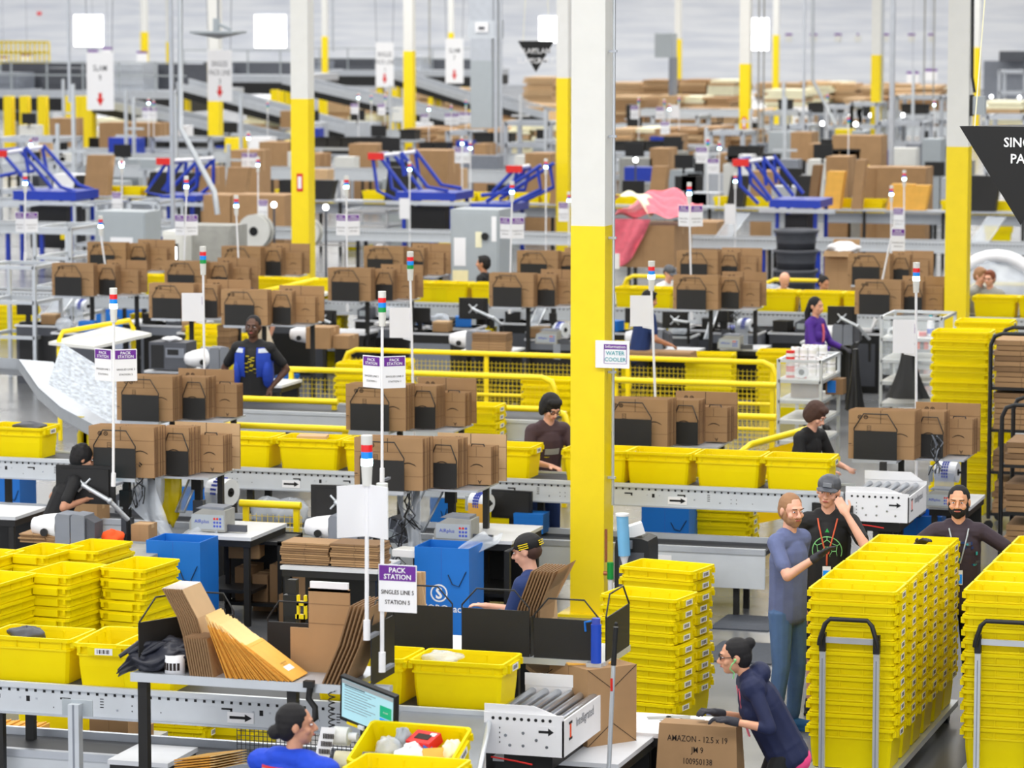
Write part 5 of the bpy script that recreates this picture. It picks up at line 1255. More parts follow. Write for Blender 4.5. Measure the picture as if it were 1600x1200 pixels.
# fan-like fixture
u,z=Wv(341,52,70); t=thing('ceiling_fixture','grey flat pyramid fixture hanging above the left singles sign','fixture',(u,70,z)); MB().add([(-.5,-.4,.05),(.5,-.4,.05),(.5,.4,.05),(-.5,.4,.05),(-.5,-.4,.0),(.5,-.4,.0),(.5,.4,.0),(-.5,.4,.0),(0,0,-.12)],[(3,2,1,0),(0,1,5,4),(1,2,6,5),(2,3,7,6),(3,0,4,7),(4,5,8),(5,6,8),(6,7,8),(7,4,8)],'cabinet').build('shade',t); MB().box(-.1,.02,-.05,.05,.05,.32,'cabinet').tube([(0,0,.2),(.3,0,.08)],.04,'cabinet',6).build('bracket',t); MB().cyl((0,0,.3),(0,0,CEIL-z),.02,'grey',n=6).build('rod',t)
# vertical conduits and drops
for px,pb,v,r,l in [(107,160,80,.03,'perforated strut hanging at the far left'),(267,295,62,.035,'tall grey perforated post left of the pale bent pipe'),(1257,205,92,.03,'thin grey drop pipe right of the bright window'),(1395,255,75,.05,'thick grey post rising between the two right columns'),(775,232,92,.04,'tall grey pipe beside the silver duct'),(783,260,92,.03,'second tall grey pipe beside the silver duct'),(1380,205,110,.03,'thin far grey pipe right'),(1186,230,100,.02,'thin cable right of the far yellow column'),(1194,235,100,.02,'second thin cable right of the far yellow column'),(1460,170,110,.02,'thin drop rod left of the big right column'),(1445,180,112,.02,'thin drop rod over the tiny purple sign'),(671,100,120,.02,'dark cable with blue loop'),(520,80,140,.04,'far grey drop pipe behind the thin yellow column')]:
    u=cu(px,v,5); z0=Wv(px,pb,v)[1]; t=thing('drop_pipe',l,'pipe',(u,v,0)); MB().box(-r,r,-r,r,0 if px in(267,1395,775,783) else max(z0,0),CEIL,'gray2' if r<.03 else 'steel').build('pipe',t)
def bentpipe(pts,v,r,label,m='alu'):
    P_=[]
    for px,py in pts: u,z=Wv(px,py,v); P_.append((u,v,z))
    P_=[(P_[0][0],v,CEIL)]+P_; o=P_[-1]; MB().tube([(p[0]-o[0],0,p[2]-o[2]) for p in P_],r,m,8).build('bent_pipe',None,(o[0],v,o[2]),0,label,'pipe')
bentpipe([(282,0),(282,200),(335,300),(340,335)],60,.055,'long pale pipe bending down to the right at left'); bentpipe([(1270,0),(1270,125),(1305,195)],100,.05,'thin pale bent pipe right of centre')
bentpipe([(1520,0),(1519,120),(1523,145)],cr[2]+.05,.02,'black cable running down the big right column','black')
# conduit box on right column
z=Wv(1517,165,cr[2])[1]; t=thing('electrical_box','grey electrical box on the side of the big right column','box',(cr[1]+cr[3]/2+.125,cr[2]+.1,z)); MB().box(-.08,.08,-.06,.06,-.12,.12,'cabinet').build('case',t); MB().box(-.12,-.08,-.06,.06,-.14,.14,'black').build('mount',t)
# ducts
def duct(px0,px1,segs,v,label):
    t=thing('air_duct',label,'duct',(0,0,0))
    for (a,b_,c,d,m) in segs:
        u0,z1=Wv(a,c,v); u1=Wv(b_,c,v)[0]; z0=Wv(a,d,v)[1]; MB().box(u0,u1,v,v+.9,max(z0,0),z1 if c>0 else CEIL,m).build('duct_section',t)
    return t
t=duct(0,0,[(733,770,0,32,'steel'),(731,772,32,60,'alu'),(735,768,60,95,'steel'),(735,769,95,200,'cabinet')],92,'tall silver square air duct left of the nearest column')
u0,z0=Wv(742,50,91.9); u1,z1=Wv(762,35,91.9); MB().box(u0,u1,91.93,91.97,z0,z1,'white').box(u0+.1,u1-.1,91.9,91.93,z0+.08,z0+.15,'dgrey').build('vent_plate',t)
t=duct(0,0,[(1023,1050,52,90,'cabinet'),(1045,1051,90,150,'grey')],150,'grey duct box on the distant column right of the nearest column')
# ---------------------------------------------------------------- blue lifts
def lift(pts,v,label,base,red):
    """pts = pixel outline of the tilted frame, built in the plane v and doubled behind"""
    t=thing('tilting_lift',label,'lift',(0,0,0))
    def P_(p,dv=0): u,z=Wv(p[0],p[1],v); return (u,v+dv,z)
    for dv in (0,.9):
        for line in pts: MB().tube([P_(p,dv) for p in line],.042,'liftblue',6).build('frame_tube',t)
    a=P_(pts[0][0]); mb=MB(); mb.tube([a,(a[0],v+.9,a[2])],.04,'liftblue',6).build('cross_tube',t)
    if red:
        u,z=Wv(red[0],red[1],v); MB().box(u-.16,u+.16,v-.07,v+.02,z-.07,z+.07,'red').build('red_cap',t)
        a=P_(red); b_=P_(pts[-1][0]); MB().tube([(a[0],v,a[2]),(b_[0],v+.9,b_[2])],.04,'white',6).build('white_cylinder',t)
    (x0,y0,x1,y1)=base; u0,zb1=Wv(x0,y0,v-.2); u1=Wv(x1,y0,v-.2)[0]; zb0=Wv(x0,y1,v-.2)[1]
    MB().box(u0,u1,v-.2,v+1.0,zb0,zb1,'liftblue').build('platform',t)
    MB().box(u0-.2,u1+.3,v-.25,v-.2,zb0-.1,zb0-.02,'alu').build('front_bar',t)
    for x in (u0+.1,u1-.16):
        for y in (v-.1,v+.9): MB().box(x,x+.07,y,y+.07,0,zb0,'liftblue').build('leg',t)
    MB().box(u0+.3,u1-.3,v,v+.8,.3,zb0-.15,'black').build('scissor_unit',t)
    MB().box(u1-.35,u1-.1,v-.22,v-.17,.5,.8,'yel').build('yellow_guard',t)
VL=V5-4.0
lift([[(582,243),(590,298),(630,318)],[(592,243),(645,312)],[(627,238),(668,292),(700,298)],[(627,240),(632,275)]],VL,'blue lift frame left of centre with red tipped top',(618,300,712,312),(588,244))
lift([[(808,265),(800,300),(752,305)],[(840,265),(845,296),(790,322)],[(846,258),(760,315)],[(806,262),(770,300)]],VL,'blue lift frame touching the nearest column on its left',(735,318,800,330),(804,264))
lift([[(1155,250),(1157,290),(1185,318)],[(1160,252),(1215,325)],[(1193,246),(1240,306)],[(1193,250),(1197,290)]],VL,'blue lift frame right of the nearest column with red tip',(1202,312,1282,324),(1158,254))
lift([[(260,255),(228,300),(262,308)],[(265,252),(262,300)],[(308,252),(270,292)],[(308,250),(308,290),(290,305)]],VL,'blue lift frame left, under the grey perforated post',(250,305,305,314),(257,252))
lift([[(0,235),(48,290),(60,310)],[(40,230),(95,292),(118,300)],[(0,275),(25,270)],[(38,232),(45,270)]],VL,'blue lift frame cut by the left frame edge',(20,298,118,312),(0,240))
for px0,px1,py,l in [(0,120,318,'left'),(240,300,340,'second'),(620,720,345,'third'),(1180,1290,350,'fourth')]:
    u0,u1=cu(px0,VL-1.5,.6),cu(px1,VL-1.5,.6); t=thing('lift_table','low blue steel lift table under the %s blue frame'%l,'lift table',(u0,VL-1.5,0)); MB().box(0,u1-u0,0,.7,.72,.84,'liftblue').build('table_top',t)
    for x in (.1,(u1-u0)/2,u1-u0-.2): MB().box(x,x+.08,.05,.13,0,.72,'liftblue').build('leg',t)
# ---------------------------------------------------------------- cabinets & machines in the third/fourth zone
def cabinet(px0,px1,pt,pb,v,label,col='cabinet',depth=.7,extra=None,floor=True):
    u0,u1=cu(px0,v,1),cu(px1,v,1); z1=Wv(px0,pt,v)[1]; z0=0 if floor else Wv(px0,pb,v)[1]; L=u1-u0
    t=thing('machine_cabinet',label,'cabinet',(u0,v,0)); MB().box(0,L,0,depth,z0,z1,col).build('cabinet_body',t); MB().box(.03,L-.03,-.015,0,z0+.05,z1-.05,col).build('door',t)
    if extra: extra(t,L,z0,z1)
    return t
def ex1(t,L,z0,z1):
    MB().box(L*.08,L*.32,-.02,-.015,z1-.9,z1-.45,'white').box(L*.52,L*.65,-.02,-.015,z1-.6,z1-.35,'cream').box(L*.85,L*.95,-.02,-.015,z1-.5,z1-.1,'white').build('notice',t); MB().box(L*.05,L*.37,-.02,-.015,z1-1.3,z1-.97,'pale').build('yellow_notice',t); MB().cyl((L*.72,-.05,z1-.42),(L*.72,-.015,z1-.42),.06,'black').build('dial',t)
cabinet(704,780,327,440,V3+4.5,'tall grey electrical cabinet with white and yellow notices',extra=ex1)
cabinet(150,228,330,400,V3+8,'pale grey cabinet with white notice behind the left racks',extra=lambda t,L,z0,z1: MB().box(L*.3,L*.75,-.02,-.015,z1-.9,z1-.45,'white').build('notice',t))
cabinet(286,362,352,440,V3+4,'wide pale grey machine housing with lit touch screen on its left',col='gray2')
cabinet(255,286,361,440,V3+3.6,'white control box with lit blue-white screen',col='offwhite',extra=lambda t,L,z0,z1: (MB().box(L*.25,L*.8,-.02,-.015,z1-.5,z1-.2,'black').build('bezel',t),MB().box(L*.32,L*.72,-.025,-.02,z1-.45,z1-.25,'lamp').build('lit_screen',t)))
cabinet(1200,1245,206,245,V6,'pale twin cabinet far right of centre'); cabinet(1440,1470,217,300,V6-8,'tall plain grey cabinet left of the big right column')
cabinet(1536,1600,95,165,150,'large far grey machine behind the black triangle',col='grey'); cabinet(1330,1352,205,230,V6+4,'small far grey cabinet'); cabinet(1560,1600,80,96,149,'dark motor atop the far grey machine',col='dgrey',floor=False)
for px,py,r,l in [(400,355,.30,'large film bobbin left of the red-signed column'),(480,358,.26,'large film bobbin at the foot of the red-signed column'),(1300,292,.22,'x')][:2]:
    u,z=Wv(px,py+6,V4-1.0); t=thing('bobbin',l,'bobbin',(u,V4-1.0,z)); MB().cyl((0,-.12,0),(0,.12,0),r,'gray2',n=26).cyl((0,-.13,0),(0,-.12,0),r*1.08,'offwhite',n=26).cyl((0,.12,0),(0,.13,0),r*1.08,'offwhite',n=26).cyl((0,-.135,0),(0,-.13,0),r*.3,'hole',n=16).build('reel',t); MB().box(-.05,.05,-.05,.05,-z,-r*.2,'gray2').build('stand',t)
# pink bale on big carton
t=carton(957,1053,352,418,0,'big brown gaylord carton overflowing with pink foam right of the column',1.3,v=V4-3)
u0=cu(957,V4-3,1.6); z=Wv(1000,352,V4-3)[1]
def pk(a,b_): 
    x=a*1.35; y=b_*1.4-.12
    return (x,y,.10+.28*math.sin(PI*a)*(.4+.6*b_)+.06*math.sin(14*a+5*b_)+.04*math.sin(23*b_+9*a)+.2*b_)
o=MB().grid(pk,26,18,'pink'); 
def pk2(a,b_): return (-.05+a*(.8-.25*b_),-.14-.05*math.sin(9*a+4*b_),.12-b_*.85*(.55+.45*math.sin(PI*a*.8+.5))+.0)
o.grid(pk2,16,16,'pink'); o.build('foam_sheets',None,(u0,V4-3,z),0,'pink foam sheets spilling over the big carton','foam')
MB().grid(lambda a,b_:(a*.85-.12,b_*.9-.15,.42+.14*math.sin(PI*a)+.04*math.sin(11*a+6*b_)-.25*a**3),16,12,'cream').build('paper_sheets',None,(u0,V4-3,z+.02),0,'cream paper heap on top of the pink foam','paper')
# grey stacked bins
u,v=G(1243,478); 
for i in range(3):
    t=thing('round_bin','grey round plastic bin, %s of the stack right of the pink foam'%['lowest','middle','top'][i],'bin',(u,v,.15+.36*i),0,'stacked grey bins'); MB().lathe([(.001,0),(.33,0),(.37,.45),(.41,.46),(.41,.52),(.38,.52),(.36,.3),(.3,.05),(.001,.04)],'dgrey',22).build('bin_body',t)
u,z=Wv(1190,395,V3+5); bag(MB(),(0,0,0),(.42,.3,.36),'film',31).build('plastic_bag',None,(u,V3+5,.7),0,'large translucent bag of scrap left of the grey bins','bag')
MB().box(-.5,.5,-.3,.3,0,.4,'liftblue').build('blue_trolley',None,(cu(1190,V3+5,.4),V3+5,0),0,'low blue trolley under the scrap bag','trolley')
carton(1288,1330,392,435,.5,'open brown carton with white paper right of the grey bins',.6,v=V3+4.5,open_=True,ground=True); bag(MB(),(0,0,0),(.25,.2,.1),'white',9).build('paper_heap',None,(cu(1318,V3+4.7,1.6),V3+4.7,Wv(1310,388,V3+4.7)[1]),0,'crumpled white paper on the open carton','paper')
t=thing('traffic_post','orange and white safety post behind the right racks','safety post',(cu(1443,V3+6,1),V3+6,0)); z=Wv(1443,402,V3+6)[1]; MB().cyl((0,0,0),(0,0,z),.09,'orange').cyl((0,0,z-.3),(0,0,z-.12),.092,'white').build('post',t)
# arch of clear plastic behind the two men
u,z=Wv(1558,440,V3+5); MB().tube([(.72*math.cos(a*PI/14)*1.0,0,.75*math.sin(a*PI/14)) for a in range(15)],[.10]*15,'white',8).build('plastic_hoop',None,(u,V3+5,max(0,z-.35)),0,'big white plastic hoop behind the two men at right','hoop')
bag(MB(),(0,0,.3),(.6,.3,.35),'film',4).build('plastic_wrap',None,(u,V3+5.1,max(0,z-.35)),0,'clear wrap inside the white plastic hoop','plastic wrap'); 
MB().box(-.9,.9,-.2,.4,0,max(.05,z-.35),'gray2').build('platform',None,(u,V3+5,0),0,'grey platform carrying the white plastic hoop','platform')
# cartons here and there: (px0,px1,ptop,pbot,v)
gk='brown cartons of the distant lines'
r=random.Random(11)
for i,(a,b_,c,d,v) in enumerate([(318,360,305,350,V4+1),(362,445,305,358,V4+1),(1060,1120,347,367,V4+1.2),(1370,1446,262,310,V5+2),(1345,1370,262,310,V5+2.2),(1040,1062,210,245,V6-3),(1015,1045,232,256,V6-8),(1235,1268,207,252,V6-2),(1300,1376,212,262,V6-6),(1262,1300,225,262,V6-5),
    (78,112,185,232,V6+2),(155,250,192,232,V6+2),(405,450,222,262,V6-6),(545,590,225,262,V6-6),(640,700,235,280,V5+4),(820,860,240,290,V5+4),(1290,1325,245,290,V5+3),(740,760,225,260,V6-4),(1172,1215,268,290,V5+5),(470,500,240,265,V6-6),(1120,1150,240,270,V6-7),(360,402,235,280,V5+6),(300,330,262,300,V5+4)]):
    carton(a,b_,c,d,0,'distant brown carton, %s of those scattered beyond the blue lifts'%(ORD[i] if i<20 else 'one farther right' if i<22 else 'leftmost pale'),.9,v=v,group=gk)
# open cartons on racks at the lifts' line
for i,(a,b_,c,d,m) in enumerate([(112,160,275,292,'panelblack'),(228,300,270,293,'panelblack'),(350,380,262,296,'card'),(600,640,262,292,'panelblack'),(433,515,282,295,'panelblack'),(858,880,255,290,'card'),(1012,1035,260,296,'card'),(1262,1275,258,292,'cardd'),(1240,1262,275,292,'panelblack'),(1510,1555,275,300,'panelblack'),(1135,1160,275,298,'panelblack'),(130,165,243,276,'card'),(1330,1345,250,270,'card'),(1385,1420,288,297,'kraft'),(1420,1445,290,298,'kraft'),(1285,1312,268,292,'kraft')]):
    v=V5-.35; u0,z0=Wv(a,d,v); u1,z1=Wv(b_,c,v); z1=max(z1,1.35); z0=1.2; MB().add([(0,0,0),(u1-u0,0,0),(u1-u0+.1,.02,z1-z0),(.1,0,z1-z0),(0,.3,0),(u1-u0,.3,0),(u1-u0+.1,.3,z1-z0),(.1,.3,z1-z0)],[(0,1,2,3),(5,4,7,6),(0,3,7,4),(1,5,6,2),(3,2,6,7)],m).build({'panelblack':'rack_divider','card':'leaning_carton','cardd':'leaning_carton','kraft':'padded_mailer'}[m],None,(u0,v,z0),0,'%s, %s from left along the blue lift line'%({'panelblack':'black divider block','card':'brown leaning carton','cardd':'dark leaning carton','kraft':'golden mailer pile'}[m],ORD[i]),{'panelblack':'divider','card':'carton','cardd':'carton','kraft':'padded envelope'}[m],'items along the blue lift line')
u0,u1=cu(90,V5-.45,ZC),cu(1620,V5-.45,ZC); t=thing('long_rack','long grey shelf running before the conveyor at the blue lifts','rack',(u0,V5-.45,0)); MB().box(0,u1-u0,0,.44,1.16,1.2,'steel').build('shelf',t)
for i in range(14): MB().box((u1-u0)*i/13.2,(u1-u0)*i/13.2+.06,.1,.16,0,1.16,'panelblack').build('post',t)
# dark totes, farther lines
gb='black totes on the far shelves'; k=0
for (a,b_,py,v) in [(215,375,222,V6+1),(490,600,222,V6-2),(655,700,230,V6-2),(740,800,215,V6+2),(955,1062,228,V6-4),(1138,1188,236,V6-8),(1262,1316,168,V6+16),(1280,1345,240,V6-6),(1216,1236,163,V6+16),(1408,1450,170,V6+16),(380,440,226,V6),(625,650,210,V6+2)]:
    n=max(1,int((b_-a)/22))
    for i in range(n):
        x0=a+(b_-a)*i/n; x1=a+(b_-a)*(i+1)/n-1.5; u0,z0=Wv(x0,py+8,v); u1,z1=Wv(x1,py-7,v)
        mb=MB().box(0,u1-u0,0,.5,0,z1-z0,'panelblack').box(-.02,u1-u0+.02,-.02,.52,z1-z0-.05,z1-z0,'black'); k+=1
        mb.build('black_tote',None,(u0,v,z0),0,'black tote on a far shelf, %s along the group near %s'%(ORD[i],'the '+('left' if a<480 else 'centre' if a<960 else 'right')+' of the hall'),'tote',gb)
    u0,z0=Wv(a-4,py+8,v); u1=Wv(b_+4,py,v)[0]; t=thing('far_shelf','far grey shelf carrying black totes near pixel-wide gap'.replace(' near pixel-wide gap',', %s from left'%ORD[[215,380,490,625,655,740,955,1138,1216,1262,1280,1408].index(a)]),'shelf',(u0,v-.05,0)); MB().box(0,u1-u0,0,.7,z0-.08,z0,'steel').build('shelf',t)
    for x in (.1,u1-u0-.2): MB().box(x,x+.08,.1,.18,0,z0-.08,'steel').build('leg',t)
# ---------------------------------------------------------------- elevated conveyors at the left
def incline(p0,p1,va,vb,label,th=.55,w_=1.2,leg='yel'):
    (a,za),(b_,zb)=Wv(p0[0],p0[1],va),Wv(p1[0],p1[1],vb)
    A=Vector((a,va,za));B=Vector((b_,vb,zb)); t=thing('elevated_conveyor',label,'conveyor',(0,0,0))
    def slab(y0,y1,z0,z1,m,n):
        MB().add([A+Vector((0,y0,z0)),B+Vector((0,y0,z0)),B+Vector((0,y0,z1)),A+Vector((0,y0,z1)),A+Vector((0,y1,z0)),B+Vector((0,y1,z0)),B+Vector((0,y1,z1)),A+Vector((0,y1,z1))],[(0,1,2,3),(5,4,7,6),(0,3,7,4),(1,5,6,2),(3,2,6,7),(0,4,5,1)],m).build(n,t)
    slab(0,.06,-th*.5,0,'steel','side_rail'); slab(w_,w_+.06,-th*.5,.1,'steel','side_rail'); slab(.06,w_,-th*.45,-th*.3,'belt','belt'); slab(.1,w_,-th,-th*.5,'black','underside')
    n=max(2,int((B-A).length/5))
    for i in range(n+1):
        p=A.lerp(B,i/n)
        if p.z-th>.5:
            for y in (.1,w_-.1): MB().box(p.x-.1,p.x+.1,p.y+y-.1,p.y+y+.1,0,p.z-th,leg).build('support_leg',t)
    return t
incline((125,148),(465,222),112,112,'sloping grey conveyor descending right, nearest of the left ramps')
incline((275,128),(652,228),118,118,'sloping grey conveyor crossing behind the red-signed column'); incline((440,120),(790,200),128,128,'sloping grey conveyor behind the centre signs')
incline((610,112),(735,152),140,140,'farthest sloping grey conveyor running to the duct'); incline((760,150),(868,180),125,125,'short ramp conveyor at the left side of the nearest column')
def mezz(px0,px1,py0,py1,v,label):
    u0,z1=Wv(px0,py0,v); u1=Wv(px1,py0,v)[0]; z0=Wv(px0,py1,v)[1]; L=u1-u0
    t=thing('mezzanine',label,'mezzanine',(u0,v,0)); MB().box(0,L,0,6,z0,z0+.3,'steel').box(0,L,0,5.9,z0-.5,z0,'black').build('deck',t)
    MB().box(0,L,2.4,2.5,z0+.3,z1,'dgrey').build('machine_row',t)
    for k in range(int(L/2.6)): MB().box(k*2.6,k*2.6+1.6,.5,2,z0+.3,z0+.3+(z1-z0)*(.5+.3*((k*7)%3)/2),['grey','dgrey','steel','cabinet'][k%4]).build('machine',t)
    mb=MB(); 
    for k in range(int(L/1.5)+1): mb.box(k*1.5,k*1.5+.05,.02,.07,z0+.3,z0+1.4,'cabinet')
    mb.box(0,L,.02,.07,z0+1.35,z0+1.4,'cabinet').box(0,L,.02,.07,z0+.85,z0+.9,'cabinet').build('handrail',t)
    for k in range(int(L/4.5)+1): MB().box(k*4.5,k*4.5+.3,.2,.5,0,z0-.5,'yel').build('support_leg',t)
mezz(-40,290,100,152,122,'dark mezzanine with machinery spanning the upper left'); mezz(285,455,98,128,140,'dark mezzanine behind the singles sign'); mezz(455,740,92,118,165,'dim mezzanine with tall machines at upper centre')
# yellow railing by the left wall
v=150; u0,z0=Wv(-5,98,v); u1,z1=Wv(76,66,v); t=thing('guard_rail','tall yellow railing on the mezzanine at the upper left','railing',(u0,v,z0)); mb=MB(); L=u1-u0
for k in range(12): mb.box(L*k/11-.04,L*k/11+.04,0,.06,0,z1-z0,'yel')
for q in (0,.5,1): mb.box(0,L,0,.06,(z1-z0)*q-.05,(z1-z0)*q+.05,'yel')
mb.build('railing_panel',t); MB().box(0,L,0,.3,-z0,-.05,'cabinet').build('wall_support',t)
# yellow verticals under the mezzanine
for i,px in enumerate([15,40,68,108,122,135,430,452,505,615]):
    v=110 if px<200 else 135; u=cu(px,v,1); z=Wv(px,150 if px<200 else 140,v)[1]; MB().box(-.15,.15,-.15,.15,0,z,'yel').build('support_column',None,(u,v,0),0,'thin yellow steel support, %s from left under the mezzanine'%ORD[i],'support column','yellow steel supports')
# ---------------------------------------------------------------- fields of stacked boards between lines and the back wall
gp='pallets of flat boards'; i=0; r=random.Random(5)
def pallet(px0,px1,pt,pb,v,idx,col):
    u0,z1=Wv(px0,pt,v); u1=Wv(px1,pt,v)[0]; z0=max(.0,Wv(px0,pb,v)[1]); L=u1-u0
    t=thing('carton_pallet','pallet of flat pale cartons, '+idx,'pallet',(u0,v,0),r.uniform(-.05,.05),gp)
    h=max(.4,z1-0.12); mb=MB(); n=int(h/.16)+1
    for k in range(n):
        o=r.uniform(-.12,.12); mb.box(o,L+o,r.uniform(-.1,.1),2.4,.12+h*k/n,.12+h*(k+.85)/n,col if k%4 else 'cardl')
    mb.build('boards',t); MB().box(0,L,0,2.3,0,.12,'cardd').build('wooden_base',t)
rows=[(640,870,198,214,V6+6),(955,1165,202,215,V6+6),(1020,1140,148,165,150),(820,868,122,150,165),(955,1050,128,150,165),(1065,1150,122,150,165),(1196,1260,135,165,160),(1262,1340,130,160,165),(1345,1470,138,160,160),(500,590,150,178,140),(650,735,140,160,150),(775,868,160,195,130),(955,1010,150,182,140),(1060,1150,168,182,140),(1180,1260,168,200,130),(1320,1460,150,175,150),(1540,1600,160,205,130),(960,1160,128,140,190),(1180,1470,128,145,190),(520,600,140,150,175),(380,450,170,200,120),(150,230,180,215,118),(785,868,195,215,118)]
for (a,b_,c,d,v) in rows:
    n=max(1,int((b_-a)/34))
    for k in range(n):
        i+=1
        x0=a+(b_-a)*k/n; x1=a+(b_-a)*(k+1)/n-2
        pallet(x0,x1,c+r.uniform(-4,5),d,v+r.uniform(-1,1),'%s across in %s batch before the back wall'%(ORD[k],ORD[rows.index((a,b_,c,d,v))] if rows.index((a,b_,c,d,v))<20 else 'the leftmost'),r.choice(['cardl','card','cardl','cream','card']))
# grey framework of far pack lines
for j,(px0,px1,pt,pb,v) in enumerate([(955,1100,228,245,V6-2),(1190,1250,175,230,V6+14),(1110,1160,205,250,V6),(1330,1370,160,200,V6+14),(1372,1440,190,232,V6+4),(1290,1330,165,200,V6+14),(1400,1470,150,190,V6+16),(790,860,190,235,V6),(700,735,205,235,V6+2),(240,330,215,250,V6),(0,90,215,245,V5+8),(1540,1600,180,235,V6-2),(1560,1600,110,165,140),(1020,1090,180,212,V6+10),(1230,1260,195,232,V6+2)]):
    alu_frame(px0,px1,pt,pb,'far grey metal framework, %s of the distant frames'%ORD[j],1.4,3,v=v,name='machine_scaffold',m='steel',th=.12)
for j,(px,py,v) in enumerate([(1285,193,V6+14),(1327,183,V6+14),(1337,194,V6+12),(1361,180,V6+16),(1411,180,V6+16),(1549,151,150),(1540,163,150),(1593,152,150),(993,250,V5+6),(1394,195,V6+8),(428,320,V4-.4),(509,324,V4-.4),(190,255,V5)]):
    u,z=Wv(px,py,v); t=thing('beacon','small glowing white beacon on a stalk, %s among the far lights'%ORD[j],'beacon',(u,v,0),0,'far glowing beacons'); MB().cyl((0,0,0),(0,0,z-.05),.025,'dgrey',n=6).build('stalk',t); MB().ball((0,0,z),.075 if v>90 else .06,'lamp',6).build('lamp_head',t)
# far monitors and machine clutter in rows
r=random.Random(21); 
for j in range(46):
    v=r.choice([V5+3,V5+6,V6-8,V6-5,V6+3,V6+8,V6+14,V6+20]); px=r.choice([r.uniform(10,880),r.uniform(955,1465)]); u=cu(px,v,1); w_=r.uniform(.5,1.1); h=r.uniform(.9,1.5); m=r.choice(['cabinet','steel','dgrey','offwhite','gray2','cabinet'])
    t=thing('pack_machine','distant pack machine with screen, %s cluster %s'%(ORD[j%20],['left','middle','right'][min(2,int(px/534))]),'machine',(u,v,0),0,'distant pack machines')
    MB().box(0,w_,0,.6,0,h,m).build('housing',t); MB().box(w_*.2,w_*.2+.5,-.05,0,h+.05,h+.4,'black').box(w_*.2+.2,w_*.2+.26,0,.05,h-.1,h+.1,'black').build('screen_unit',t)
# wall signage: purple bands
for j,px in enumerate([1232,1271,1309,1340,1383,1424,1455]):
    u,z=Wv(px,54,VWALL-.1); MB().box(-.22 if px!=1340 else -.06,.22 if px!=1340 else .06,-.03,0,-.06,.06,'purple').box(-.2,.2,-.02,0,-.45,-.06,'offwhite').build('wall_sign',None,(u,VWALL-.02,z),0,'small purple-topped sign on the back wall, %s from left'%ORD[j],'wall sign','purple wall signs')
for j,(px,py) in enumerate([(1426,114),(1455,110),(5,90),(42,86),(145,80),(168,76),(222,82)]):
    v=170; u,z=Wv(px,py,v); t=thing('hanging_tag','small purple and white tag hanging before the back wall, %s'%ORD[j],'hanging sign',(u,v,0),0,'small hanging purple tags'); MB().box(-.3,.3,-.02,0,z-.05,z+.07,'purple').box(-.3,.3,-.02,0,z-.5,z-.05,'white').build('board',t); MB().cyl((0,0,z),(0,0,CEIL),.01,'grey',n=5).build('cord',t)
u,z=Wv(61,21,VWALL-.1); MB().box(-.15,.15,-.05,0,-.1,.1,'redlens').build('exit_sign',None,(u,VWALL-.05,z),0,'small red glowing sign high on the left back wall','exit sign')

for a,b_,py,nm in [(0,870,262,'fifth'),(960,1460,255,'sixth'),(560,870,205,'seventh'),(960,1470,232,'eighth'),(960,1480,196,'ninth'),(1000,1480,172,'tenth'),(0,300,240,'eleventh')]:
    v=G((a+b_)/2,py,ZC)[1]; conveyor(cu(a,v),cu(b_,v),v,ZC,'far grey conveyor line, %s of the lines counting backward'%nm,detail=0,depth=.7,ph=.3)
r=random.Random(77)
for j in range(60):
    a=r.choice([0,1]); py=r.uniform(178,300); px=r.uniform(5,870) if a else r.uniform(960,1465)
    v=G(px,py,1.1)[1]; u=cu(px,v,1.1); m=r.choice(['white','offwhite','black','card','yel','cabinet','liftblue','cardl','grey']); w_=r.uniform(.3,1.0)
    t=thing('far_parcel','small distant parcel or device, %s in the %s part of the hall'%(ORD[j%20],['nearer','middle','rear'][j//20]),'parcel',(u,v,0),0,'small distant things on stands')
    h=r.uniform(.9,1.2); MB().box(0,w_,0,.5,h,h+r.uniform(.2,.6),m).build('case',t); MB().box(.05,.12,.1,.17,0,h,'steel').box(w_-.12,w_-.05,.1,.17,0,h,'steel').box(-.05,w_+.05,-.03,.53,h-.05,h,'steel').build('stand',t)
for j in range(16):
    px=r.choice([r.uniform(10,870),r.uniform(960,1465)]); py=r.uniform(200,300); v=G(px,py,1.1)[1]
    t=thing('equipment_mast','thin distant grey mast, %s across the hall'%ORD[j],'mast',(cu(px,v,1.1),v,0),0,'thin distant masts'); MB().box(-.04,.04,-.04,.04,0,r.uniform(2,3.6),'alu').build('mast_post',t); MB().box(-.3,.3,-.03,.03,1.8,1.86,'alu').build('cross_bar',t)
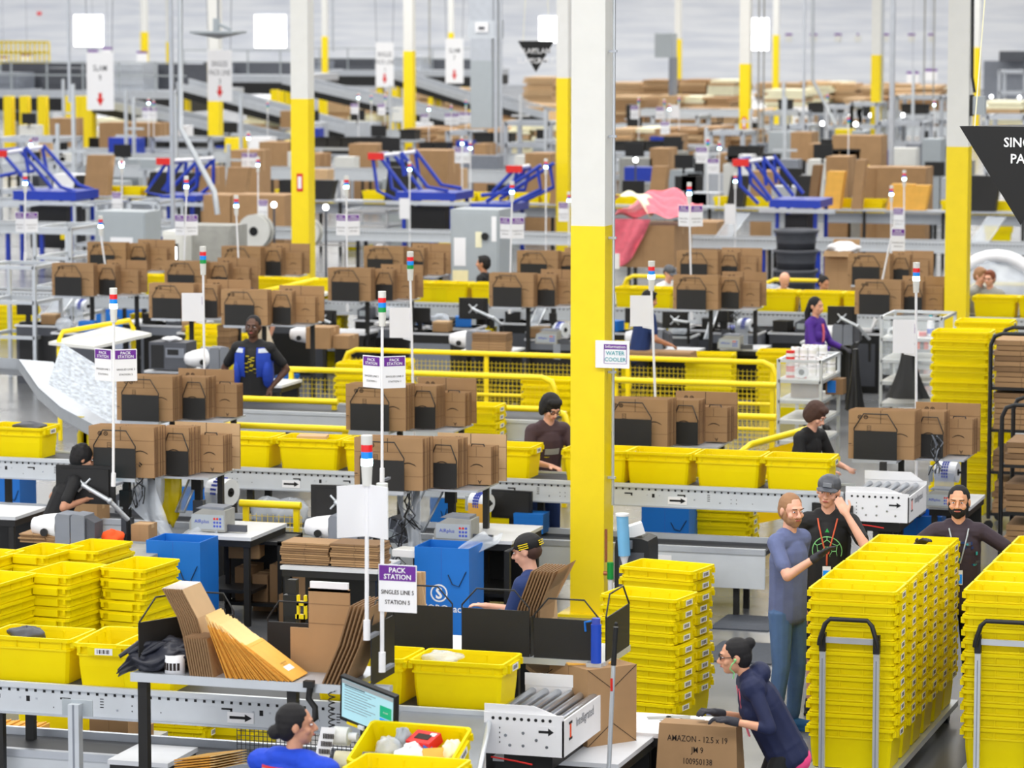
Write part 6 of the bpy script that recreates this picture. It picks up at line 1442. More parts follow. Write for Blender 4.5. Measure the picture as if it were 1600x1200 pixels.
# ================================================================ small clutter around the middle and third lines
r=random.Random(33)
kinds=[('black','monitor_stand','black screen and stand'),('dgrey','label_machine','dark grey label machine'),('card','small_carton','small brown carton'),('film','plastic_sheet','heap of clear plastic'),('white','paper_stack','stack of white paper'),('blue','blue_crate','blue crate'),('panelblack','tool_box','black tool box')]
def clut(px,py,z,kind,label,s=1.0,v=None):
    if v is None: u,v=G(px,py,z)
    else: u=cu(px,v,z)
    m,n,_=kinds[kind]
    if kind in(3,): return bag(MB(),(0,0,.09*s),(.17*s,.12*s,.12*s),m,int(px)).build(n,None,(u,v,z),0,label,'plastic')
    t=thing(n,label,{'monitor_stand':'monitor','label_machine':'machine','small_carton':'box','paper_stack':'paper','blue_crate':'crate','tool_box':'box'}[n],(u,v,z),r.uniform(-.3,.3))
    if kind==0: MB().box(-.2*s,.2*s,-.02,.02,.12,.12+.26*s,m).box(-.18*s,.18*s,-.024,-.02,.14,.10+.26*s,'panelblack').build('screen_back',t); MB().box(-.03,.03,-.0,.05,0,.3,'black').box(-.1,.1,-.08,.1,0,.02,'black').build('foot',t)
    elif kind==1: MB().prism([(-.14*s,0),(.14*s,0),(.14*s,.2*s),(.02*s,.24*s),(-.14*s,.16*s)],-.12,.12,m).build('housing',t); MB().box(-.1*s,.05*s,-.13,-.12,.04,.12,'cabinet').build('label_slot',t)
    elif kind==4: MB().box(-.12*s,.12*s,-.1,.1,0,.06*s,m).build('sheets',t); MB().box(-.1*s,.1*s,-.08,.08,.06*s,.065*s,'offwhite').build('top_sheet',t)
    else: MB().box(-.14*s,.14*s,-.1,.12,0,.18*s,m).build('box_body',t); MB().box(-.142*s,.142*s,-.102,.122,.15*s,.182*s,m if kind!=2 else 'cardl').build('lid',t)
    return t
PL=[(60,508,'at the frame edge'),(118,520,'by the aluminium scaffold'),(255,508,'above the label printer'),(315,520,'beside the third-line bench'),(455,505,'behind the yellow framed bench'),(590,500,'under the third-line rack at centre'),(615,512,'left of the blank sheet'),(672,520,'between two third-line tables'),(705,512,'before the grey cabinet'),(820,505,'near the column, third line'),(860,530,'touching the column, third line'),(975,520,'behind the navy shirted man'),(1040,525,'before the bracket monitor'),(1090,515,'under the paper-tag rack'),(1145,520,'by the third-line film roll'),(1200,500,'beside the purple jacket woman'),(1240,520,'before the purple jacket woman'),(1335,520,'behind the milk bottle trolley'),(1360,505,'under the leaning sign pole')]
for i,(px,py,w) in enumerate(PL):
    u,v=G(px,py,.85)
    t=thing('equipment_stand','low dark equipment stand '+w,'stand',(u-.35,v,0)); MB().box(0,.7,0,.5,.0,.85,['dgrey','black','grey','panelblack'][i%4]).box(-.02,.72,-.02,.52,.82,.85,'ltop').build('stand_body',t); MB().box(.05,.65,-.012,0,.1,.7,['black','dgrey','panelblack','grey'][i%4]).build('front_door',t)
    for k in range(2):
        kk=(i*3+k*2)%7; clut(px+(-14 if k==0 else 16)*1.2,py-4,.85,kk,'%s %s, %s side'%(kinds[kk][2],w,['near','far'][k]),.8,v=v+.25)
PL=[(385,870,.55,2,'on the dark shelf right of the blue bin'),(372,895,.2,5,'teal and blue low on the dark shelf'),(420,800,.62,3,'on the take-away belt left of centre'),(800,800,.62,0,'behind the table by the column'),(620,845,.72,1,'behind the flat carton piles'),(640,868,.72,4,'beside the flat carton piles'),(1300,800,.62,0,'behind the capped man'),(830,820,.62,5,'left of the column on the low belt'),(455,815,.62,3,'in the clear tray on the take-away belt'),(210,800,.76,1,'behind the orange cloth')]
for i,(px,py,z,kk,w) in enumerate(PL):
    clut(px,py,z,kk,'%s %s'%(kinds[kk][2],w),1.0,v=(V2-.1 if z==.62 else None))
# dark shelving behind the front line, with cartons
for px0,px1,py,nm in [(352,440,985,'dark steel shelving right of the left blue bin'),(442,560,1000,'dark steel shelving under the flat carton piles'),(1000,1085,1000,'dark shelving right of the water cooler')]:
    v=G((px0+px1)/2,py,0)[1]+.5; u0,u1=cu(px0,v,.5),cu(px1,v,.5); L=u1-u0
    t=thing('steel_shelving',nm,'shelving',(u0,v,0)); h=.72 if px0!=1000 else .45
    for x in (0,L-.04):
        for y in (0,.5): MB().box(x,x+.04,y,y+.04,0,h,'black').build('post',t)
    for z in (.12,h-.04): MB().box(0,L,0,.54,z,z+.03,'black').build('shelf',t)
    MB().box(0,L,.52,.54,.1,h,'panelblack').build('back_board',t)
    for k in range(3 if px0!=1000 else 2):
        carton(px0+8+26*k,px0+30+26*k,0,0,.15,'brown carton, %s on the lower shelf of the %s'%(ORD[k],nm.replace('dark steel ','')),.3,v=v+.1) if False else None
        t2=thing('small_carton','brown carton, %s on the %s'%(ORD[k],nm),'box',(u0+.06+L*.31*k,v+.08,.15)); hh=[.3,.24,.34][k] if h>.5 else .2
        MB().box(0,L*.27,0,.34,0,hh,'cardd').build('box_body',t2); MB().box(0,L*.27,.15,.19,hh,hh+.002,'cardl').build('packing_tape',t2)
# ================================================================ people
for n_,c in {'skinA':(.90,.68,.58),'skinB':(.36,.24,.18),'skinC':(.78,.56,.44),'skinD':(.86,.63,.50),'hairblack':(.07,.06,.07),'hairbrown':(.27,.17,.13),'hairblond':(.62,.46,.33),'hairred':(.50,.27,.18),
             'slate':(.38,.42,.58),'jeans':(.30,.42,.60),'tblack':(.07,.07,.08),'plum':(.21,.16,.20),'hoodie':(.08,.12,.27),'royal':(.05,.26,.78),'vest':(.10,.25,.68),'brownT':(.28,.20,.22),'khaki':(.55,.54,.50),
             'purpleJ':(.30,.14,.55),'navyT':(.06,.17,.38),'palesh':(.82,.76,.66),'lip':(.70,.38,.36),'shoeblue':(.06,.30,.48),'glove':(.20,.20,.23),'hotpink':(.98,.30,.55),'reflect':(.80,.83,.88),'lanyard':(.85,.38,.25),'mint':(.55,.85,.55)}.items():
    mat(n_,c,.75 if not n_.startswith('skin') else .55,var=.08,scale=14,bump=0 if n_.startswith('skin') else .25)
BAKE=[]
def rem(name,mb,vox,par,it=3):
    o=mb.build(name,par); m=o.modifiers.new('r','REMESH'); m.mode='VOXEL'; m.voxel_size=vox; m.use_smooth_shade=True
    m=o.modifiers.new('s','SMOOTH'); m.factor=.5; m.iterations=it; BAKE.append(o); return o
def caps(mb,p0,r0,p1,r1,m,T=None,n=12):
    p0=Vector(p0);p1=Vector(p1)
    mb.cyl(p0,p1,r0,m,r1,n,T); mb.ball(p0,r0,m,6,T); mb.ball(p1,r1,m,6,T)
def hand(mb,wr,el,s,m,T,grow=0,curl=.5,point=False,k=1.0):
    wr=Vector(wr);d=(wr-Vector(el)).normalized(); side=Vector((s*-1,0,0)); 
    side=side-d*side.dot(d); side=side.normalized() if side.length>.1 else d.orthogonal().normalized()
    side=-side*(-1); nrm=d.cross(side).normalized()
    if nrm.z>0: nrm=-nrm
    g=grow
    c=wr+d*.045*k
    R_=Matrix((side,d,nrm)).transposed().to_4x4()
    mb.ball((0,0,0),((.040+g)*k,(.052+g)*k,(.017+g)*k),m,6,T@Matrix.Translation(c)@R_)
    caps(mb,wr,.026*k+g,wr+d*.03*k,.026*k+g,m,T)
    for i,(o,L) in enumerate(((-.030,.062),(-.010,.075),(.010,.072),(.029,.056))):
        b=wr+d*.085*k+side*o*k; L*=k
        p1=b+d*L*.5+nrm*L*.18*curl; p2=p1+d*L*.32*(1-curl*.5)+nrm*L*.4*curl; p3=p2+d*L*.2*(1-curl)+nrm*L*.3*curl
        r=.0088*k+g*.5
        caps(mb,b-d*.02,r,p1,r,m,T,8); caps(mb,p1,r,p2,r*.92,m,T,8); caps(mb,p2,r*.92,p3,r*.82,m,T,8)
    b=wr+d*.03*k-side*.030*k; p1=b+d*.03*k-side*.028*k+nrm*.006; p2=p1+d*.032*k-side*.008*k
    r=.0105*k+g*.5
    caps(mb,b,r*1.1,p1,r,m,T,8); caps(mb,p1,r,p2,r*.88,m,T,8)
def person(label,u,v,yaw,h=1.75,bend=0,side=0,drop=0,head=(0,0,0),arms=None,legs=None,skin='skinA',hair='hairbrown',hstyle='short',shirt='tblack',sleeve='short',pants='jeans',shoe='black',
           fem=False,wide=1,vox=.0075,gloves=None,beard=None,glasses=False,extra=None,shorts=False,curl=.5,legsvis=True,z=0,hood=False):
    t=thing('person',label,'person',(u,v,z),yaw); k=h/1.75
    w_=.9 if fem else 1.0
    S=Matrix.Scale(k,4)
    P0=Vector((0,0,.95-drop))
    Bm=S@Matrix.Translation(P0)@Euler((bend,side,0)).to_matrix().to_4x4()@Matrix.Translation((0,0,-.95))
    # rotation about x by +bend tips the top towards -y when negative
    def up(x,y,zz): return Bm@Vector((x,y,zz))
    shx=.175*w_
    arms=arms or {}
    A={}
    for s in (-1,1):
        sh=up(s*shx,0,1.425)
        el,wr=arms.get(s,((s*.25*w_,.03,1.14-drop*.6),(s*.24*w_,-.10,.90-drop*.6)))
        el=S@Vector(el); wr=S@Vector(wr)
        el=sh+(el-sh).normalized()*.29*k; wr=el+(wr-el).normalized()*.26*k
        A[s]=(sh,el,wr)
    Lg={}
    legs=legs or {}
    for s in (-1,1):
        kn,an=legs.get(s,((s*.10,-.02-drop*.9,.50-drop*.25),(s*.115,.03,.085)))
        Lg[s]=(S@(P0+Vector((s*.085,0,-.05))),S@Vector(kn),S@Vector(an))
    b=MB(); m=skin; I=Matrix.Identity(4); _T=[Bm]
    def torso(mb,m,g,full=True):
        Bm=_T[0]
        sx=.95 if fem else 1
        mb.ball((0,0,.96),(.150*1.0+g,.112+g,.12+g),m,8,Bm); mb.ball((0,0,1.10),((.125 if fem else .140)+g,.100+g,.15+g),m,8,Bm)
        mb.ball((0,0,1.28),(.158*sx+g,.112+g,.17+g),m,8,Bm)
        if fem: mb.ball((-.06,-.075,1.26),(.06+g,.055+g,.06+g),m,6,Bm).ball((.06,-.075,1.26),(.06+g,.055+g,.06+g),m,6,Bm)
        caps(mb,(-shx*.86,0,1.42),.058+g,(shx*.86,0,1.42),.058+g,m,Bm); caps(mb,(-.06,0.01,1.455),.05+g,(.06,0.01,1.455),.05+g,m,Bm)
    torso(b,m,0)
    caps(b,(0,.005,1.45),.055*w_,(0,-.005,1.55),.052*w_,m,Bm)
    for s in (-1,1):
        sh,el,wr=A[s]; caps(b,sh,.050*k*w_,el,.038*k*w_,m); caps(b,el,.039*k*w_,wr,.025*k*w_,m); 
        hand(b,wr,el,s,m,I,0,curl,k=k*.98)
        hp,kn,an=Lg[s]; caps(b,hp,.085*k,kn,.055*k,m); caps(b,kn,.055*k,an,.036*k,m)
        b.ball(an+Vector((0,-.07,-.045))*k,(.043*k,.12*k,.038*k),m,6)
    # head
    hy,hp_,hr=head; hc=up(0,-.012,1.645)
    Hm=Matrix.Translation(hc)@(Bm.to_3x3().normalized().to_4x4() if False else Matrix.Identity(4))@Euler((hp_,hr,hy)).to_matrix().to_4x4()@S@Matrix.Scale(1.05,4)
    b.ball((0,.01,.025),(.074,.092,.088),m,8,Hm); b.ball((0,-.02,-.045),(.058,.066,.062),m,8,Hm); b.ball((0,-.052,-.078),(.030,.030,.026),m,6,Hm)
    caps(b,(0,-.085,.012),.009,(0,-.108,-.020),.013,m,Hm,8); b.ball((-.013,-.097,-.024),.010,m,6,Hm).ball((.013,-.097,-.024),.010,m,6,Hm)
    caps(b,(-.035,-.078,.030),.011,(.035,-.078,.030),.011,m,Hm,8)
    for s in (-1,1):
        b.ball((s*.076,.008,-.005),(.010,.020,.030),m,6,Hm); b.ball((s*.042,-.062,-.022),(.022,.02,.02),m,6,Hm)
    caps(b,(-.018,-.086,-.050),.008,(.018,-.086,-.050),.008,m,Hm,8)
    caps(b,hc*1,.05*k*w_,up(0,0,1.5),.052*k*w_,m)
    rem('body',b,vox,t)
    # face details
    if vox<.011:
        e=MB()
        for s in (-1,1): e.ball((s*.030,-.0795,.010),(.0105,.008,.0048),'white',6,Hm); e.ball((s*.030,-.0855,.010),(.0048,.0035,.0048),'hairblack',6,Hm)
        e.build('eyes',t)
        e=MB(); 
        for s in (-1,1): caps(e,(s*.016,-.090,.030),.0035,(s*.046,-.082,.032),.003,hair if hair!='hairblond' else 'hairbrown',Hm,6)
        e.build('eyebrows',t)
        MB().ball((0,-.092,-.050),(.021,.006,.0065),'lip',6,Hm).build('mouth',t)
    if beard:
        e=MB(); e.ball((0,-.028,-.058),(.061,.066,.052),beard,8,Hm); e.ball((0,-.055,-.085),(.034,.034,.028),beard,6,Hm)
        for s in (-1,1): e.ball((s*.062,-.015,-.028),(.012,.025,.045),beard,6,Hm)
        caps(e,(-.02,-.089,-.037),.006,(.02,-.089,-.037),.006,beard,Hm,6)
        rem('beard',e,.006,t,2)
    if glasses:
        e=MB()
        for s in (-1,1): e.tube([(s*.031+.020*math.cos(q*PI/6),-.094,.010+.014*math.sin(q*PI/6)) for q in range(12)],.0028,'black',6,Hm,closed=True); e.tube([(s*.051,-.092,.012),(s*.078,.0,.010)],.0025,'black',5,Hm)
        e.tube([(-.011,-.095,.012),(.011,-.095,.012)],.0025,'black',5,Hm).build('glasses',t)
    e=MB()
    if hstyle in('short','buzz','bob','bun','lowbun','tail','curly'):
        g={'lowbun':.005,'short':.008,'buzz':.003,'bob':.016,'bun':.005,'tail':.006,'curly':.014}[hstyle]
        e.ball((0,.022,.034),(.078+g,.090+g,.086+g),hair,8,Hm); e.ball((0,.048,.0),(.072+g,.062+g,.085+g),hair,8,Hm)
        if hstyle=='short': e.ball((0,-.035,.095),(.058,.045,.022),hair,6,Hm)
        if hstyle=='bob':
            e.ball((0,-.030,.088),(.078,.062,.035),hair,6,Hm)
            for s in (-1,1): e.ball((s*.075,.015,-.01),(.022,.055,.075),hair,6,Hm)
        if hstyle=='bun': e.ball((0,.105,.075),(.044,.040,.040),hair,6,Hm)
        if hstyle=='lowbun': e.ball((0,.115,-.035),(.05,.042,.042),hair,6,Hm)
        if hstyle=='curly':
            for i in range(30): 
                a=R.uniform(0,2*PI); p=R.uniform(0,1.3); e.ball((.08*math.sin(p)*math.cos(a),.02+.095*math.sin(p)*math.sin(a),.035+.088*math.cos(p)),.022,hair,5,Hm)
        if hstyle=='tail':
            caps(e,(0,.10,.03),.03,(0,.125,-.10),.042,hair,Hm); caps(e,(0,.125,-.10),.042,(0,.10,-.34),.022,hair,Hm)
        rem('hair',e,max(.006,vox*.9),t,2)
    elif hstyle in('cap','capback'):
        e.ball((0,.02,.045),(.086,.100,.076),hair,8,Hm); rem('cap_crown',e,.007,t,2)
        e=MB(); e.grid(lambda a,b_:((a-.5)*.15*(1-.25*b_**2),-.065-.085*b_*math.cos((a-.5)*2.2),.052-.012*b_-.06*(a-.5)**2),10,5,hair,Hm).grid(lambda a,b_:((a-.5)*.15*(1-.25*b_**2),-.065-.085*b_*math.cos((a-.5)*2.2),.048-.012*b_-.06*(a-.5)**2),10,5,hair,Hm); e.build('cap_brim',t)
        MB().ball((0,.045,-.01),(.074,.06,.06),'hairbrown',7,Hm).build('hair',t)
    # clothes
    g=.018 if not hood else .034
    BmW=Bm@Matrix.Diagonal((wide,1+.5*(wide-1),1,1)); _B=Bm
    c=MB(); Bm=BmW; _T[0]=BmW; torso(c,shirt,g)
    qx=(.140 if fem else .150)
    for q in range(23):
        zz=.86+.0175*q; f=min(1,abs(zz-1.08)/.2); c.ball((0,0,zz),(qx+(.158-qx)*f*f+g,.112+g,.075),shirt,8,Bm)
    Bm=_B
    for s in (-1,1):
        sh,el,wr=A[s]
        if sleeve=='short': q=sh.lerp(el,.72); caps(c,sh,.060*k*w_,q,.056*k*w_,shirt)
        else: caps(c,sh,.062*k*w_,el,.052*k*w_,shirt); caps(c,el,.052*k*w_,el.lerp(wr,.88 if sleeve=='long' else .25),.040*k*w_,shirt)
    if hood: c.ball((0,.09,1.47),(.13,.075,.075),shirt,8,Bm); caps(c,(-.1,.02,1.49),.04,(.1,.02,1.49),.04,shirt,Bm)
    rem('shirt' if not hood else 'hooded_sweatshirt',c,vox,t,6)
    c=MB(); c.ball(P0*k+Vector((0,0,-.02)),(.152*k+.004,.115*k+.004,.11*k),pants,8)
    for s in (-1,1):
        hp,kn,an=Lg[s]; caps(c,hp,.094*k,kn,.068*k,pants)
        if not shorts: caps(c,kn,.068*k,kn.lerp(an,.93),.052*k,pants)
        else: caps(c,kn,.072*k,kn.lerp(an,.12),.074*k,pants)
    rem('trousers' if not shorts else 'shorts',c,vox,t)
    for s in (-1,1):
        an=Lg[s][2]; e=MB(); e.ball(an+Vector((0,-.07,-.042))*k,(.050*k,.138*k,.042*k),shoe,7); e.ball(an+Vector((0,.01,-.02))*k,(.048*k,.06*k,.055*k),shoe,7)
        e.box(-.045*k,.045*k,-.2*k,.06*k,-.0,.022,'tblack' if shoe!='shoeblue' else 'white',Matrix.Translation((an.x,an.y,0)))
        rem('shoe',e,.009,t,2)
    if gloves:
        for s in gloves:
            sh,el,wr=A[s]; e=MB(); hand(e,wr,el,s,'glove',I,.0035,curl,k=k); caps(e,wr,.031*k,el.lerp(wr,.86),.032*k,'glove'); rem('glove',e,.0055,t,2)
    if extra: extra(t,Bm,Hm,A,S,up)
    return t
def chest_pt(x,z,back=False,g=.018):
    zz=z-1.28; q=max(.02,1-(x/.178)**2-(zz/.26)**2); y=(.125)*math.sqrt(q)+g-.013
    return (x,y if back else -y,z)
def patch(mb,x0,x1,z0,z1,m,Bm,back=False,g=.02,n=8):
    mb.grid(lambda a,b_:chest_pt(x0+(x1-x0)*a,z0+(z1-z0)*b_,back,g),n,n,m,Bm)
def lanyard(t,Bm,m='lanyard',badge=1.02):
    e=MB()
    for s in (-1,1): e.tube([chest_pt(s*.072,1.455,g=.012)]+[chest_pt(s*(.072-.062*q),1.45-.25*q,g=.022) for q in (.15,.4,.7,1)],.0065,m,5,Bm)
    e.tube([chest_pt(0,1.2,g=.024),(0,-.135,1.12),(0,-.132,badge+.06)],.007,m,5,Bm); e.build('lanyard',t)
    MB().box(-.03,.03,-.142,-.138,badge-.06,badge+.05,'white',Bm).box(-.026,.026,-.144,-.142,badge-.05,badge+.02,'bluelens',Bm).build('badge',t)
def ringpatch(mb,cx,cz,r0,r1,m,Bm,n=28,g=.021):
    for k in range(n):
        a,b_=2*PI*k/n,2*PI*(k+1)/n
        mb.add([chest_pt(cx+r*math.cos(q),cz+r*math.sin(q),g=g) for q,r in ((a,r0),(a,r1),(b_,r1),(b_,r0))],[(0,1,2,3)],m,False,Bm)
# 1 pointing man
u,v=G(1229,1143)
def ex(t,Bm,Hm,A,S,up): pass
person('bearded man in slate blue shirt and jeans pointing with a gloved hand',u,v,1.15,h=1.80,bend=.02,head=(-.35,.12,0),arms={-1:((-.24,-.15,1.25),(-.12,-.42,1.40)),1:((.22,.08,1.13),(.22,.02,.88))},
  hair='hairblond',hstyle='buzz',beard='hairblond',shirt='slate',shoe='shoeblue',gloves=(-1,),curl=.25,vox=.0075)
# 2 capped man
u,v=G(1291,1112)
def ex(t,Bm,Hm,A,S,up):
    lanyard(t,Bm,badge=1.06)
    e=MB(); ringpatch(e,0,1.22,.105,.111,'mint',Bm); ringpatch(e,0,1.22,.035,.040,'mint',Bm,6)
    for k in range(6):
        a=2*PI*k/6; e.tube([chest_pt(.037*math.cos(a),1.22+.037*math.sin(a),g=.02),chest_pt(.068*math.cos(a),1.22+.068*math.sin(a),g=.02)],.003,'mint',5,Bm)
        b_=a+PI/6; p=[chest_pt(r*math.cos(q),1.22+r*math.sin(q),g=.02) for q,r in ((a,.068),(b_,.085),(a+PI/3,.068))]; e.tube(p,.003,'mint',5,Bm); e.tube([chest_pt(.085*math.cos(b_),1.22+.085*math.sin(b_),g=.02),chest_pt(.108*math.cos(b_),1.22+.108*math.sin(b_),g=.02)],.003,'mint',5,Bm)
    e.add([chest_pt(-.016,1.36,g=.022),chest_pt(.016,1.36,g=.022),chest_pt(0,1.39,g=.022)],[(0,1,2)],'green',False,Bm); e.build('shirt_print',t)
    MB().box(-.03,.03,-.088,-.078,.055,.082,'grey',Hm).build('cap_patch',t)
person('man in dark cap and black shirt holding his hand to his cheek',u,v,.15,h=1.84,head=(-.1,.12,.10),arms={1:((.29,-.24,1.27),(.03,-.12,1.68)),-1:((-.25,.02,1.14),(-.22,-.05,.88))},
  hair='dgrey',hstyle='cap',shirt='tblack',pants='tblack',shorts=True,shoe='tblack',extra=ex,curl=.15)
# 3 bearded man
u,v=G(1493,1122)
def ex(t,Bm,Hm,A,S,up):
    lanyard(t,Bm,'cabinet',badge=1.10)
    e=MB(); r=random.Random(3)
    for k in range(26):
        x,z=r.uniform(-.04,.13),r.uniform(1.05,1.36); w2=r.uniform(.01,.035)
        patch(e,x,x+w2,z,z+r.uniform(.008,.03),r.choice(['teal','dgrey','dgrey','navyT']),Bm,g=.02,n=2)
    e.build('shirt_print',t)
person('bearded man in dark plum printed shirt leaning on two tote carts',u,v,.22,h=1.79,head=(-.15,.05,0),arms={-1:((-.36,-.02,1.28),(-.26,-.30,1.40)),1:((.43,-.02,1.26),(.36,-.28,1.28))},
  skin='skinD',hair='hairblack',hstyle='buzz',beard='hairblack',shirt='plum',pants='tblack',shoe='tblack',gloves=(-1,1),extra=ex,curl=.45)
# 4 woman in hooded sweatshirt
u,v=G(1222,1355)
def ex(t,Bm,Hm,A,S,up):
    e=MB()
    e.tube([(.078,-.005,-.012),(.084,-.03,-.03),(.070,-.045,-.06),(.06,-.02,-.09),(.05,-.03,-.13)],.0045,'mint',6,Hm).ball((.080,-.006,-.006),.010,'mint',6,Hm); e.build('earphone_cord',t)
    e=MB()
    for s in (-1,1): e.tube([chest_pt(s*.06,1.45,g=.014),chest_pt(s*.045,1.3,g=.03),(s*.02,-.17,1.12)],.007,'pink',5,Bm)
    e.build('lanyard',t)
    e=MB(); e.ball((0,.02,.95-.12),(.158,.125,.10),'hotpink',8,Bm); rem('undershirt',e,.009,t)
person('woman in navy hooded sweatshirt with glasses and hair bun bending to a box',u,v,-1.22,h=1.66,bend=.48,drop=.12,head=(.0,.12,0),arms={1:((.27,-.14,1.04),(.22,-.42,1.06)),-1:((-.2,-.2,1.06),(-.12,-.45,1.04))},
  skin='skinD',hair='hairblack',hstyle='bun',shirt='hoodie',sleeve='half',pants='tblack',fem=True,gloves=(-1,1),glasses=True,hood=True,extra=ex,curl=.7)
# 5 woman in royal blue shirt, seen from behind
u,v=G(455,1582)
def ex(t,Bm,Hm,A,S,up):
    e=MB(); Bm=Bm@Matrix.Translation((0,.035,.085)); patch(e,-.125,.125,1.03,1.34,'red',Bm,True,.020); patch(e,-.115,.115,1.04,1.325,'gray2',Bm,True,.0225)
    patch(e,-.025,.025,1.22,1.26,'printblue',Bm,True,.025,2); patch(e,-.015,.015,1.23,1.25,'gray2',Bm,True,.0265,2)
    for s in (-1,1): patch(e,s*.07-.025,s*.07+.025,1.285,1.30,'white',Bm,True,.025,2)
    patch(e,-.09,-.05,1.21,1.24,'cabinet',Bm,True,.025,2); patch(e,.04,.06,1.21,1.235,'red',Bm,True,.025,2); patch(e,.07,.09,1.21,1.235,'cabinet',Bm,True,.025,2)
    e.build('back_print',t)
person('woman in royal blue shirt seen from behind with low dark bun',u,v,2.85,h=1.69,bend=.08,head=(-.9,0,0),arms={1:((.28,-.06,1.17),(.30,-.26,1.28)),-1:((-.24,-.04,1.14),(-.2,-.26,1.05))},skin='skinC',hair='hairblack',hstyle='lowbun',wide=1.5,shirt='royal',pants='tblack',fem=True,extra=ex)
# 6 vest man
u,v=G(398,753)
def ex(t,Bm,Hm,A,S,up):
    Bm=Bm@Matrix.Diagonal((1.14,1.08,1,1)); e=MB()
    def seg(mb,x0,x1,z0,z1,m,g): 
        patch(mb,x0,x1,z0,z1,m,Bm,False,g); patch(mb,x0,x1,z0,z1,m,Bm,True,g)
    for s in (-1,1):
        a,b_=sorted((s*.055,s*.17)); patch(e,a,b_,1.02,1.44,'vest',Bm,False,.034); patch(e,a,b_,1.04,1.44,'vest',Bm,True,.03)
        e.ball((s*.135,0,1.17),(.05,.135,.18),'vest',8,Bm)
    e.box(-.16,.16,.118,.126,1.02,1.45,'vest',Bm); e.build('vest',t)
    e=MB()
    for s in (-1,1):
        a,b_=sorted((s*.073,s*.165)); patch(e,a,b_,1.385,1.43,'reflect',Bm,False,.038,4); patch(e,a,b_,1.07,1.10,'reflect',Bm,False,.040,4)
    e.build('reflective_strip',t)
    e=MB(); r=random.Random(9)
    for k in range(16): x,z=r.uniform(-.05,.04),1.12+.015*k; patch(e,x-.01,x+.022,z,z+.009,'totedirt',Bm,g=.02,n=2)
    e.build('shirt_print',t)
person('man in blue reflective vest standing with hands on his hips',u,v,.12,h=1.90,wide=1.1,arms={-1:((-.36,.08,1.17),(-.17,-.05,.98)),1:((.36,.08,1.17),(.17,-.05,.98))},skin='skinB',hair='hairblack',hstyle='buzz',shirt='tblack',pants='khaki',extra=ex,vox=.01)
# 7..
def simple(label,px,py,yaw,**k):
    if py<0: v=V3+1.0; u=cu(px,v,1.5); z=Wv(px,-py,v)[1]; k['h']=z/(1-.06*k.get('bend',0)/.3); return person(label,u,v,yaw,**k)
    u,v=G(px,py); return person(label,u,v,yaw,**k)
simple('dark-haired man in black shirt working behind the left monitor',84,955,2.1,h=1.68,drop=.14,bend=.42,head=(.0,.25,0),arms={-1:((-.24,-.14,1.15),(-.15,-.38,1.1)),1:((.24,-.12,1.15),(.16,-.36,1.1))},skin='skinC',hair='hairblack',hstyle='curly',shirt='tblack',pants='tblack',vox=.009)
simple('dark-haired man in brown printed shirt looking down behind the totes',848,902,.75,h=1.78,bend=.22,head=(.1,.55,0),arms={-1:((-.24,-.18,1.15),(-.15,-.40,1.12)),1:((.26,-.2,1.15),(.16,-.42,1.12))},hair='hairblack',hstyle='bob',shirt='brownT',pants='navyT',glasses=True,beard=None,vox=.009,
  extra=lambda t,Bm,Hm,A,S,up:(lambda e:[patch(e,-.07,.0,1.06,1.2,'totedirt',Bm,n=3),patch(e,.02,.09,1.06,1.16,'totedirt',Bm,n=3),patch(e,-.07,.08,1.22,1.28,'gray2',Bm,n=4),e.build('shirt_print',t)])(MB()))
simple('person with thick brown hair looking down behind the last tote',1248,905,1.15,h=1.72,bend=.25,head=(.2,.6,0),arms={-1:((-.24,-.18,1.15),(-.15,-.40,1.12)),1:((.26,-.2,1.15),(.16,-.42,1.12))},hair='hairbrown',hstyle='bob',shirt='tblack',pants='tblack',vox=.009)
def ex(t,Bm,Hm,A,S,up):
    e=MB(); patch(e,-.03,.03,1.0,1.42,'pink',Bm,g=.024); e.build('blouse',t)
simple('woman in purple jacket with long black ponytail at a monitor',1272,672,1.25,h=1.70,head=(-.1,.08,0),arms={-1:((-.22,-.1,1.16),(-.14,-.36,1.10)),1:((.22,-.1,1.16),(.14,-.36,1.10))},skin='skinD',hair='hairblack',hstyle='tail',shirt='purpleJ',sleeve='long',pants='tblack',fem=True,gloves=(-1,1),extra=ex,vox=.01)
simple('man in navy shirt seen from behind beside a blank sign sheet',998,662,2.3,h=1.74,bend=.2,head=(-.1,.3,0),arms={-1:((-.26,-.1,1.13),(-.2,-.34,1.05)),1:((.28,-.14,1.13),(.22,-.38,1.05))},skin='skinC',hair='hairblack',hstyle='short',shirt='navyT',pants='tblack',vox=.011)
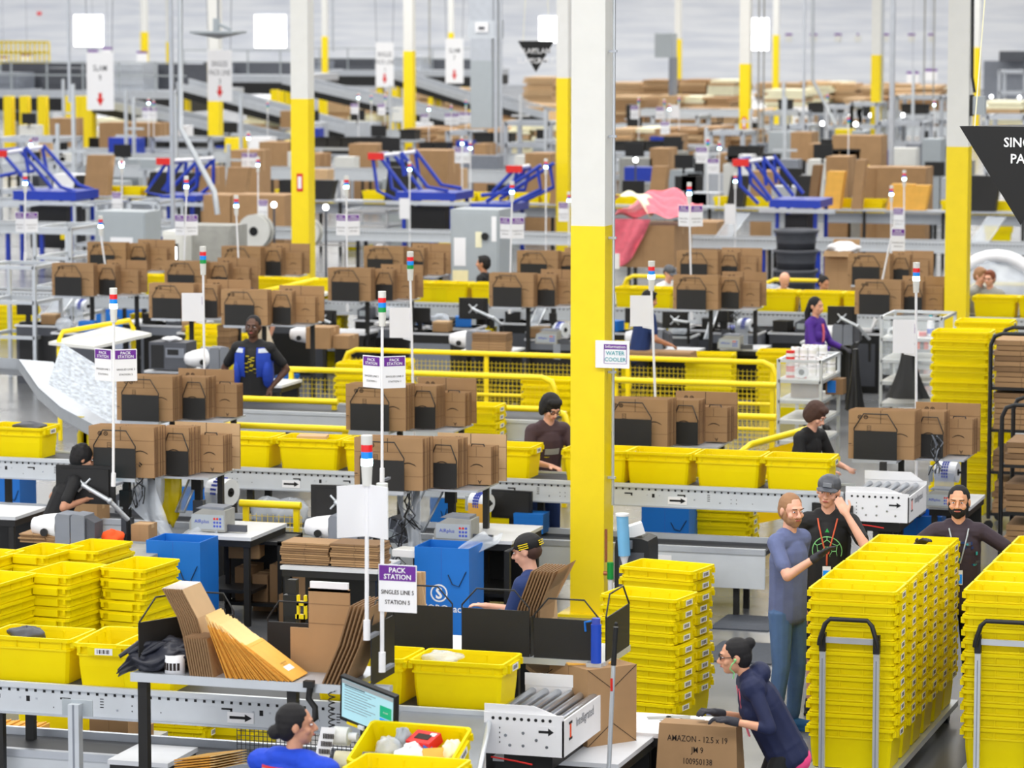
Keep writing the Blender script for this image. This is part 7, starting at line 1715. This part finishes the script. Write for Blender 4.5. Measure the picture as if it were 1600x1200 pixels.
simple('man in black cap with yellow lettering behind the leaning cartons',842,1222,-1.7,h=1.76,bend=.12,head=(.1,.3,0),arms={-1:((-.2,-.2,1.15),(-.12,-.42,1.2)),1:((.25,-.15,1.1),(.15,-.45,1.08))},skin='skinA',hair='tblack',hstyle='cap',shirt='navyT',pants='tblack',vox=.009,
  extra=lambda t,Bm,Hm,A,S,up:(lambda e:[e.box(-.045,.045,.100+.016,.101+.016,.045-k*.014,.051-k*.014,'yel',Hm) for k in range(3)]+[e.box(.085,.087,-.02,.05,.02+.014*k,.026+.014*k,'yel',Hm) for k in range(3)]+[e.build('cap_lettering',t)])(MB()))
simple('distant dark-haired man in profile beside the grey cabinet',756,-401,-1.6,h=1.78,hair='hairblack',skin='skinC',shirt='tblack',pants='tblack',vox=.012)
simple('distant person in grey cap and white shirt looking down',1036,-421,1.0,h=1.68,bend=.2,head=(0,.5,0),hair='dgrey',hstyle='cap',shirt='white',pants='jeans',vox=.012)
simple('distant fair-haired person in profile right of the big right column',1522,-424,1.1,h=1.66,bend=.15,head=(0,.3,0),hair='hairblond',shirt='gray2',pants='jeans',vox=.012)
simple('distant red-haired man with glasses facing the viewer at right',1549,-427,-.2,h=1.64,bend=.1,head=(0,.1,0),hair='hairred',glasses=True,shirt='gray2',pants='jeans',vox=.012)
simple('distant woman with black bun and red hair tie behind totes',1278,-437,.9,h=1.62,bend=.2,head=(0,.4,0),hair='hairblack',hstyle='bun',skin='skinC',shirt='white',pants='jeans',fem=True,vox=.012,
  extra=lambda t,Bm,Hm,A,S,up: MB().cyl((0,.07,.06),(0,.085,.068),.04,'red',T=Hm).build('hair_tie',t))
simple('distant fair person with cropped hair bowing over the totes',1219,-434,.5,h=1.62,bend=.35,head=(0,.8,0),hair='skinA',hstyle='buzz',shirt='palesh',pants='jeans',vox=.012)
simple('person in pale shirt turned away behind the man in the vest',412,640,-1.9,h=1.66,bend=.4,head=(0,.4,0),hair='hairbrown',hstyle='bun',shirt='palesh',pants='jeans',fem=True,vox=.012)
def bake_people():
    dg=bpy.context.evaluated_depsgraph_get()
    for o in BAKE:
        me=bpy.data.meshes.new_from_object(o.evaluated_get(dg)); me.name=o.name
        old=o.data; mats=[m for m in old.materials]; o.modifiers.clear(); o.data=me; bpy.data.meshes.remove(old)
        if not me.materials:
            for m in mats: me.materials.append(m)
        me.polygons.foreach_set('use_smooth',[True]*len(me.polygons))
bake_people()
STUFF.build('tote',None,label='all the remaining yellow totes, small ones under the blue lifts and buried in stacks',cat='tote',kind='stuff')
orig_drop()
